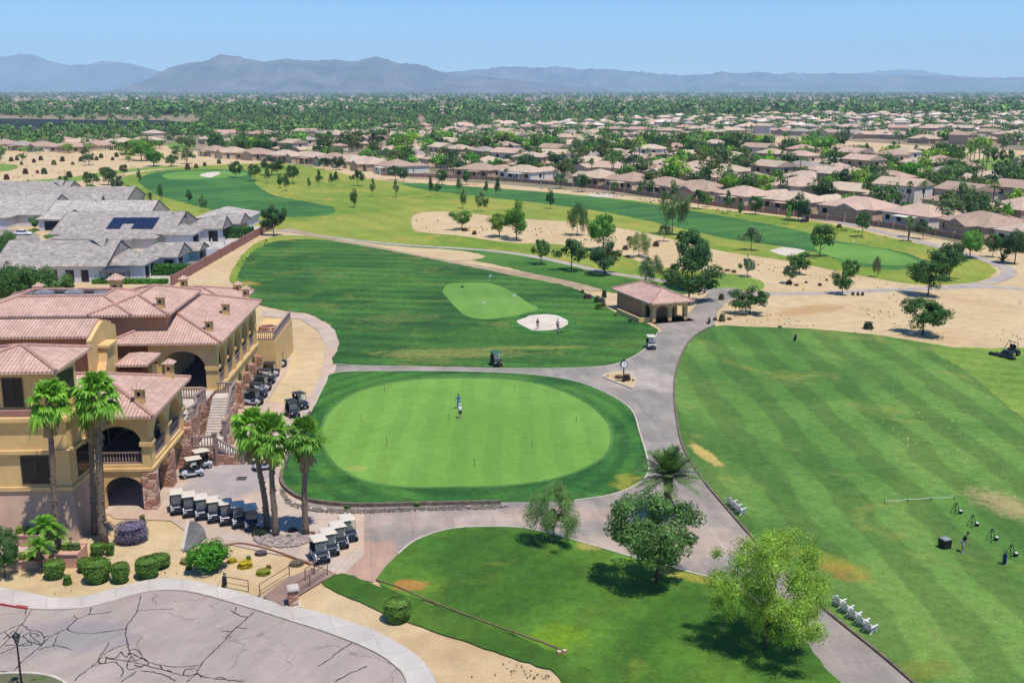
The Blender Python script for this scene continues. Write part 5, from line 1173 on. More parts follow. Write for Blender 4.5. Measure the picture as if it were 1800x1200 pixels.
for row in sorted(byrow):
    for j, c in enumerate(sorted(byrow[row], key=lambda c: c[4])):
        rr = random.Random(int(c[1] * 7 + c[2] * 13)); k = rr.choice([0, 1, 2, 5, 0, 1]) if rr.random() < .72 or row == 0 else rr.choice([3, 4])
        if c[4] < 1000 and row in (2, 3) and rr.random() < .7: k = rr.choice([3, 4])
        o = HP[k] if k not in usedp else None
        if o is None:
            o = HP[k].copy(); COL.objects.link(o)
            small = c[5] < 262
            for ch in KIDS[HP[k].name]:
                if small and ch.name.split('.')[0] not in ('wall', 'roof'): continue
                q = ch.copy(); COL.objects.link(q); q.parent = o; KIDS.setdefault(o.name, []).append(q)
        usedp.add(k)
        cn, ch_ = rr.choice(ROOFC[:6] if rr.random() < .93 else ROOFC[6:]); wc = rr.choice(WALLC)
        for q in KIDS[o.name]:
            b = q.name.split('.')[0]
            if b == 'roof': q.color = C(ch_, .86)
            elif b in ('wall', 'patio_cover'): q.color = C(wc, .88)
        o.location = (c[1], c[2], 0); o.rotation_euler = (0, 0, c[3]); o.scale = (1.1, 1.1, 1.1)
        tag(o, f"{'two-storey' if k in (3, 4) else 'low'} {cn}-roofed house, {ordw(j + 1)} from the left in row {['', 'one', 'two', 'three', 'four', 'five', 'six', 'seven', 'eight', 'nine', 'ten', 'eleven', 'twelve', 'thirteen', 'fourteen', 'fifteen', 'sixteen', 'seventeen', 'eighteen', 'nineteen', 'twenty'][min(20, rowno[row])]} beyond the fairway", 'house', 'tile-roofed houses beyond the golf course')
        NEARH.append((c[1], c[2]))
# beyond those: houses of the far suburbs, one mesh
def far_houses(name, P, seed):
    r = random.Random(seed); V, MI = [], []
    for x, y in P:
        w, d, h = r.uniform(11, 18), r.uniform(9, 13), r.choice([3.1, 3.1, 5.8]); a = r.uniform(-.4, .2) + r.choice([0, pi / 2]); ca, sa = cos(a), sin(a)
        T = lambda u, v, z: (x + u * ca - v * sa, y + u * sa + v * ca, z)
        c = [(-w / 2, -d / 2), (w / 2, -d / 2), (w / 2, d / 2), (-w / 2, d / 2)]; rd = d * .19; mi = r.choice([0, 0, 1, 1, 2, 3])
        for i in range(4):
            (u0, v0), (u1, v1) = c[i], c[(i + 1) % 4]; V.append([T(u0, v0, 0), T(u1, v1, 0), T(u1, v1, h), T(u0, v0, h)]); MI.append(4)
        e = [(u * 1.06, v * 1.08) for u, v in c]; ra, rb = (-w / 2 + d * .45, 0), (w / 2 - d * .45, 0)
        V.append([T(*e[0], h), T(*e[1], h), T(*rb, h + rd), T(*ra, h + rd)]); V.append([T(*e[2], h), T(*e[3], h), T(*ra, h + rd), T(*rb, h + rd)])
        V.append([T(*e[1], h), T(*e[2], h), T(*rb, h + rd), T(*rb, h + rd + .01)]); V.append([T(*e[3], h), T(*e[0], h), T(*ra, h + rd), T(*ra, h + rd + .01)]); MI += [mi] * 4
    ms = [plain('far_roof', C(q, .8), .9, var=.1, scale=.2) for q in ('d9b8a4', 'cdb39a', 'e6d8c8', 'b4a598')] + [plain('far_wall', C('ddd0bc', .72), .9, var=.25, scale=.02)]
    me = np_mesh(name, np.array(V), 4, ms, MI); return tag(link(name, me), kind='stuff')
r = random.Random(77); FH = [(c[1], c[2]) for c in farh]
while len(FH) < 3600:
    py = 162.5 + 36 * r.random() ** 1.05; px = r.uniform(-60, 1860); x, y = G(px, py)
    if any(in_poly(px, py, K) for K in KEEP_OUT): continue
    FH.append((x, y))
far_houses('distant_houses', FH, 3)
r = random.Random(78); BW = []
mb = MB()
for k in range(260):                                      # big pale sheds and warehouses near the foot of the mountains
    py = 159.4 + 3.2 * r.random() ** 1.3; px = r.choice([r.uniform(-40, 480), r.uniform(-40, 1300), r.uniform(700, 1000)]); x, y = G(px, py)
    a, b, h = r.uniform(25, 110), r.uniform(25, 60), r.uniform(6, 13); mb.box(x - a / 2, x + a / 2, y - b / 2, y + b / 2, 0, h, r.choice([0, 0, 1]))
tag(mb.build('distant_sheds', [plain('shed_white', C('f4f2ee', .9), .7), plain('shed_tan', C('c9b8a4', .8), .8)]), kind='stuff')
# ---------------------------------------------------------------- trees of the suburb
PALMS = []
grid = {}
for hx, hy in NEARH + FH: grid.setdefault((int(hx // 20), int(hy // 20)), []).append((hx, hy))
def clear_of_houses(x, y, dd=8.5):
    for i in (-1, 0, 1):
        for j in (-1, 0, 1):
            for hx, hy in grid.get((int(x // 20) + i, int(y // 20) + j), ()):
                if (hx - x) ** 2 + (hy - y) ** 2 < dd * dd: return False
    return True
r = random.Random(99); S = []
tries = 0
while tries < 120000 and len(S) < 2300:
    tries += 1
    y = r.uniform(255, 1500); x = r.uniform(-.52, .52) * y
    px, py = proj(x, y); fd = front_dist(x, y)
    if fd < 10 or not (-50 < px < 1850): continue
    ko = any(in_poly(px, py, K) for K in KEEP_OUT)
    if ko and r.random() < .93: continue
    if not clear_of_houses(x, y, 7.5 if fd < 60 else 5.8): continue
    S.append((x, y, px, py, r.random()))
S.sort(key=lambda s: s[1]); ind = S[:640]; rest = S[640:]
COLT = [('dark green', '3f6434'), ('mid green', '55803c'), ('grey-green', '6d8658'), ('bright green', '6fae38'), ('olive', '66783c'), ('lime', '93c040')]
kinds = {'palm': [], 'tall': [], 'tree': []}
for s in ind: kinds['palm' if s[4] < .13 else 'tree'].append(s)
PALMS = kinds['palm']
def belts(L, nb):                                         # rows by distance, then left to right
    L = sorted(L, key=lambda s: s[1]); n = -(-len(L) // nb)
    for b in range(nb):
        for j, s in enumerate(sorted(L[b * n:(b + 1) * n], key=lambda s: s[2])): yield b + 1, j + 1, s
NUMW = 'one two three four five six seven eight nine ten'.split()
for b, j, s in belts(kinds['tree'][:300], 10):
    rr = random.Random(int(s[4] * 1e6)); cn, cc = rr.choice(COLT + COLT[:3]); h = rr.uniform(4.5, 10)
    tree('farslim' if rr.random() < .15 else 'far', s[0], s[1], h, h * rr.uniform(.75, 1.15), cc, 'garden_tree', f'{cn} garden tree, {ordw(j)} from the left in tree belt {NUMW[b - 1]} among the houses', group='garden trees among the houses')
for b, j, s in belts(kinds['tree'][300:420], 5):
    rr = random.Random(int(s[4] * 1e6)); h = rr.uniform(8, 13)
    tree('far', s[0], s[1], h, h * rr.uniform(.7, 1.0), rr.choice(COLT)[1], 'tall_shade_tree', f'tall shade tree rising over the roofs, {ordw(j)} from the left in tall-tree belt {NUMW[b - 1]}', group='tall trees rising over the roofs')
rest = kinds['tree'][420:] + rest
# --- woodland beyond: far too many trees to count
def woodland(name, P, seed, cards, leaf, mat):
    r = np.random.default_rng(seed); P = np.array(P); n = len(P)
    h = P[:, 2]; w = P[:, 3]
    d = r.normal(size=(n, cards, 3)); d /= np.linalg.norm(d, axis=2)[..., None]
    rad = r.random((n, cards, 1)) ** .35
    lob = 1 + .35 * np.sin(3 * np.arctan2(d[..., 1:2], d[..., 0:1]) + r.random((n, 1, 1)) * 6) * (d[..., 2:3] * .5 + .5)
    Q = np.stack([P[:, None, 0] + d[..., 0] * (rad * lob)[..., 0] * w[:, None] * .5, P[:, None, 1] + d[..., 1] * (rad * lob)[..., 0] * w[:, None] * .5, h[:, None] * (.56 + .44 * d[..., 2] * rad[..., 0])], 2).reshape(-1, 3)
    Nn = (d + r.normal(size=d.shape) * .4 + np.array([0, 0, .4])).reshape(-1, 3); Nn /= np.linalg.norm(Nn, axis=1)[:, None]
    sz = np.repeat(w, cards)[:, None] * leaf
    me = np_mesh(name, lq(Q, Nn, sz, r), 4, [mat])
    return tag(link(name, me), kind='stuff')
def lq(P, Nrm, sz, r):
    n = len(P); a = r.normal(size=(n, 3)); a -= Nrm * (a * Nrm).sum(1)[:, None]; a /= np.linalg.norm(a, axis=1)[:, None] + 1e-9; b = np.cross(Nrm, a); s = sz * r.uniform(.6, 1.4, (n, 1))
    return np.stack([P - a * s * .5, P + b * s * .35, P + a * s * .5, P - b * s * .35], 1)
def woodmat(name):
    t = NT(name); n1 = t.noise(t.mapping(t.pos, (0, 0, 0), 0, (1, 1, 1e6)), .06, 2, .6)
    col = t.mix(t.ramp(n1, .30, .52), C('466a3c', .72), C('5f8846', .72)); col = t.mix(t.ramp(n1, .56, .66), col, C('86ac4c', .72))
    col = t.scale(col, t.ramp(t.geo.outputs['Random Per Island'], 0, 1, .65, 1.35))
    t.done(col, .7)
    return t.mat
M_wood_far = woodmat('far_foliage')
r = random.Random(12)
woodland('suburb_trees', [(s[0], s[1], *(lambda h: (h, h * r.uniform(.8, 1.25)))(r.uniform(4.5, 10))) for s in rest], 5, 90, .20, M_wood_far)
P = []
while len(P) < 7600:
    py = 164 + 42 * r.random() ** 1.35; px = r.uniform(-60, 1860); x, y = G(px, py)
    if y < 1250 or any(in_poly(px, py, K) for K in KEEP_OUT): continue
    dens = .55 + .45 * mnoise.noise(Vector((x / 260, y / 420, 2))) + (.22 if px > 420 else .12)
    if r.random() > dens: continue
    h = 5 + 13 * r.random() ** 2; P.append((x, y, h, h * r.uniform(.9, 1.7)))
r2 = random.Random(41)
for k in range(420):                                      # the tree belts on both sides of the lake
    px, py = r2.uniform(-30, 720), r2.choice([r2.uniform(196, 209), r2.uniform(226, 236), r2.uniform(198, 214) if r2.random() < .3 else 203])
    if in_poly(px, py, [(-20, 209), (332, 214), (325, 222), (120, 228), (-20, 230)]): continue
    x, y = G(px, py); h = r2.uniform(4, 11); P.append((x, y, h, h * r2.uniform(1, 1.8)))
woodland('distant_woodland', P, 6, 44, .25, M_wood_far)
P = []
while len(P) < 3000:
    py = 160.6 + 6 * r.random() ** 1.0; px = r.uniform(-60, 1860); x, y = G(px, py); h = r.uniform(5, 11); P.append((x, y, h, h * r.uniform(1.5, 4.5)))
woodland('distant_woodland', P, 8, 8, .6, M_wood_far)
# ---------------------------------------------------------------- palms
M_frond = leafmat('palm_frond', .32, .25)
M_skirt = plain('dead_frond', C('b09468', .7), .95, scale=20, var=.4)
def quads_obj(name, Q, mats, parent, mi=None):
    return link(name, np_mesh(name, np.array(Q), 4, mats, mi), parent)
def fan_frond(r, base, az, el, pet, fr, nseg=13, droop=.5):
    """one palmate leaf: a petiole, then a fan of folded segments whose tips hang"""
    out = []; d = Vector((cos(az) * cos(el), sin(az) * cos(el), sin(el))); side = Vector((-sin(az), cos(az), 0)); upv = side.cross(d) * -1
    if upv.z < 0: upv = -upv
    p0 = Vector(base); p1 = p0 + d * pet * .6; p2 = p0 + d * pet + Vector((0, 0, -.12 * pet))
    for a, b in ((p0, p1), (p1, p2)): out.append([a - side * .03, a + side * .03, b + side * .025, b - side * .025])
    for k in range(nseg):
        th = (k / (nseg - 1) - .5) * 3.5; L = fr * (1 - .22 * abs(th) / 1.75) * r.uniform(.7, 1.15)
        dd = (d * cos(th) + side * sin(th)); dd.normalize(); w_ = Vector(side * cos(th) - d * sin(th)) * fr * .115
        m = p2 + dd * L * .55 + upv * .04 * (k % 2); e = p2 + dd * L - Vector((0, 0, droop * L * r.uniform(.5, 1.2)))
        out.append([p2, m - w_, m + upv * .07, m + w_]); out.append([m - w_, e, e + w_ * .12, m + w_])
    return out
def fan_palm(name, seed, h, crown, label, cat='palm tree', group=None, nf=34, skirt=True, col='7fb83c', trunk_r=.24, lean=(0, 0), k=.72, far=False):
    r = random.Random(seed); o = empty(name, label=label, cat=cat, group=group)
    m = _MB(); n = 9; pts = [(lean[0] * (i / n) ** 1.6 + .06 * sin(i + seed), lean[1] * (i / n) ** 1.6 + .06 * cos(i * 1.3 + seed), h * i / n) for i in range(n + 1)]
    pts[0] = (0, 0, -.05); m.tube(pts, [trunk_r * 1.45] + [trunk_r * (1.05 - .35 * i / n) for i in range(1, n)] + [trunk_r * .8], 9)
    if not far:
        for i in range(int(h * 5)):                        # old leaf boots that roughen the trunk
            z = h * (.04 + .93 * r.random()); f = z / h; cx = lean[0] * f ** 1.6; cy2 = lean[1] * f ** 1.6; a = r.uniform(0, 6.28); rr = trunk_r * (1.06 - .35 * f)
            m.box(cx + cos(a) * rr - .05, cx + cos(a) * rr + .05, cy2 + sin(a) * rr - .05, cy2 + sin(a) * rr + .05, z, z + .16)
    m.build('trunk', M_palmbark, o, smooth=True)
    top = (pts[-1][0], pts[-1][1], h); Q = []
    for i in range(nf):
        f = i / nf; az = i * 2.399 + r.uniform(-.2, .2); el = R(82 - 118 * f ** 1.1 + r.uniform(-16, 16))
        Q += fan_frond(r, (top[0], top[1], top[2] - .5 * f), az, el, crown * r.uniform(.30, .42), crown * r.uniform(.28, .50), 9 if far else 15, .25 + .55 * f)
    c = quads_obj('crown', [[tuple(p) for p in q] for q in Q], [M_frond], o); hx = hexlin(col); c.color = (hx[0] * k, hx[1] * k, hx[2] * k, 1)
    if skirt:
        Q = []
        for i in range(46):
            az = i * 2.399; z = h - .5 - 1.3 * r.random(); L = r.uniform(.8, 1.7); rr = trunk_r * .8
            p = Vector((top[0] + cos(az) * rr, top[1] + sin(az) * rr, z)); e = p + Vector((cos(az) * r.uniform(.25, .7), sin(az) * r.uniform(.25, .7), -L)); s_ = Vector((-sin(az), cos(az), 0))
            Q.append([tuple(p - s_ * .05), tuple(p + s_ * .05), tuple(e + s_ * r.uniform(.15, .3)), tuple(e - s_ * r.uniform(.15, .3))])
        quads_obj('dead_fronds', Q, [M_skirt], o)
    return o
def at_px(o, px, py, rz=0.0): x, y = G(px, py); o.location = (x, y, 0); o.rotation_euler = (0, 0, rz); return o
def palm_h(px, py, ptop): return ztop(ptop, G(px, py)[1])
PG = 'tall fan palms by the clubhouse'
for i, (px, py, pc, cr, lab, lean) in enumerate([
    (104, 975, 700, 2.9, 'tall fan palm in front of the square clubhouse window', (.25, .4)), (183, 960, 690, 3.05, 'tallest fan palm with thick crown beside the clubhouse veranda', (.45, .2)), (168, 938, 715, 2.4, 'fan palm with slim trunk tucked behind the tallest one', (.6, .1)),
    (470, 930, 752, 2.9, 'fan palm at the left of three on the rock bed', (-1.0, .5)), (484, 944, 762, 2.9, 'fan palm in the middle of three on the rock bed', (-.1, .5)), (537, 942, 765, 2.8, 'fan palm at the right of three on the rock bed', (.35, .3))]):
    at_px(fan_palm('fan_palm', 40 + i, palm_h(px, py, pc), cr, lab, group=PG, lean=lean, nf=34, col=['86bf3e', '7fb83c', '78ad3c'][i % 3], trunk_r=.26 if i != 1 else .34), px, py)
# date palm, feather leaves
def feather_palm(name, seed, h, L, label, nf=44, col='5f7f46', tr=.36, droop=.55, cat='palm tree', group=None, k=.7, leaf=.34):
    r = random.Random(seed); o = empty(name, label=label, cat=cat, group=group); m = _MB()
    pts = [(0, 0, -.05)] + [(.04 * sin(i), .04 * cos(i * 2), h * i / 6) for i in range(1, 7)]; m.tube(pts, [tr * 1.2, tr, tr, tr * .95, tr, tr * 1.15, tr * 1.25], 10)
    for i in range(int(max(20, h * 26))):
        z = h * (.05 + .95 * r.random()); a = r.uniform(0, 6.28); m.box(cos(a) * tr - .06, cos(a) * tr + .06, sin(a) * tr - .06, sin(a) * tr + .06, z, z + .14)
    m.build('trunk', M_palmbark, o, smooth=True); Q = []
    for i in range(nf):
        f = i / nf; az = i * 2.399 + r.uniform(-.15, .15); el = R(84 - 88 * f + r.uniform(-7, 7)); ln = L * r.uniform(.85, 1.1); P_ = []
        for j in range(9):
            t = j / 8; e2 = el - droop * 1.5 * t * t; P_.append(Vector((cos(az) * cos(el) * ln * t, sin(az) * cos(el) * ln * t, h + sin(el) * ln * t - droop * ln * .55 * t ** 2.2)))
        s_ = Vector((-sin(az), cos(az), 0))
        for j in range(8):
            a, b = P_[j], P_[j + 1]; d = (b - a).normalized(); Q.append([a - s_ * .03, a + s_ * .03, b + s_ * .02, b - s_ * .02])
            for q in range(3):
                t = (j + q / 3) / 8
                if t < .12: continue
                c = a.lerp(b, q / 3); ll = leaf * ln * (.55 + .6 * sin(pi * min(1, t * .9 + .1))) * .55
                for sg in (-1, 1):
                    e = c + (s_ * sg * .75 + d * .65 + Vector((0, 0, .25 - .35 * r.random()))).normalized() * ll; wv = d * .06 * ln * .3
                    Q.append([c - wv, c + wv, e + wv * .3, e - wv * .3])
    c = quads_obj('crown', [[tuple(p) for p in q] for q in Q], [M_frond], o); hx = hexlin(col); c.color = (hx[0] * k, hx[1] * k, hx[2] * k, 1)
    return o
at_px(feather_palm('date_palm', 5, palm_h(1173, 905, 838), 3.5, 'single date palm with feathery crown beside the cart road', nf=58, col='68884c', droop=.5), 1173, 905)
for i, (px, py, pc, L, lab) in enumerate([(84, 985, 925, 1.5, 'young palm behind the pink planter wall, upper one'), (104, 975, 938, 1.3, 'young palm right of its taller neighbour by the planter'), (72, 1006, 962, 1.4, 'young palm in front of the planter wall, lowest one')]):
    at_px(feather_palm('small_palm', 60 + i, max(.8, palm_h(px, py, pc)), L, lab, nf=30, col='7ab83a', tr=.13, droop=.8, group='young palms by the planter', leaf=.42), px, py)
FPG = 'distant palms'
for i, (px, py, top, wd, lab) in enumerate([(227, 352, 328, 27, 'date palm on the pale rough behind the grey roofs, left of two'), (265, 361, 340, 25, 'date palm on the pale rough behind the grey roofs, right of two'), (108, 340, 313, 27, 'left half of a double date palm behind the grey roofs'), (118, 341, 312, 28, 'right half of a double date palm behind the grey roofs')]):
    x, y = G(px, py); h = ztop(top, y); L = wd * mpp(y) * .5
    at_px(feather_palm('date_palm', 80 + i, max(1, h - L * .6), L * 1.1, lab, nf=30, col='6a8048', tr=.35, group=FPG), px, py)
at_px(feather_palm('agave', 90, .3, 2.0, 'spiky agave on the sand near the cart path bend', nf=26, col='5f5f40', tr=.3, droop=.1, cat='agave'), 1762, 461)
fp = None
for i, (px, py, top, cr) in enumerate([(1743, 383, 316, 2.6), (1597, 417, 378, 2.4), (1597, 424, 388, 2.0), (1703, 300, 251, 2.4), (1711, 298, 249, 2.4), (1719, 300, 252, 2.4), (1727, 298, 250, 2.4), (1733, 302, 256, 2.4), (1432, 292, 258, 2.2), (1608, 290, 256, 2.2), (1630, 300, 262, 2.2), (1310, 250, 222, 2.2), (1320, 250, 220, 2.2), (1115, 290, 250, 2.4), (1123, 292, 252, 2.3), (1138, 288, 260, 2.2), (1174, 288, 258, 2.2), (945, 285, 255, 2.2), (890, 315, 295, 2.0), (665, 285, 262, 2.0), (1040, 312, 283, 2.2), (135, 250, 233, 2.0), (140, 252, 232, 2.2), (118, 250, 234, 2.0), (345, 235, 216, 2.2)] + [(s[2], s[3], s[3] - 26 * 800 / s[1] * .8, 2.2) for s in PALMS]):
    x, y = G(px, py); h = max(4, min(17, ztop(top, y) - cr * .4))
    if fp is None: fp = fan_palm('garden_palm', 70, 10.0, 2.4, '', cat='palm tree', group=FPG, nf=24, skirt=False, col='6f9448', far=True); o = fp
    else: o = copy_tree(fp)
    o.location = (x, y, 0); o.scale = (cr / 2.4, cr / 2.4, h / 10); o.rotation_euler = (0, 0, i * 1.7); o['px'] = 0.0
    FPALM = globals().setdefault('FPALM', []); FPALM.append((px, py, o))
for j, (px, py, o) in enumerate(sorted(FPALM, key=lambda q: q[0])):
    del o['px']; o['label'] = f'slender distant fan palm among the houses, {ordw(j + 1)} palm from the left'

# ---------------------------------------------------------------- golf carts
M_cartw = plain('cart_white', C('d8dade', .9), .3, var=.03); M_cartn = plain('cart_navy', (.018, .024, .04, 1), .25); M_black = plain('black_vinyl', (.016, .016, .018, 1), .55)
M_roofw = plain('cart_roof_ivory', C('dcd0be', .78), .5, var=.05); M_roofk = plain('cart_roof_black', (.03, .03, .032, 1), .5); M_roofg = plain('cart_roof_green', C('2f6a5c'), .5)
M_tyre = plain('tyre_rubber', (.015, .015, .016, 1), .85); M_rim = plain('wheel_rim', C('c8c8cc'), .35, .7); M_lamp = plain('lamp_glass', C('f0f0ea'), .15)
M_shield = NT('windscreen'); M_shield.b.inputs['Transmission Weight'].default_value = .9; M_shield = M_shield.done((.8, .85, .88, 1), .05)
M_chrome = plain('bright_tube', C('c0c4c8'), .3, .8); M_tan_v = plain('beige_vinyl', C('b8a488'), .6)
M_bagb = plain('blue_bag', C('2c6fae'), .6)
def extr(m, prof, x0, x1, mi=0):                           # profile in (y,z), extruded along x
    n = len(prof); m.add([(x0, y, z) for y, z in prof] + [(x1, y, z) for y, z in prof], [tuple(range(n)), tuple(range(2 * n - 1, n - 1, -1))] + [(i, n + i, n + (i + 1) % n, (i + 1) % n) for i in range(n)], mi)
def make_cart(roofm, bodym, seatm, cowlm, bag=None):
    """front faces -y, ground at z 0"""
    o = empty('golf_cart'); MBx = _MB
    m = MBx(); extr(m, [(-1.02, .34), (-1.12, .46), (-1.05, .78), (-.70, .88), (-.55, .84), (-.50, .36), (.20, .34), (.22, .70), (1.02, .72), (1.10, .60), (1.05, .34)], -.58, .58); fixn(m.build('body', bodym, o, bev=.05))
    m = MBx(); extr(m, [(-1.17, .42), (-1.14, .76), (-1.06, .84), (-.70, .915), (-.52, .90), (-.48, 1.0), (-.44, 1.0), (-.47, .50), (-1.0, .38)], -.50, .50); fixn(m.build('cowl', cowlm, o, bev=.04))
    for s in (-1, 1): m = MBx(); m.box(s * .40 - .1, s * .40 + .1, -1.185, -1.1, .58, .68); m.build('headlight', M_lamp, o)
    m = MBx(); m.box(-.55, .55, -.48, .18, .30, .345); m.build('floor_mat', M_black, o)
    m = MBx(); m.box(-.56, .56, .12, .62, .72, .90, 0, .03, .03); m.build('seat', seatm, o, bev=.03)
    m = MBx(); extr(m, [(.60, .93), (.72, .93), (.82, 1.32), (.74, 1.34)], -.55, .55); fixn(m.build('seat_back', seatm, o, bev=.03))
    m = MBx(); m.box(-.5, .5, .86, 1.2, .56, .80, 0, .02, .02); m.build('bag_well', M_black, o)
    m = MBx(); m.box(-.62, .62, -.62, .95, 1.80, 1.86, 0, .04, .04); m.box(-.56, .56, -.56, .89, 1.861, 1.90, 0, .10, .10); m.build('roof', roofm, o, bev=.02)
    for s in (-1, 1):
        m = MBx(); m.tube([(s * .50, -.62, .86), (s * .53, -.50, 1.80)], .02, 6); m.build('front_post', M_black, o)
        m = MBx(); m.tube([(s * .52, .98, .72), (s * .54, .84, 1.80)], .02, 6); m.build('rear_post', M_black, o)
        m = MBx(); m.tube([(s * .58, .25, .92), (s * .6, .3, 1.08), (s * .6, .66, 1.08), (s * .58, .7, .95)], .018, 5); m.build('armrest', M_black, o)
    m = MBx(); m.add([(-.46, -.61, .95), (.46, -.61, .95), (.48, -.505, 1.78), (-.48, -.505, 1.78), (-.46, -.595, .95), (.46, -.595, .95), (.48, -.49, 1.78), (-.48, -.49, 1.78)], [(0, 1, 2, 3), (7, 6, 5, 4), (0, 4, 5, 1), (1, 5, 6, 2), (2, 6, 7, 3), (3, 7, 4, 0)]); m.build('windscreen', M_shield, o)
    for sx in (-1, 1):
        for y in (-.82, .78):
            m = MBx(); m.T = Matrix.Translation((sx * .52, y, .225)) @ Matrix.Rotation(pi / 2, 4, 'Y'); m.lathe([(.12, -.1), (.21, -.095), (.225, -.05), (.225, .05), (.21, .095), (.12, .1)], 16); ty = m.build('wheel', M_tyre, o)
            m = MBx(); m.T = Matrix.Translation((sx * .60, y, .225)) @ Matrix.Rotation(pi / 2, 4, 'Y'); m.lathe([(.02, -.03), (.13, -.03), (.13, .028), (.05, .035)], 12); m.build('rim', M_rim, ty)
    m = MBx(); pts = [(-.27 + .17 * cos(a), -.22 + .06 * sin(a), 1.05 + .16 * sin(a)) for a in np.linspace(0, 2 * pi, 13)]; m.tube(pts, .018, 5, cap=False); m.tube([(-.27, -.22, 1.05), (-.27, -.48, .85)], .02, 5); m.build('steering_wheel', M_black, o)
    m = MBx(); m.tube([(-.42, 1.05, .8), (-.42, 1.14, 1.2), (.42, 1.14, 1.2), (.42, 1.05, .8)], .02, 5); m.build('bag_rack', M_black, o)
    if bag:
        for s in (-.22, .22):
            m = MBx(); m.T = Matrix.Translation((s, 1.02, .62)) @ Matrix.Rotation(-.16, 4, 'X'); m.lathe([(.13, 0), (.14, .1), (.13, .5), (.15, .86), (.13, .88)], 10)
            for k in range(5): a = k * 1.25; m.tube([(cos(a) * .07, sin(a) * .07, .8), (cos(a) * .09, sin(a) * .09, 1.12)], .012, 4); m.box(cos(a) * .09 - .03, cos(a) * .09 + .03, sin(a) * .09 - .05, sin(a) * .09 + .02, 1.10, 1.16)
            m.build('golf_bag', bag, o)
    return o
CA = make_cart(M_roofw, M_cartw, M_black, M_cartn); CB = make_cart(M_roofk, M_cartn, M_black, M_cartn, M_black); CC = make_cart(M_roofg, M_cartn, M_black, M_black, M_black); CD = make_cart(M_roofk, M_cartw, M_black, M_black, M_cartw)
usedc = set()
def cart(proto, px, py, deg, label, group=None, cat='golf cart'):
    o = proto if proto.name not in usedc else copy_tree(proto)
    usedc.add(proto.name); x, y = G(px, py); o.location = (x, y, .10); o.rotation_euler = (0, 0, R(deg)); return tag(o, label, cat, group)
RG = 'ivory-roofed carts in the row by the stone pillar'
for k in range(7): cart(CA, 312 + 21.6 * k, 900 + 4.6 * k, 20, f'ivory-roofed golf cart, {ordw(k + 1)} from the stone pillar in the long parked row', RG)
RG2 = 'ivory-roofed carts in the short row by the railing'
for k in range(4): cart(CA, 562 + 16.5 * k, 985 - 12.5 * k, 26, ['ivory-roofed golf cart nearest the railing in the short row', 'second golf cart from the railing in the short row', 'third golf cart from the railing in the short row', 'golf cart farthest from the railing in the short row'][k], RG2)
cart(CA, 338, 838, -62, 'ivory-roofed golf cart parked sideways beside the stone arches, front one'); cart(CA, 352, 824, -55, 'ivory-roofed golf cart behind another beside the stone arches')
cart(CA, 465, 825, -65, 'white golf cart behind the palm trunks at the putting green corner')
cart(CB, 514, 732, 30, 'black-roofed golf cart with bags behind the palm crowns, near one'); cart(CB, 528, 718, 40, 'black-roofed golf cart with bags behind the palm crowns, far one')
BG = 'dark golf carts lined along the clubhouse arcade'
for k in range(5): cart(CB if k % 2 else CD, 446 + 7.5 * k, 712 - 12.5 * k, 72 + 4 * k, f'dark golf cart, {ordw(k + 1)} from the stair in the line along the arcade', BG)
cart(CD, 489, 645, 78, 'black-roofed white golf cart at the far end by the yellow wall')
cart(CC, 872, 643, 18, 'green-roofed golf cart on the grass edge of the cross path'); cart(CA, 1144, 613, 4, 'ivory-roofed golf cart driving down the cart road by the pavilion')
cart(CB, 1414, 391, -70, 'tiny dark golf cart on the far sand beside the houses'); 
# push cart and utility vehicle
o = empty('mower', label='dark utility mower with roll cage on the light green rough', cat='mower'); x, y = G(1776, 626); o.location = (x, y, .1); o.rotation_euler = (0, 0, R(-60))
m = _MB(); m.box(-.6, .6, -1.2, .9, .45, .9, 0, .08, .1); m.build('body', M_cartn, o, bev=.05)
m = _MB(); m.box(-.5, .5, -.2, .35, .9, 1.1, 0, .03, .03); m.box(-.5, .5, .3, .45, 1.1, 1.6, 0, .03, .02); m.build('seat', M_black, o)
m = _MB(); m.tube([(-.6, .7, .9), (-.6, .6, 1.9), (-.45, .0, 2.1), (.45, .0, 2.1), (.6, .6, 1.9), (.6, .7, .9)], .045, 7); m.tube([(-.45, 0, 2.1), (-.5, -.9, .95)], .04, 6); m.tube([(.45, 0, 2.1), (.5, -.9, .95)], .04, 6); m.build('roll_cage', M_black, o)
for sx in (-1, 1):
    for yy, rr in ((-.85, .32), (.7, .42)):
        m = _MB(); m.T = Matrix.Translation((sx * .68, yy, rr)) @ Matrix.Rotation(pi / 2, 4, 'Y'); m.lathe([(rr * .55, -.14), (rr * .95, -.13), (rr, -.06), (rr, .06), (rr * .95, .13), (rr * .55, .14)], 16); ty = m.build('wheel', M_tyre, o)
        m = _MB(); m.T = Matrix.Translation((sx * .8, yy, rr)) @ Matrix.Rotation(pi / 2, 4, 'Y'); m.lathe([(.03, -.02), (rr * .5, -.02), (rr * .5, .02)], 12); m.build('rim', M_rim, ty)
for xx in (-1.35, 0, 1.35):
    m = _MB(); m.box(xx - .6, xx + .6, -2.3, -1.6, .08, .42, 0, .06, .1); m.T = Matrix.Translation((xx, -1.55, .15)) @ Matrix.Rotation(pi / 2, 4, 'Y'); m.lathe([(.12, -.6), (.12, .6)], 10); m.build('mowing_deck', M_black, o)
m = _MB(); m.beam((-1.35, -1.5, .45), (1.35, -1.5, .45), .1, .1); m.beam((0, -1.5, .45), (0, -1.0, .6), .14, .12); m.build('deck_arm', M_black, o)
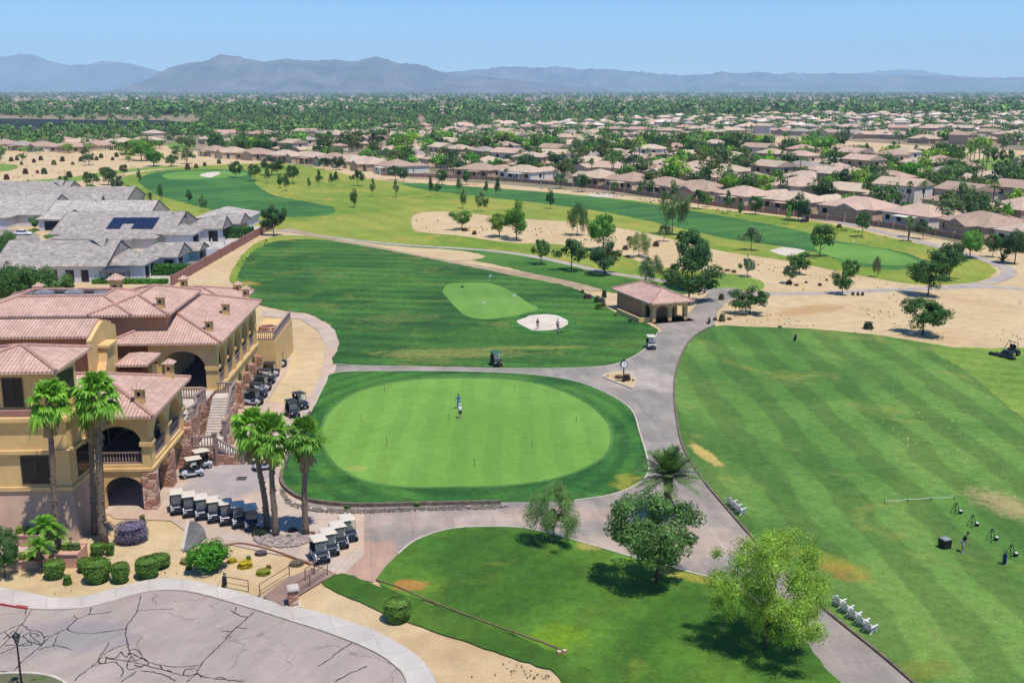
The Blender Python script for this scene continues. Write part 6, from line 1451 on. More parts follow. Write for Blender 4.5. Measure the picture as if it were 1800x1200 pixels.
# ---------------------------------------------------------------- grey-roofed houses at the left
M_slate = plain('slate_tile', C('b8aea6'), .9, var=.16, scale=.9, c2=C('9a9694'), det=6)
def slate(k0):
    t = NT('grey_flat_tile'); o = t.obj(); sx = t.n('SeparateXYZ'); t.put(sx.inputs[0], o)
    br = t.n('TexBrick'); cb = t.n('CombineXYZ'); t.put(cb.inputs[0], t.math('ADD', sx.outputs[0], sx.outputs[1])); t.put(cb.inputs[1], t.math('MULTIPLY', sx.outputs[2], 2.4)); t.put(br.inputs['Vector'], cb.outputs[0])
    for k, v in (('Color1', C('c8bdb2', .8)), ('Color2', C('a59b94', .8)), ('Mortar', C('8f857a', .8)), ('Scale', 1.0), ('Mortar Size', .02), ('Brick Width', .8), ('Row Height', .4)): br.inputs[k].default_value = v
    return t.done(t.scale(br.outputs['Color'], t.ramp(t.noise(o, .8, 5, .7), .25, .75, .70 * k0, 1.2 * k0)), .9)
SLATES = [slate(1.0), slate(.86), slate(1.1)]
M_hwall = plain('white_render', C('d6d4d4', .85), .9, var=.05); M_hdark = plain('charcoal_trim', (.05, .05, .055, 1), .6)
M_solar = plain('solar_panel', (.012, .018, .05, 1), .15)
MB = _MB
def grey_house(label, blocks, dormers=(), solar=None, wins=()):
    x0 = (blocks[0][0] + blocks[0][1]) / 2; y0 = blocks[0][2]
    o = empty('grey_house', (x0 * 1.0267, y0 * 1.054 - 7.9, 0), 0, label, 'house', 'grey-roofed houses at the left'); o.scale = (1.0267, 1.054, 1)
    M_slate = SLATES[int(abs(x0)) % 3]
    for (a, b, c, d, h, ends, sl) in blocks:
        m = MB(); m.box(a - x0, b - x0, c - y0, d - y0, 0, h - .2)
        lx = b - a >= d - c; rise = ((d - c) if lx else (b - a)) / 2 * sl
        for e, q in ((ends[0], a), (ends[1], b)) if lx else ((ends[2], c), (ends[3], d)):
            if e != 'g': continue
            if lx: m.add([(q - x0 + s_ * .01, yy - y0, zz) for s_ in (-1, 1) for yy, zz in ((c, h - .21), (d, h - .21), ((c + d) / 2, h + rise - .25))], [(0, 1, 2), (5, 4, 3), (0, 3, 4, 1), (1, 4, 5, 2), (2, 5, 3, 0)])
            else: m.add([(xx - x0, q - y0 + s_ * .01, zz) for s_ in (-1, 1) for xx, zz in ((a, h - .21), (b, h - .21), ((a + b) / 2, h + rise - .25))], [(0, 1, 2), (5, 4, 3), (0, 3, 4, 1), (1, 4, 5, 2), (2, 5, 3, 0)])
        fixn(m.build('wall', M_hwall, o))
        m = MB(); r_, c_ = hip(m, a - x0, b - x0, c - y0, d - y0, h, sl, ov=.55, ends=ends, th=.2); rf = m.build('roof', M_slate, o)
        if 'g' in ends:                                   # dark verge boards on the gable ends
            for e, k0, (i, j) in ((0, 0, (0, 3)), (1, 1, (1, 2))) if lx else ((2, 0, (0, 1)), (3, 1, (2, 3))):
                if ends[e] == 'g':
                    m = MB()
                    for q in (i, j): m.beam(Vector(c_[q]) + Vector((0, 0, -.12)), Vector(r_[k0]) + Vector((0, 0, -.12)), .09, .30)
                    m.build('verge_board', M_hdark, rf)
    for (x, y, z, s_) in dormers:                         # little gable facing +x
        m = MB(); m.add([(x - x0, y - s_ - y0, z), (x - x0, y + s_ - y0, z), (x - x0, y - y0, z + s_ * .95), (x - x0 - 3.6, y - y0, z + s_ * .95)], [(0, 1, 2), (0, 2, 3), (2, 1, 3)]); m.build('dormer', M_slate, o)
        m = MB(); m.add([(x - x0 + .06, y - s_ * .72 - y0, z + .06), (x - x0 + .06, y + s_ * .72 - y0, z + .06), (x - x0 + .06, y - y0, z + s_ * .74)], [(0, 1, 2)]); m.add([(x - x0 + .02, y - s_ * .72 - y0, z + .06), (x - x0 + .02, y + s_ * .72 - y0, z + .06), (x - x0 + .02, y - y0, z + s_ * .74)], [(2, 1, 0)]); m.build('dormer_vent', M_hdark, o)
    for (ax, u0, u1, f, z0, z1) in wins:
        m = MB()
        if ax == 'x': m.box(u0 - x0, u1 - x0, f - y0 - .06, f - y0 + .03, z0, z1)
        else: m.box(f - x0 - .03, f - x0 + .06, u0 - y0, u1 - y0, z0, z1)
        m.build('window', M_dark, o)
    if solar:
        for (a, b, t0, t1) in solar:
            (X0, X1, Y0, Y1, h, ends, sl) = blocks[0]
            P_ = lambda x, t: (x - x0, Y0 - .55 + t - y0, h + t * sl + .16)
            m = MB(); m.add([P_(a, t0), P_(b, t0), P_(b, t1), P_(a, t1)] + [tuple(np.subtract(P_(x, t), (0, 0, .07))) for x, t in ((a, t0), (b, t0), (b, t1), (a, t1))], [(0, 1, 2, 3), (7, 6, 5, 4), (0, 4, 5, 1), (1, 5, 6, 2), (2, 6, 7, 3), (3, 7, 4, 0)]); m.build('solar_panel', M_solar, o)
    return o
grey_house('nearest grey-roofed house with dark narrow windows behind the leafy clump', [(-99, -78, 207, 223, 3.3, 'gghh', .46), (-79, -71.5, 209, 217, 3.2, 'hghh', .6), (-77, -68, 219, 227.5, 3.2, 'hghh', .5), (-74, -66.5, 229, 235, 3.0, 'hghh', .4), (-97, -90, 203.6, 208.5, 3.0, 'hhgh', .55)], [(-80, 214.5, 6.0, 2.1)],
           wins=[('x', -85.6, -84, 207, .2, 2.5), ('x', -82.6, -81.2, 207, .2, 2.5), ('x', -89, -87.2, 207, .2, 2.5), ('y', 210.5, 212.5, -71.5, .1, 2.6), ('y', 213.5, 215.5, -71.5, .1, 2.6), ('y', 220.5, 223, -68, .1, 2.7), ('x', -70.5, -68.6, 219, .3, 2.6), ('y', 230, 234, -66.5, .1, 2.5)])
grey_house('grey-roofed house carrying dark solar panels above its white yard', [(-108, -80, 254, 276, 3.2, 'gghh', .36), (-81, -75, 252.5, 260, 3.2, 'hghh', .6), (-79, -70.5, 262, 270, 3.4, 'hghh', .6), (-80, -69, 273, 283, 3.2, 'hghh', .4), (-106.5, -83, 249.4, 254.4, 2.7, 'hhhh', .28), (-93, -87.5, 246.5, 251, 2.9, 'hhgh', .6)], [(-79.5, 264, 5.7, 1.9)], solar=[(-96, -92.8, 2.4, 8.0), (-92.7, -90.2, 5.0, 8.0), (-90.1, -85, 2.4, 8.0)],
           wins=[('x', -91.8, -88.6, 246.5, .2, 2.6), ('x', -103, -99, 249.4, .6, 2.1), ('x', -98, -95, 249.4, .6, 2.1), ('y', 254, 258.5, -75, .1, 2.5), ('y', 263.5, 268.5, -70.5, .1, 2.9), ('x', -73.6, -71.4, 262, .2, 2.8), ('y', 275, 281, -69, .1, 2.5)])
grey_house('grey-roofed house with pointed dormer behind the solar panel house', [(-124, -97, 288, 304, 3.3, 'gghh', .42), (-124, -117, 283, 289, 3.2, 'hhgh', .6), (-110, -101, 283.5, 289, 3.1, 'hhhh', .4), (-115.8, -110.5, 281, 289, 3.8, 'hhgh', .7)], [(-112, 297, 6.0, 2.6)], wins=[('x', -115, -111.4, 281, .2, 3.4), ('x', -122.5, -118.5, 283, .2, 2.6), ('x', -108.5, -102.5, 283.5, .3, 2.4)])
grey_house('grey-roofed house at the left edge above the street', [(-150, -126, 292, 312, 3.3, 'gghh', .44), (-146, -134, 286, 293, 3.2, 'hhhh', .4)], [(-134, 302, 6.4, 2.2)], wins=[('x', -144, -140, 286, .3, 2.4), ('x', -138.5, -136, 286, .2, 2.5)])
grey_house('grey roof mostly hidden by trees at the left edge', [(-118, -101, 213, 227, 3.0, 'hhhh', .36)], wins=[('x', -104.6, -102, 213, .4, 2.3)])
grey_house('farthest grey-roofed house beyond the street at the left', [(-168, -140, 335, 356, 3.3, 'gghh', .42), (-138, -118, 330, 347, 3.2, 'gghh', .4)], [(-142, 344, 6.2, 2.4)], wins=[('x', -135, -130, 330, .3, 2.4)])
grey_house('pale low grey roof at the corner of the far yards', [(-84, -70.5, 288, 301, 3.0, 'hhhh', .33)], wins=[('x', -78, -73, 288, .2, 2.3)])
sheet('street', [G(-30, 405), G(36, 404), G(68, 412), G(72, 425), G(50, 432), G(-30, 434)], M_road, 0, world=True)
sheet('patio', [(-79, 205.5), (-64.4, 205.5), (-64.4, 292), (-79, 292)], M_walk, 0, world=True)
sheet('lawn', [(-72.4, 226.1), (-66.3, 226.1), (-66.3, 235.6), (-72.4, 235.6)], M_strip, 0, world=True)
sheet('lawn', [G(40, 410), G(60, 402), G(70, 404), G(52, 413)], M_strip, 0, world=True)
sheet('lawn', [G(75, 415), G(105, 408), G(100, 418), G(82, 420)], M_strip, 0, world=True)
m = MB(); m.box(-64.4, -64.1, 204, 292, 0, 1.9)
for y in range(204, 293, 11): m.box(-64.55, -63.95, y - .3, y + .3, 0, 2.05)
tag(m.build('boundary_wall', plain('brown_block', C('a8786c'), .9, scale=2)), 'long brown block wall along the grey houses and the sand track', 'wall')
m = MB(); m.box(-79.5, -64.42, 239, 239.25, 0, 1.75); tag(m.build('yard_wall', M_hwall), 'white rendered wall between two grey house yards', 'wall')
def hedge(label, x0, x1, y0, y1, h, col='4f8a30', n=5200):
    r = np.random.default_rng(int(x0 * -7 + y0)); f = r.random(n); P_ = np.stack([r.uniform(x0, x1, n), r.uniform(y0, y1, n), r.uniform(.05, h, n)], 1); Nn = r.normal(size=(n, 3)) * .6
    s = r.integers(0, 4, n)
    P_[s == 0, 2] = h + r.normal(size=(s == 0).sum()) * .08; Nn[s == 0] += (0, 0, 1); P_[s == 1, 1] = y0 + r.normal(size=(s == 1).sum()) * .08; Nn[s == 1] += (0, -1, 0); P_[s == 2, 0] = x1 + r.normal(size=(s == 2).sum()) * .08; Nn[s == 2] += (1, 0, 0)
    Nn /= np.linalg.norm(Nn, axis=1)[:, None]
    o = link('hedge', np_mesh('hedge', leaf_quads(P_, Nn, .42, r), 4, [M_leaf])); hx = hexlin(col); o.color = (hx[0] * .7, hx[1] * .7, hx[2] * .7, 1)
    return tag(o, label, 'hedge', 'hedges in the grey house yards')
hedge('green hedge in the nearest grey house yard by the brown wall', -74, -64.8, 214, 217, 2.0); hedge('green hedge along the far yard of the solar panel house', -77, -65, 268, 271.5, 2.6); hedge('low bright hedge at the foot of the nearest grey house', -80, -66, 205.3, 206.6, .8, '5fa030', 3000)
o = empty('shade_canopy', (-76, 206.6, 0), 0, 'dark square canopy beside the nearest grey house', 'canopy'); m = MB(); hip(m, -2.4, 2.4, -1.6, 1.6, 2.4, .3, ov=.1, th=.1); m.build('canopy_top', M_hdark, o)
for x in (-2.2, 2.2):
    for y in (-1.4, 1.4): m = MB(); m.box(x - .06, x + .06, y - .06, y + .06, 0, 2.3); m.build('post', M_hdark, o)
for i, (px, py) in enumerate([(373, 440), (395, 437)]):
    x, y = G(px, py); o = empty('patio_umbrella', (x, y, .1), 0, ['closed white patio umbrella in the grey house yard, nearer the house', 'closed white patio umbrella in the grey house yard, nearer the brown wall'][i], 'umbrella', 'closed umbrellas'); m = MB(); m.tube([(0, 0, 0), (0, 0, 2.9)], .05, 6); m.build('pole', M_galv, o); m = MB(); m.lathe([(.10, 1.2), (.24, 1.5), (.20, 2.2), (.05, 2.8)], 8); m.build('canopy', M_white, o)
def patio_chair(x, y, rz, label, mt, group):
    o = empty('patio_chair', (x, y, .1), rz, label, 'chair', group); m = MB(); m.box(-.5, .5, -.5, .5, .28, .5, 0, .04, .04); m.build('seat', mt, o); m = MB(); m.box(-.5, .5, .38, .58, .5, 1.05, 0, .04, .02); m.build('backrest', mt, o)
    for s_ in (-1, 1): m = MB(); m.box(s_ * .5 - .08, s_ * .5 + .08, -.5, .4, .0, .68); m.build('arm', mt, o)
    return o
for i, (px, py, mt) in enumerate([(343, 440, M_white), (357, 441, M_bagb), (380, 439, M_white), (402, 438, M_white), (350, 450, M_black), (362, 449, M_black), (374, 448, M_black)]):
    x, y = G(px, py); patio_chair(x, y, i * .9, ['white patio chair by the house side of the far yard', 'blue patio chair among the white ones', 'white patio chair between the closed umbrellas', 'white patio chair next to the brown wall', 'black patio chair, first from the left behind the white yard wall', 'black patio chair, second from the left behind the white yard wall', 'black patio chair, third from the left behind the white yard wall'][i], mt, 'patio chairs in the yards')
for o_ in list(COL.objects):
    if o_.name.split('.')[0] in ('boundary_wall', 'yard_wall', 'hedge', 'patio', 'shade_canopy') or o_.get('yard'): o_.location = (o_.location.x * 1.0267, o_.location.y * 1.054 - 7.9, o_.location.z); o_.scale = (1.0267, 1.054, 1)
for i, (lx, ly) in enumerate([(-35.0, 112.0), (-37.6, 113.2)]):          # tables on the clubhouse terrace
    mw = Matrix.LocRotScale(CL.location, CL.rotation_euler, CL.scale); p = mw @ Vector((lx - OX, ly - OY, 4.2))
    o = empty('terrace_table', tuple(p), 0, ['dark round table on the clubhouse terrace near the balustrade', 'dark round table on the clubhouse terrace near the wall'][i], 'table', 'terrace tables'); m = MB(); m.lathe([(.55, .70), (.56, .74), (.02, .75)], 16); m.build('table_top', M_black, o); m = MB(); m.lathe([(.28, 0), (.26, .03), (.05, .06), (.05, .695)], 10); m.build('pedestal', M_black, o)
    for k in range(3):
        a = k * 2.1 + i; patio_chair(p.x + 1.05 * cos(a), p.y + 1.05 * sin(a), a - pi / 2, f'dark terrace chair, {ordw(k + 1)} at the table near the {["balustrade", "wall"][i]}', M_black, 'dark chairs on the clubhouse terrace').location.z = 4.2
# garden wall before the suburb
m = MB(); GW = [Vector(p) - nrm * 7 for p in [G(*q) for q in smooth([q for q in FRONT if 600 < q[0]], 4, False)]]
strip(m, [tuple(p) for p in GW], .25, 0, 1.45); acc = 0
for a, b in zip(GW[:-1], GW[1:]):
    m.box(a.x - .35, a.x + .35, a.y - .35, a.y + .35, 0, 1.85)
tag(m.build('garden_wall', plain('tan_block', C('a88878'), .9, scale=2, var=.2)), 'low brown garden wall with pillars between the suburb and the fairway', 'wall')

# ---------------------------------------------------------------- people
M_skin = plain('skin', (.42, .25, .17, 1), .6, var=.05); M_hair = plain('dark_hair', (.03, .02, .015, 1), .7)
def cloth(n, h): return plain(n, C(h, .8), .85, var=.08, scale=9)
K_white, K_blue, K_navy, K_khaki, K_dark, K_grey, K_shoe = cloth('white_cloth', 'e8ecf0'), cloth('blue_cloth', '2a80b8'), cloth('navy_cloth', '1e2430'), cloth('khaki_cloth', 'c2b294'), cloth('dark_green_cloth', '222a26'), cloth('grey_cloth', 'a8a8a4'), cloth('shoe_white', 'e6e6e6')
def skinned(name, pts, edges, rad, mat, parent, lv=2):
    me = bpy.data.meshes.new(name); me.from_pydata(pts, edges, []); me.materials.append(mat); o = link(name, me, parent)
    s = o.modifiers.new('skin', 'SKIN'); s.use_smooth_shade = True; su = o.modifiers.new('smooth', 'SUBSURF'); su.levels = lv; su.render_levels = lv
    for i, v in enumerate(me.skin_vertices[0].data):
        v.radius = rad[i] if hasattr(rad[i], '__len__') else (rad[i], rad[i]); v.use_root = (i == 0)
    return o
def person(x, y, rz, label, shirt, legs, pose, hat=None, shorts=True, z=.1, s=1.0):
    """faces -y; pose = dict(lean, hands (two points), feet (two points), knee)"""
    o = empty('person', (x, y, z), rz, label, 'person'); o.scale = (s, s, s); ln = pose.get('lean', 0.0)
    def tilt(p): dz = p[2] - .95; return (p[0], p[1] - sin(ln) * dz, .95 + cos(ln) * dz - .0)
    pel, wai, che, nek, hd0, hd1 = (0, 0, .95), tilt((0, 0, 1.10)), tilt((0, .01, 1.30)), tilt((0, 0, 1.49)), tilt((0, -.02, 1.60)), tilt((0, -.01, 1.72))
    P_, E_, Rr = [pel, wai, che, nek, hd0, hd1], [(0, 1), (1, 2), (2, 3), (3, 4), (4, 5)], [(.14, .11), (.135, .10), (.15, .105), .055, (.085, .10), (.075, .09)]
    def chain(a, pts, rs):
        p = a
        for q, r_ in zip(pts, rs): P_.append(q); Rr.append(r_); E_.append((p, len(P_) - 1)); p = len(P_) - 1
        return p
    el = []
    for i, sd in enumerate((-1, 1)):
        sh = tilt((sd * .18, 0, 1.42)); hnd = Vector(pose['hands'][i]); m_ = Vector(sh).lerp(hnd, .5) + Vector((sd * .07, .06, -.03)); el.append((sh, tuple(m_), tuple(hnd)))
        w_ = m_.lerp(hnd, .88); k = chain(2, [sh, tuple(m_), tuple(w_), tuple(m_.lerp(hnd, 1.02))], [.058, .042, .028, (.04, .022)])
        d = (hnd - m_).normalized(); sv = Vector((0, 1, 0)).cross(d).normalized() if abs(d.y) < .9 else Vector((1, 0, 0))
        fv = d.cross(sv)
        for j in range(4):                                # four fingers, unequal and curled
            b = hnd + d * .05 + sv * (j - 1.5) * .02; L = (.062, .074, .07, .054)[j]
            chain(k, [tuple(b), tuple(b + d * L * .6 + fv * .012), tuple(b + d * L + fv * .035)], [.010, .009, .008])
        tb = hnd + sv * .04 * -sd; chain(k, [tuple(tb), tuple(tb + d * .045 - sv * .02 * sd)], [.011, .009])
    lg = []
    for i, sd in enumerate((-1, 1)):
        f = pose['feet'][i]; hp = (sd * .095, .0, .90); kn = (sd * .10 + (f[0] - sd * .1) * .5, f[1] * .5 - pose.get('knee', .03), .50); an = (f[0], f[1], .09); lg.append((hp, kn, an))
        chain(0, [hp, kn, an, (f[0] + sd * .02, f[1] - .15, .04)], [.088, .058, .04, .042])
    skinned('body', P_, E_, Rr, M_skin, o)
    sp = [pel, wai, che, tilt((0, 0, 1.455))]; se = [(0, 1), (1, 2), (2, 3)]; sr = [(.155, .125), (.15, .115), (.165, .12), .075]
    for sh, m_, h_ in el:
        sp += [sh, tuple(Vector(sh).lerp(Vector(m_), .8))]; se += [(2, len(sp) - 2), (len(sp) - 2, len(sp) - 1)]; sr += [.07, .06]
    skinned('shirt', sp, se, sr, shirt, o)
    tp = [(0, 0, .98)]; te = []; tr_ = [(.15, .12)]
    for hp, kn, an in lg:
        e = tuple(Vector(hp).lerp(Vector(kn), .92)) if shorts else tuple(Vector(kn).lerp(Vector(an), .92))
        tp.append(hp); te.append((0, len(tp) - 1)); tr_.append(.10)
        if not shorts: tp.append(kn); te.append((len(tp) - 2, len(tp) - 1)); tr_.append(.075)
        tp.append(e); te.append((len(tp) - 2, len(tp) - 1)); tr_.append(.088 if shorts else .06)
    skinned('shorts' if shorts else 'trousers', tp, te, tr_, legs, o)
    for hp, kn, an in lg: skinned('shoe', [(an[0], an[1] + .05, .05), (an[0], an[1] - .06, .05), (an[0], an[1] - .19, .035)], [(0, 1), (1, 2)], [(.045, .05), (.052, .05), (.045, .035)], K_shoe, o, 1)
    c = Vector(tilt((0, -.01, 1.70)))
    m = MB(); hm = hat or M_hair
    m.lathe([(.108, -.03), (.112, .02), (.095, .07), (.055, .105), (.01, .115)], 14, c)
    if hat: m.box(c.x - .07, c.x + .07, c.y - .19, c.y - .09, c.z + .0, c.z + .018)
    m.build('cap' if hat else 'hair', hm, o, smooth=not hat)
    for sx in (-1, 1): m = MB(); m.lathe([(.002, -.012), (.012, 0), (.002, .012)], 6, (c.x + sx * .034, c.y - .083, c.z - .075)); m.build('eye', M_black, o)
    m = MB(); m.box(c.x - .013, c.x + .013, c.y - .125, c.y - .085, c.z - .12, c.z - .085, 0, .004, .0); m.build('nose', M_skin, o)
    m = MB(); m.box(c.x - .025, c.x + .025, c.y - .098, c.y - .088, c.z - .15, c.z - .14); m.build('mouth', plain('lips', (.3, .12, .1, 1)), o)
    return o
def club(x, y, z, a, b, label):                            # grip end a, head end b relative to x, y, z
    o = empty('golf_club', (x, y, z), 0, label, 'golf club'); m = MB(); m.tube([a, b], .012, 6); m.build('shaft', M_chrome, o)
    m = MB(); a, b = Vector(a), Vector(b); m.tube([a, a.lerp(b, .25)], .02, 6); m.build('grip', M_black, o)
    m = MB(); m.box(b.x - .03, b.x + .09, b.y - .03, b.y + .03, b.z - .03, b.z + .03); m.build('head', M_chrome, o)
ST = dict(feet=[(-.12, .02), (.12, -.02)])
x, y = G(809, 737); person(x, y, pi + .2, 'golfer in a white shirt, dark shorts and cap standing on the putting green', K_white, K_navy, dict(ST, hands=[(-.10, -.28, .86), (.02, -.30, .82)], lean=.30), hat=K_white); club(x, y, .1, (0, .30, .82), (.02, .45, .03), 'putter held by the golfer in white')
x, y = G(806, 719); person(x, y, .3, 'person in a blue shirt standing behind the white-shirted golfer on the green', K_blue, K_blue, dict(ST, hands=[(-.26, -.16, 1.02), (.24, -.14, .92)], lean=.06), hat=K_navy, shorts=False); club(x, y, .1, (-.34, -.2, .9), (-.42, -.2, 2.2), 'thin pole held upright beside the person in blue')
x, y = G(1691, 972); person(x, y, 1.3, 'golfer in a dark shirt and grey shorts addressing a ball on the range', K_dark, K_grey, dict(feet=[(-.2, 0), (.2, 0)], hands=[(-.05, -.34, .84), (.05, -.36, .80)], lean=.38, knee=.07), s=1.04); club(x, y, .1, (.36, -.1, .82), (.85, -.25, .04), 'iron held by the golfer on the range')
x, y = G(945, 580); person(x, y, .5, 'person in dark top and light trousers standing in the bunker', K_navy, K_khaki, dict(ST, hands=[(-.24, -.08, .82), (.24, -.08, .84)], lean=.03), shorts=False); club(x, y, .1, (.26, -.1, .80), (.55, -.25, .03), 'wedge hanging from the hand of the bunker player')
x, y = G(980, 581); person(x, y, 2.6, 'person in grey and dark clothes beside a golf bag at the bunker lip', K_grey, K_navy, dict(ST, hands=[(-.2, -.3, .95), (.24, -.1, .84)], lean=.12), hat=K_dark, shorts=False)
def golf_bag(x, y, rz, label, mt, tilt=.18, wheels=False, z=.1):
    o = empty('golf_bag', (x, y, z), rz, label, 'golf bag'); T_ = Matrix.Rotation(tilt, 4, 'X')
    m = MB(); m.T = T_; m.lathe([(.15, .02), (.16, .12), (.145, .5), (.16, .84), (.145, .9)], 12); m.box(-.1, .1, -.25, -.12, .2, .62, 0, .02, .01); m.build('bag', mt, o, smooth=False)
    m = MB(); m.T = T_
    for k in range(7): a = k * .9; m.tube([(cos(a) * .08, sin(a) * .08, .82), (cos(a) * .10, sin(a) * .10, 1.12 + .05 * (k % 3))], .012, 5)
    m.build('club_shafts', M_chrome, o)
    for k in range(7):
        a = k * .9; m = MB(); m.T = T_; q = (cos(a) * .10, sin(a) * .10, 1.13 + .05 * (k % 3)); m.box(q[0] - .03, q[0] + .03, q[1] - .06, q[1] + .03, q[2] - .03, q[2] + .05, 0, .01, .01); m.build('club_head', M_galv if k % 2 else M_black, o)
    for sx in (-1, 1): m = MB(); m.tube([(sx * .07, -.02, .78), (sx * .28, .42, .0)], .014, 5); m.build('stand_leg', M_galv, o)
    if wheels:
        for sx in (-1, 1): m = MB(); m.T = Matrix.Translation((sx * .32, .1, .14)) @ Matrix.Rotation(pi / 2, 4, 'Y'); m.lathe([(.08, -.03), (.15, -.02), (.15, .02), (.08, .03)], 12); m.build('wheel', M_tyre, o)
        m = MB(); m.beam((-.32, .1, .14), (.32, .1, .14), .04, .04); m.tube([(0, 0, .2), (0, .1, .9), (0, .45, 1.05)], .02, 5); m.build('trolley_frame', M_black, o)
    return o
for a in [(393, 1033, 'black golf bag standing at the end of the rail by the sidewalk', M_black, 0), (983, 586, 'black and white golf bag on a trolley at the bunker lip', M_galv, 1), (1765, 992, 'blue golf bag leaning beside the lowest range stand', plain('deep_blue_bag', C('1f3f78')), 0), (1245, 570, 'black golf trolley bag at the edge of the cart road top', M_black, 1), (131, 972, 'white golf bag on wheels beside the pink planter', M_white, 1), (1396, 600, 'black golf bag on the far end of the range grass', M_black, 0)]:
    x, y = G(a[0], a[1]); golf_bag(x, y, a[0] * .37, a[2], a[3], wheels=bool(a[4]), tilt=.2)

# ---------------------------------------------------------------- range furniture
def adirondack(x, y, rz, label, group):
    o = empty('lawn_chair', (x, y, .1), rz, label, 'chair', group)
    m = MB()
    for k in range(5): m.beam((-.28, -.28 + k * .13, .38 - k * .035), (.28, -.28 + k * .13, .38 - k * .035), .11, .025)
    m.build('seat', M_white, o); m = MB()
    for k in range(5): xx = (k - 2) * .12; m.beam((xx, .24, .22), (xx * 1.15, .52, 1.0 - .04 * (k - 2) ** 2), .105, .022)
    m.build('backrest', M_white, o)
    for s_ in (-1, 1):
        m = MB(); m.box(s_ * .36 - .07, s_ * .36 + .07, -.38, .34, .55, .58); m.build('arm', M_white, o)
        m = MB(); m.box(s_ * .32 - .03, s_ * .32 + .03, -.34, -.24, 0, .549); m.build('front_leg', M_white, o)
        m = MB(); m.beam((s_ * .30, -.26, .36), (s_ * .30, .50, .03), .04, .12); m.build('rear_leg', M_white, o)
CG = 'white lawn chairs along the driving range kerb'
for k in range(5):
    x, y = G(1468 + 13.5 * k, 1066 + 11.5 * k); adirondack(x + .25, y, 2.3, ['white lawn chair at the upper end of the long chair row by the bright tree', 'second white lawn chair down the long row by the kerb', 'middle white lawn chair of the long row by the kerb', 'fourth white lawn chair down the long row by the kerb', 'white lawn chair at the lower end of the long row'][k], CG)
for k in range(3):
    x, y = G(1281 + 7.5 * k, 890 + 7 * k); adirondack(x + .25, y, 2.3, ['upper white lawn chair of the short row by the cart road', 'middle white lawn chair of the short row by the cart road', 'lower white lawn chair of the short row by the cart road'][k], CG)
for i, (px, py) in enumerate([(1679, 905), (1708, 927), (1742, 952), (1776, 980)]):
    x, y = G(px, py); nm = ['uppermost', 'second', 'third', 'lowest'][i]
    o = empty('bag_stand', (x, y, .1), .5, f'{nm} black A-shaped bag stand in the row on the range', 'bag stand', 'bag stands on the range')
    for s_ in (-1, 1):
        m = MB(); m.tube([(s_ * .28, -.25, 0), (s_ * .12, .0, 1.05)], .028, 6); m.build('front_leg', M_black, o); m = MB(); m.tube([(s_ * .28, .35, 0), (s_ * .12, .02, 1.05)], .024, 6); m.build('rear_leg', M_black, o)
    m = MB(); m.beam((-.14, 0, 1.06), (.14, 0, 1.06), .06, .05); m.beam((-.22, -.15, .4), (.22, -.15, .4), .04, .04); m.build('crossbar', M_black, o)
    x, y = G(px + 9, py - 1); o = empty('ball_basket', (x, y, .1), 0, f'{nm} black ball basket with white balls beside a bag stand', 'basket', 'ball baskets on the range'); m = MB(); m.lathe([(.15, 0), (.2, .28), (.185, .28), (.14, .03)], 12); m.build('basket', M_black, o); m = MB()
    rr = random.Random(i); m.lathe([(.175, .26), (.15, .31), (.08, .36), (.01, .38)], 12); m.build('ball_pile', M_white, o, smooth=True)
    m = MB(); m.tube([(-.19, 0, .28), (-.15, 0, .5), (.15, 0, .5), (.19, 0, .28)], .012, 5); m.build('handle', M_black, o)
x, y = G(1660, 964); o = empty('ball_crate', (x, y, .1), .35, 'black square bin with a white lid on the range beside the golfer', 'bin'); m = MB(); m.box(-.36, .36, -.36, .36, 0, .78, 0, -.04, -.04); m.build('bin', M_black, o, bev=.03); m = MB(); m.box(-.34, .34, -.34, .34, .78, .86, 0, .05, .05); m.build('lid', M_galv, o)
o = empty('rope_barrier', label='thin white rope on short posts across the range', cat='rope barrier'); A_ = [G(1555, 888), G(1595, 885), G(1636, 882), G(1677, 880)]
for q in A_: m = MB(); m.tube([(q[0], q[1], 0), (q[0], q[1], .5)], .03, 6); m.build('post', M_metal, o)
m = MB()
for a, b in zip(A_[:-1], A_[1:]): m.tube([(a[0], a[1], .46), ((a[0] + b[0]) / 2, (a[1] + b[1]) / 2, .38), (b[0], b[1], .46)], .022, 5)
m.build('rope', M_white, o)
# pins
M_flag = plain('white_flag', C('f2f2f2', .9), .8)
PN = [(676, 690, .75), (635, 743, .75), (680, 784, .75), (789, 741, .75), (834, 822, .75), (935, 788, .75), (1013, 745, .75), (905, 690, .75)]
for i, (px, py, h) in enumerate(PN):
    x, y = G(px, py); o = empty('practice_pin', (x, y, .1), 0, ['short practice pin at the upper left of the putting green', 'short practice pin near the left rim of the putting green', 'short practice pin at the lower left of the putting green', 'short practice pin just left of the golfer in white', 'short practice pin at the lower middle of the putting green', 'short practice pin at the lower right of the putting green', 'short practice pin near the right rim of the putting green', 'short practice pin at the upper right of the putting green'][i], 'practice pin', 'practice pins on the putting green')
    m = MB(); m.tube([(0, 0, 0), (0, 0, h)], .022, 6); m.build('stick', M_metal, o); m = MB(); m.lathe([(.01, h - .02), (.06, h + .04), (.01, h + .1)], 8); m.build('knob', M_black, o)
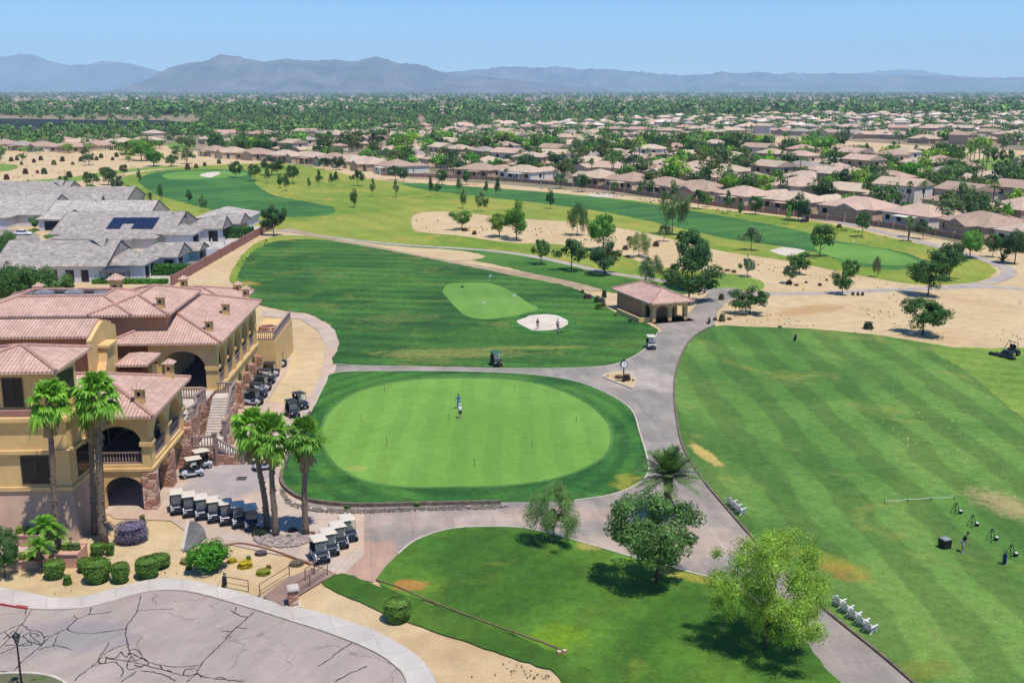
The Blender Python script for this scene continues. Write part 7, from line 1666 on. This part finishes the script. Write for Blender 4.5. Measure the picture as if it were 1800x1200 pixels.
for px, py, h, lab in [(810, 521, 1.9, 'flagstick at the left of the chipping green'), (849, 552, 2.1, 'flagstick with white flag at the front of the chipping green'), (902, 536, 1.9, 'flagstick at the right of the chipping green'), (860, 498, 1.6, 'white marker flag above the chipping green'), (1498, 440, 2.3, 'flagstick on the far putting green at the right'), (395, 309, 2.4, 'flagstick on the far left putting green')]:
    x, y = G(px, py); o = empty('flagstick', (x, y, .08), 0, lab, 'flagstick'); m = MB(); m.tube([(0, 0, 0), (0, 0, h)], .025, 6); m.build('stick', M_white, o); m = MB(); m.add([(.03, -.01, h - .36), (.5, .03, h - .33), (.5, -.02, h - .03), (.03, -.01, h), (.03, .01, h - .36), (.5, .05, h - .33), (.5, 0, h - .03), (.03, .01, h)], [(0, 1, 2, 3), (7, 6, 5, 4), (0, 4, 5, 1), (1, 5, 6, 2), (2, 6, 7, 3), (3, 7, 4, 0)]); m.build('flag', M_flag if px != 810 else M_black, o)
m = MB(); r = random.Random(3)
for k in range(170):
    px, py = (r.gauss(870, 38), r.gauss(530, 14)) if k < 70 else ((r.uniform(1380, 1790), r.uniform(640, 860)) if k < 135 else (r.uniform(640, 1000), r.uniform(690, 840)))
    if k < 70 and not in_poly(px, py, [(778, 512), (830, 497), (902, 515), (946, 543), (885, 559), (820, 556)]): continue
    x, y = G(px, py); m.lathe([(.005, .10), (.022, .11), (.028, .128), (.022, .146), (.005, .156)], 6, (x, y, 0))
tag(m.build('golf_balls', M_white), kind='stuff')
# ---------------------------------------------------------------- lamp, clock, pillar, rails, planters
x, y = G(39, 1212); hh = ztop(1132, y); o = empty('street_lamp', (x, y, .1), 0, 'black street lamp with glass lantern on the parking island', 'street lamp')
m = MB(); m.lathe([(.16, 0), (.14, .3), (.07, .5), (.05, hh - .1), (.09, hh)], 10); m.build('pole', M_metal, o)
m = MB(); m.lathe([(.10, hh + .02), (.22, hh + .45), (.21, hh + .46), (.09, hh + .03)], 8); m.build('lantern_glass', plain('smoky_glass', (.18, .18, .17, 1), .2), o); m = MB(); m.lathe([(.26, hh + .46), (.22, hh + .54), (.06, hh + .70), (.02, hh + .8)], 8); m.build('lantern_cap', M_metal, o)
for k in range(4): a = k * pi / 2; m = MB(); m.tube([(.11 * cos(a), .11 * sin(a), hh), (.24 * cos(a), .24 * sin(a), hh + .47)], .015, 4); m.build('lantern_rib', M_metal, o)
for i, (px, py, c_) in enumerate([(60, 1203, '5f8a3c'), (76, 1200, '6f9a3c'), (20, 1206, '6a7a4a')]): bush_px(PD[i % 2], px, py, py - 9, 12, c_, 'low_shrub', ['green tuft beside the street lamp on the island', 'brighter tuft at the right of the parking island', 'olive tuft at the left of the parking island'][i], group='tufts on the parking island')
x, y = G(1096, 673); hh = ztop(641, y); o = empty('street_clock', (x, y, .1), .25, 'black post clock with white round face on the small island in the road', 'clock')
m = MB(); m.lathe([(.26, 0), (.26, .25), (.15, .45), (.09, .7), (.08, hh - .5), (.14, hh - .45)], 12); m.build('post', M_metal, o)
m = MB(); m.T = Matrix.Translation((0, -.14, hh)) @ Matrix.Rotation(-pi / 2, 4, 'X'); m.lathe([(.44, 0), (.50, .03), (.50, .25), (.44, .28)], 20); m.build('case', M_metal, o)
for s_ in (-1, 1):
    m = MB(); m.T = Matrix.Translation((0, s_ * .146 - .003 * 0, hh)) @ Matrix.Rotation(-pi / 2 * s_, 4, 'X'); m.lathe([(.40, -.005), (.40, .012), (.39, .014)], 20); f = m.build('dial', M_flag, o)
    m = MB(); m.beam((0, s_ * .165, hh), (.16, s_ * .165, hh + .12), .02, .03); m.beam((0, s_ * .168, hh), (-.05, s_ * .168, hh + .3), .02, .025); m.build('clock_hand', M_black, o)
m = MB(); m.lathe([(.12, hh + .5), (.16, hh + .56), (.03, hh + .75)], 10); m.build('finial', M_metal, o)
sheet('clock_island', [(1060, 663), (1085, 655), (1105, 658), (1116, 666), (1113, 684), (1100, 680)], M_sand, 3, z=.2); m = MB(); strip(m, W([(1113, 684), (1100, 680), (1060, 663), (1085, 655), (1105, 658), (1116, 666), (1113, 684)], 3, False), .15, 0, .22); tag(m.build('kerb', M_kerb), kind='structure')
x, y = G(516, 1064); o = empty('entry_pillar', (x, y, 0), .3, 'square red stone pillar with pale cap beside the ramp', 'pillar'); m = MB(); m.box(-.36, .36, -.36, .36, 0, 1.35, 0, .02, .02); m.build('shaft', M_stone, o); m = MB(); m.box(-.46, .46, -.46, .46, 1.355, 1.52, 0, .04, .04); m.build('cap', M_walk, o); m = MB(); m.box(-.5, .5, -.5, .5, 0, .12); m.build('base', M_step, o)
sheet('ramp', [(462, 1051), (510, 1016), (548, 1000), (592, 1010), (566, 1024), (520, 1052), (500, 1068)], paving('ramp_paver', C('b89a8c'), C('a88a7c'), (.4, .2), rot=40), 0)
M_rust = plain('rusted_rail', C('7a5a4c'), .7)
def railing(pts, label, mid=True, h=1.0):
    o = empty('handrail', label=label, cat='handrail', group='handrails around the ramp'); P_ = [Vector((*G(*p), .08)) for p in pts]
    for p in P_: m = MB(); m.tube([p, p + Vector((0, 0, h))], .04, 6); m.build('post', M_rust, o)
    m = MB(); m.tube([p + Vector((0, 0, h)) for p in P_], .035, 6); m.build('top_rail', M_rust, o)
    if mid: m = MB(); m.tube([p + Vector((0, 0, h * .45)) for p in P_], .025, 5); m.build('lower_rail', M_rust, o)
railing([(457, 1050), (509, 1017)], 'rusty handrail on the left side of the ramp'); railing([(537, 1022), (553, 1012), (552, 1000)], 'short rusty handrail at the top of the ramp'); railing([(507, 1059), (545, 1033), (576, 1012)], 'rusty handrail on the right side of the ramp behind the pillar'); railing([(399, 1034), (437, 1041)], 'low rusty rail by the black golf bag and the sidewalk', h=.9)
m = MB(); P_ = W([(662, 1021), (700, 1034), (760, 1060), (860, 1098), (950, 1130), (985, 1144)], 4, False); strip(m, P_, .14, 0, .18); tag(m.build('timber_edging', plain('old_timber', C('7f6a50'), .9, scale=3, var=.3)), 'long weathered timber edging across the lawn', 'timber edging')
x, y = G(985, 1150); rb = random.Random(4)
for k, lab in enumerate(['reddish broken block at the end of the timber edging, left one', 'reddish broken block at the end of the timber edging, right one']):
    m = MB(); m.box(-.16, .16, -.14, .14, 0, .24, 0, .03, .02); o = m.build('broken_block', M_stone, bev=.03); o.location = (x + k * .36 - .1, y + k * .12, .08); o.rotation_euler = (.1, .05, k * .8 + .3); tag(o, lab, 'block')
M_pink = plain('pink_stucco', C('c99a86', .85), .9)
for i, (px, py, w_, d_, h_, lab) in enumerate([(118, 998, 1.7, 2.2, 1.1, 'pink stucco planter box beside the white golf bag'), (45, 962, 2.6, 1.4, 1.0, 'pink stucco planter wall at the foot of the clubhouse tower'), (50, 1000, 2.4, 1.2, .6, 'low pink planter wall beside the small palms')]):
    x, y = G(px, py); o = empty('planter', (x, y, 0), 0, lab, 'planter'); m = MB(); m.box(-w_ / 2, w_ / 2, 0, d_, 0, h_, 0, .03, .03); m.build('box', M_pink, o); m = MB(); m.box(-w_ / 2 - .06, w_ / 2 + .06, -.06, .12, h_ + .002, h_ + .1); m.box(-w_ / 2 - .06, w_ / 2 + .06, d_ - .12, d_ + .06, h_ + .002, h_ + .1); m.build('rim', M_pink, o)
    for k in range(3):
        b = rawbush(PD[k % 2], x + (k - 1) * w_ * .28, y + d_ * .5, .6, .55, ['8ab03c', '5f8a3c', '7a9a50'][k], 'planter_plant', f'{["bright", "dark", "greyish"][k]} leafy plant in the {["box beside the white golf bag", "planter at the foot of the tower", "low planter by the small palms"][i]}', 'plant', 'plants in the pink planters'); b.location.z = h_
proto_tree('citrus', 92, 70, 7000, .075, .05, 'round', .20, .02, limbs=4)
tree_px('citrus', 371, 1001, 949, 62, '58a02c', 'dense round bright green citrus tree above its dark shadow', name='citrus_tree')
tree_px('bigoak', 8, 1014, 926, 70, '4f7f3c', 'dark bushy tree at the left edge beside the pink planter', name='shade_tree', group=GT)
# red fire-lane kerb with its white lettering
m = MB(); KR = W([(-60, 1050), (0, 1064), (50, 1072)], 8, False); m2 = [KR[i] for i in range(len(KR))]
strip(m, m2, .24, 0, LAY[0] * LZ * 0 + .26); rk = tag(m.build('red_kerb', plain('red_kerb_paint', C('c0504c'), .8)), 'red painted kerb with white letters at the left edge', 'painted kerb')
def text(txt, size, loc, rot, mat, parent, name='lettering'):
    cu = bpy.data.curves.new(name, 'FONT'); cu.body = txt; cu.size = size; cu.align_x = 'LEFT'; cu.extrude = .002
    ob = bpy.data.objects.new(name, cu); COL.objects.link(ob); bpy.context.view_layer.update()
    me = bpy.data.meshes.new_from_object(ob.evaluated_get(bpy.context.evaluated_depsgraph_get())); bpy.data.objects.remove(ob)
    me.materials.clear(); me.materials.append(mat); o = link(name, me, parent); o.matrix_local = Matrix.Translation(loc) @ rot; return o
a, b = Vector(G(-26, 1059)), Vector(G(50, 1072)); ang = math.atan2(b.y - a.y, b.x - a.x)
text('FIRE LANE   NO PARKING', .25, (a.x - .02, a.y - .10, .264), Matrix.Rotation(ang, 4, 'Z'), M_flag, rk)

# ---------------------------------------------------------------- cars among the houses
M_cglass = plain('car_glass', (.02, .025, .03, 1), .1)
def car(px, py, deg, paint, label):
    x, y = G(px, py); o = empty('parked_car', (x, y, .02), R(deg), label, 'car', 'cars parked among the houses'); m = MB()
    extr(m, [(-2.2, .35), (-2.25, .62), (-2.0, .80), (-1.0, .92), (1.5, .95), (2.15, .90), (2.25, .55), (2.15, .33)], -.88, .88); fixn(m.build('body', paint, o, bev=.08))
    m = MB(); extr(m, [(-1.0, .93), (-.35, 1.42), (.9, 1.45), (1.6, .96)], -.74, .74); fixn(m.build('cabin_glass', M_cglass, o)); m = MB(); extr(m, [(-.42, 1.40), (-.35, 1.47), (.9, 1.50), (1.0, 1.42)], -.73, .73); fixn(m.build('roof', paint, o))
    for sx in (-1, 1):
        for yy in (-1.4, 1.35):
            m = MB(); m.T = Matrix.Translation((sx * .82, yy, .33)) @ Matrix.Rotation(pi / 2, 4, 'Y'); m.lathe([(.18, -.11), (.32, -.10), (.33, 0), (.32, .10), (.18, .11)], 14); ty = m.build('wheel', M_tyre, o)
            m = MB(); m.T = Matrix.Translation((sx * .93, yy, .33)) @ Matrix.Rotation(pi / 2, 4, 'Y'); m.lathe([(.03, -.01), (.2, -.01), (.2, .012)], 10); m.build('rim', M_rim, ty)
P_w, P_g, P_d = plain('car_white_paint', C('f0f0f0', .9), .25, var=.02), plain('car_grey_paint', C('8a8e92', .7), .25, var=.02), plain('car_dark_paint', (.03, .035, .05, 1), .2)
for a in [(1443, 331, 40, P_w, 'white car parked before the houses near the blue-grey gable'), (1228, 262, 70, P_w, 'white car on the curved suburb street'), (1200, 270, 60, P_d, 'dark car on the curved suburb street'), (1218, 266, 65, P_g, 'grey car on the curved suburb street'), (40, 414, 95, P_w, 'white car standing in the street of the grey houses')]: car(*a)
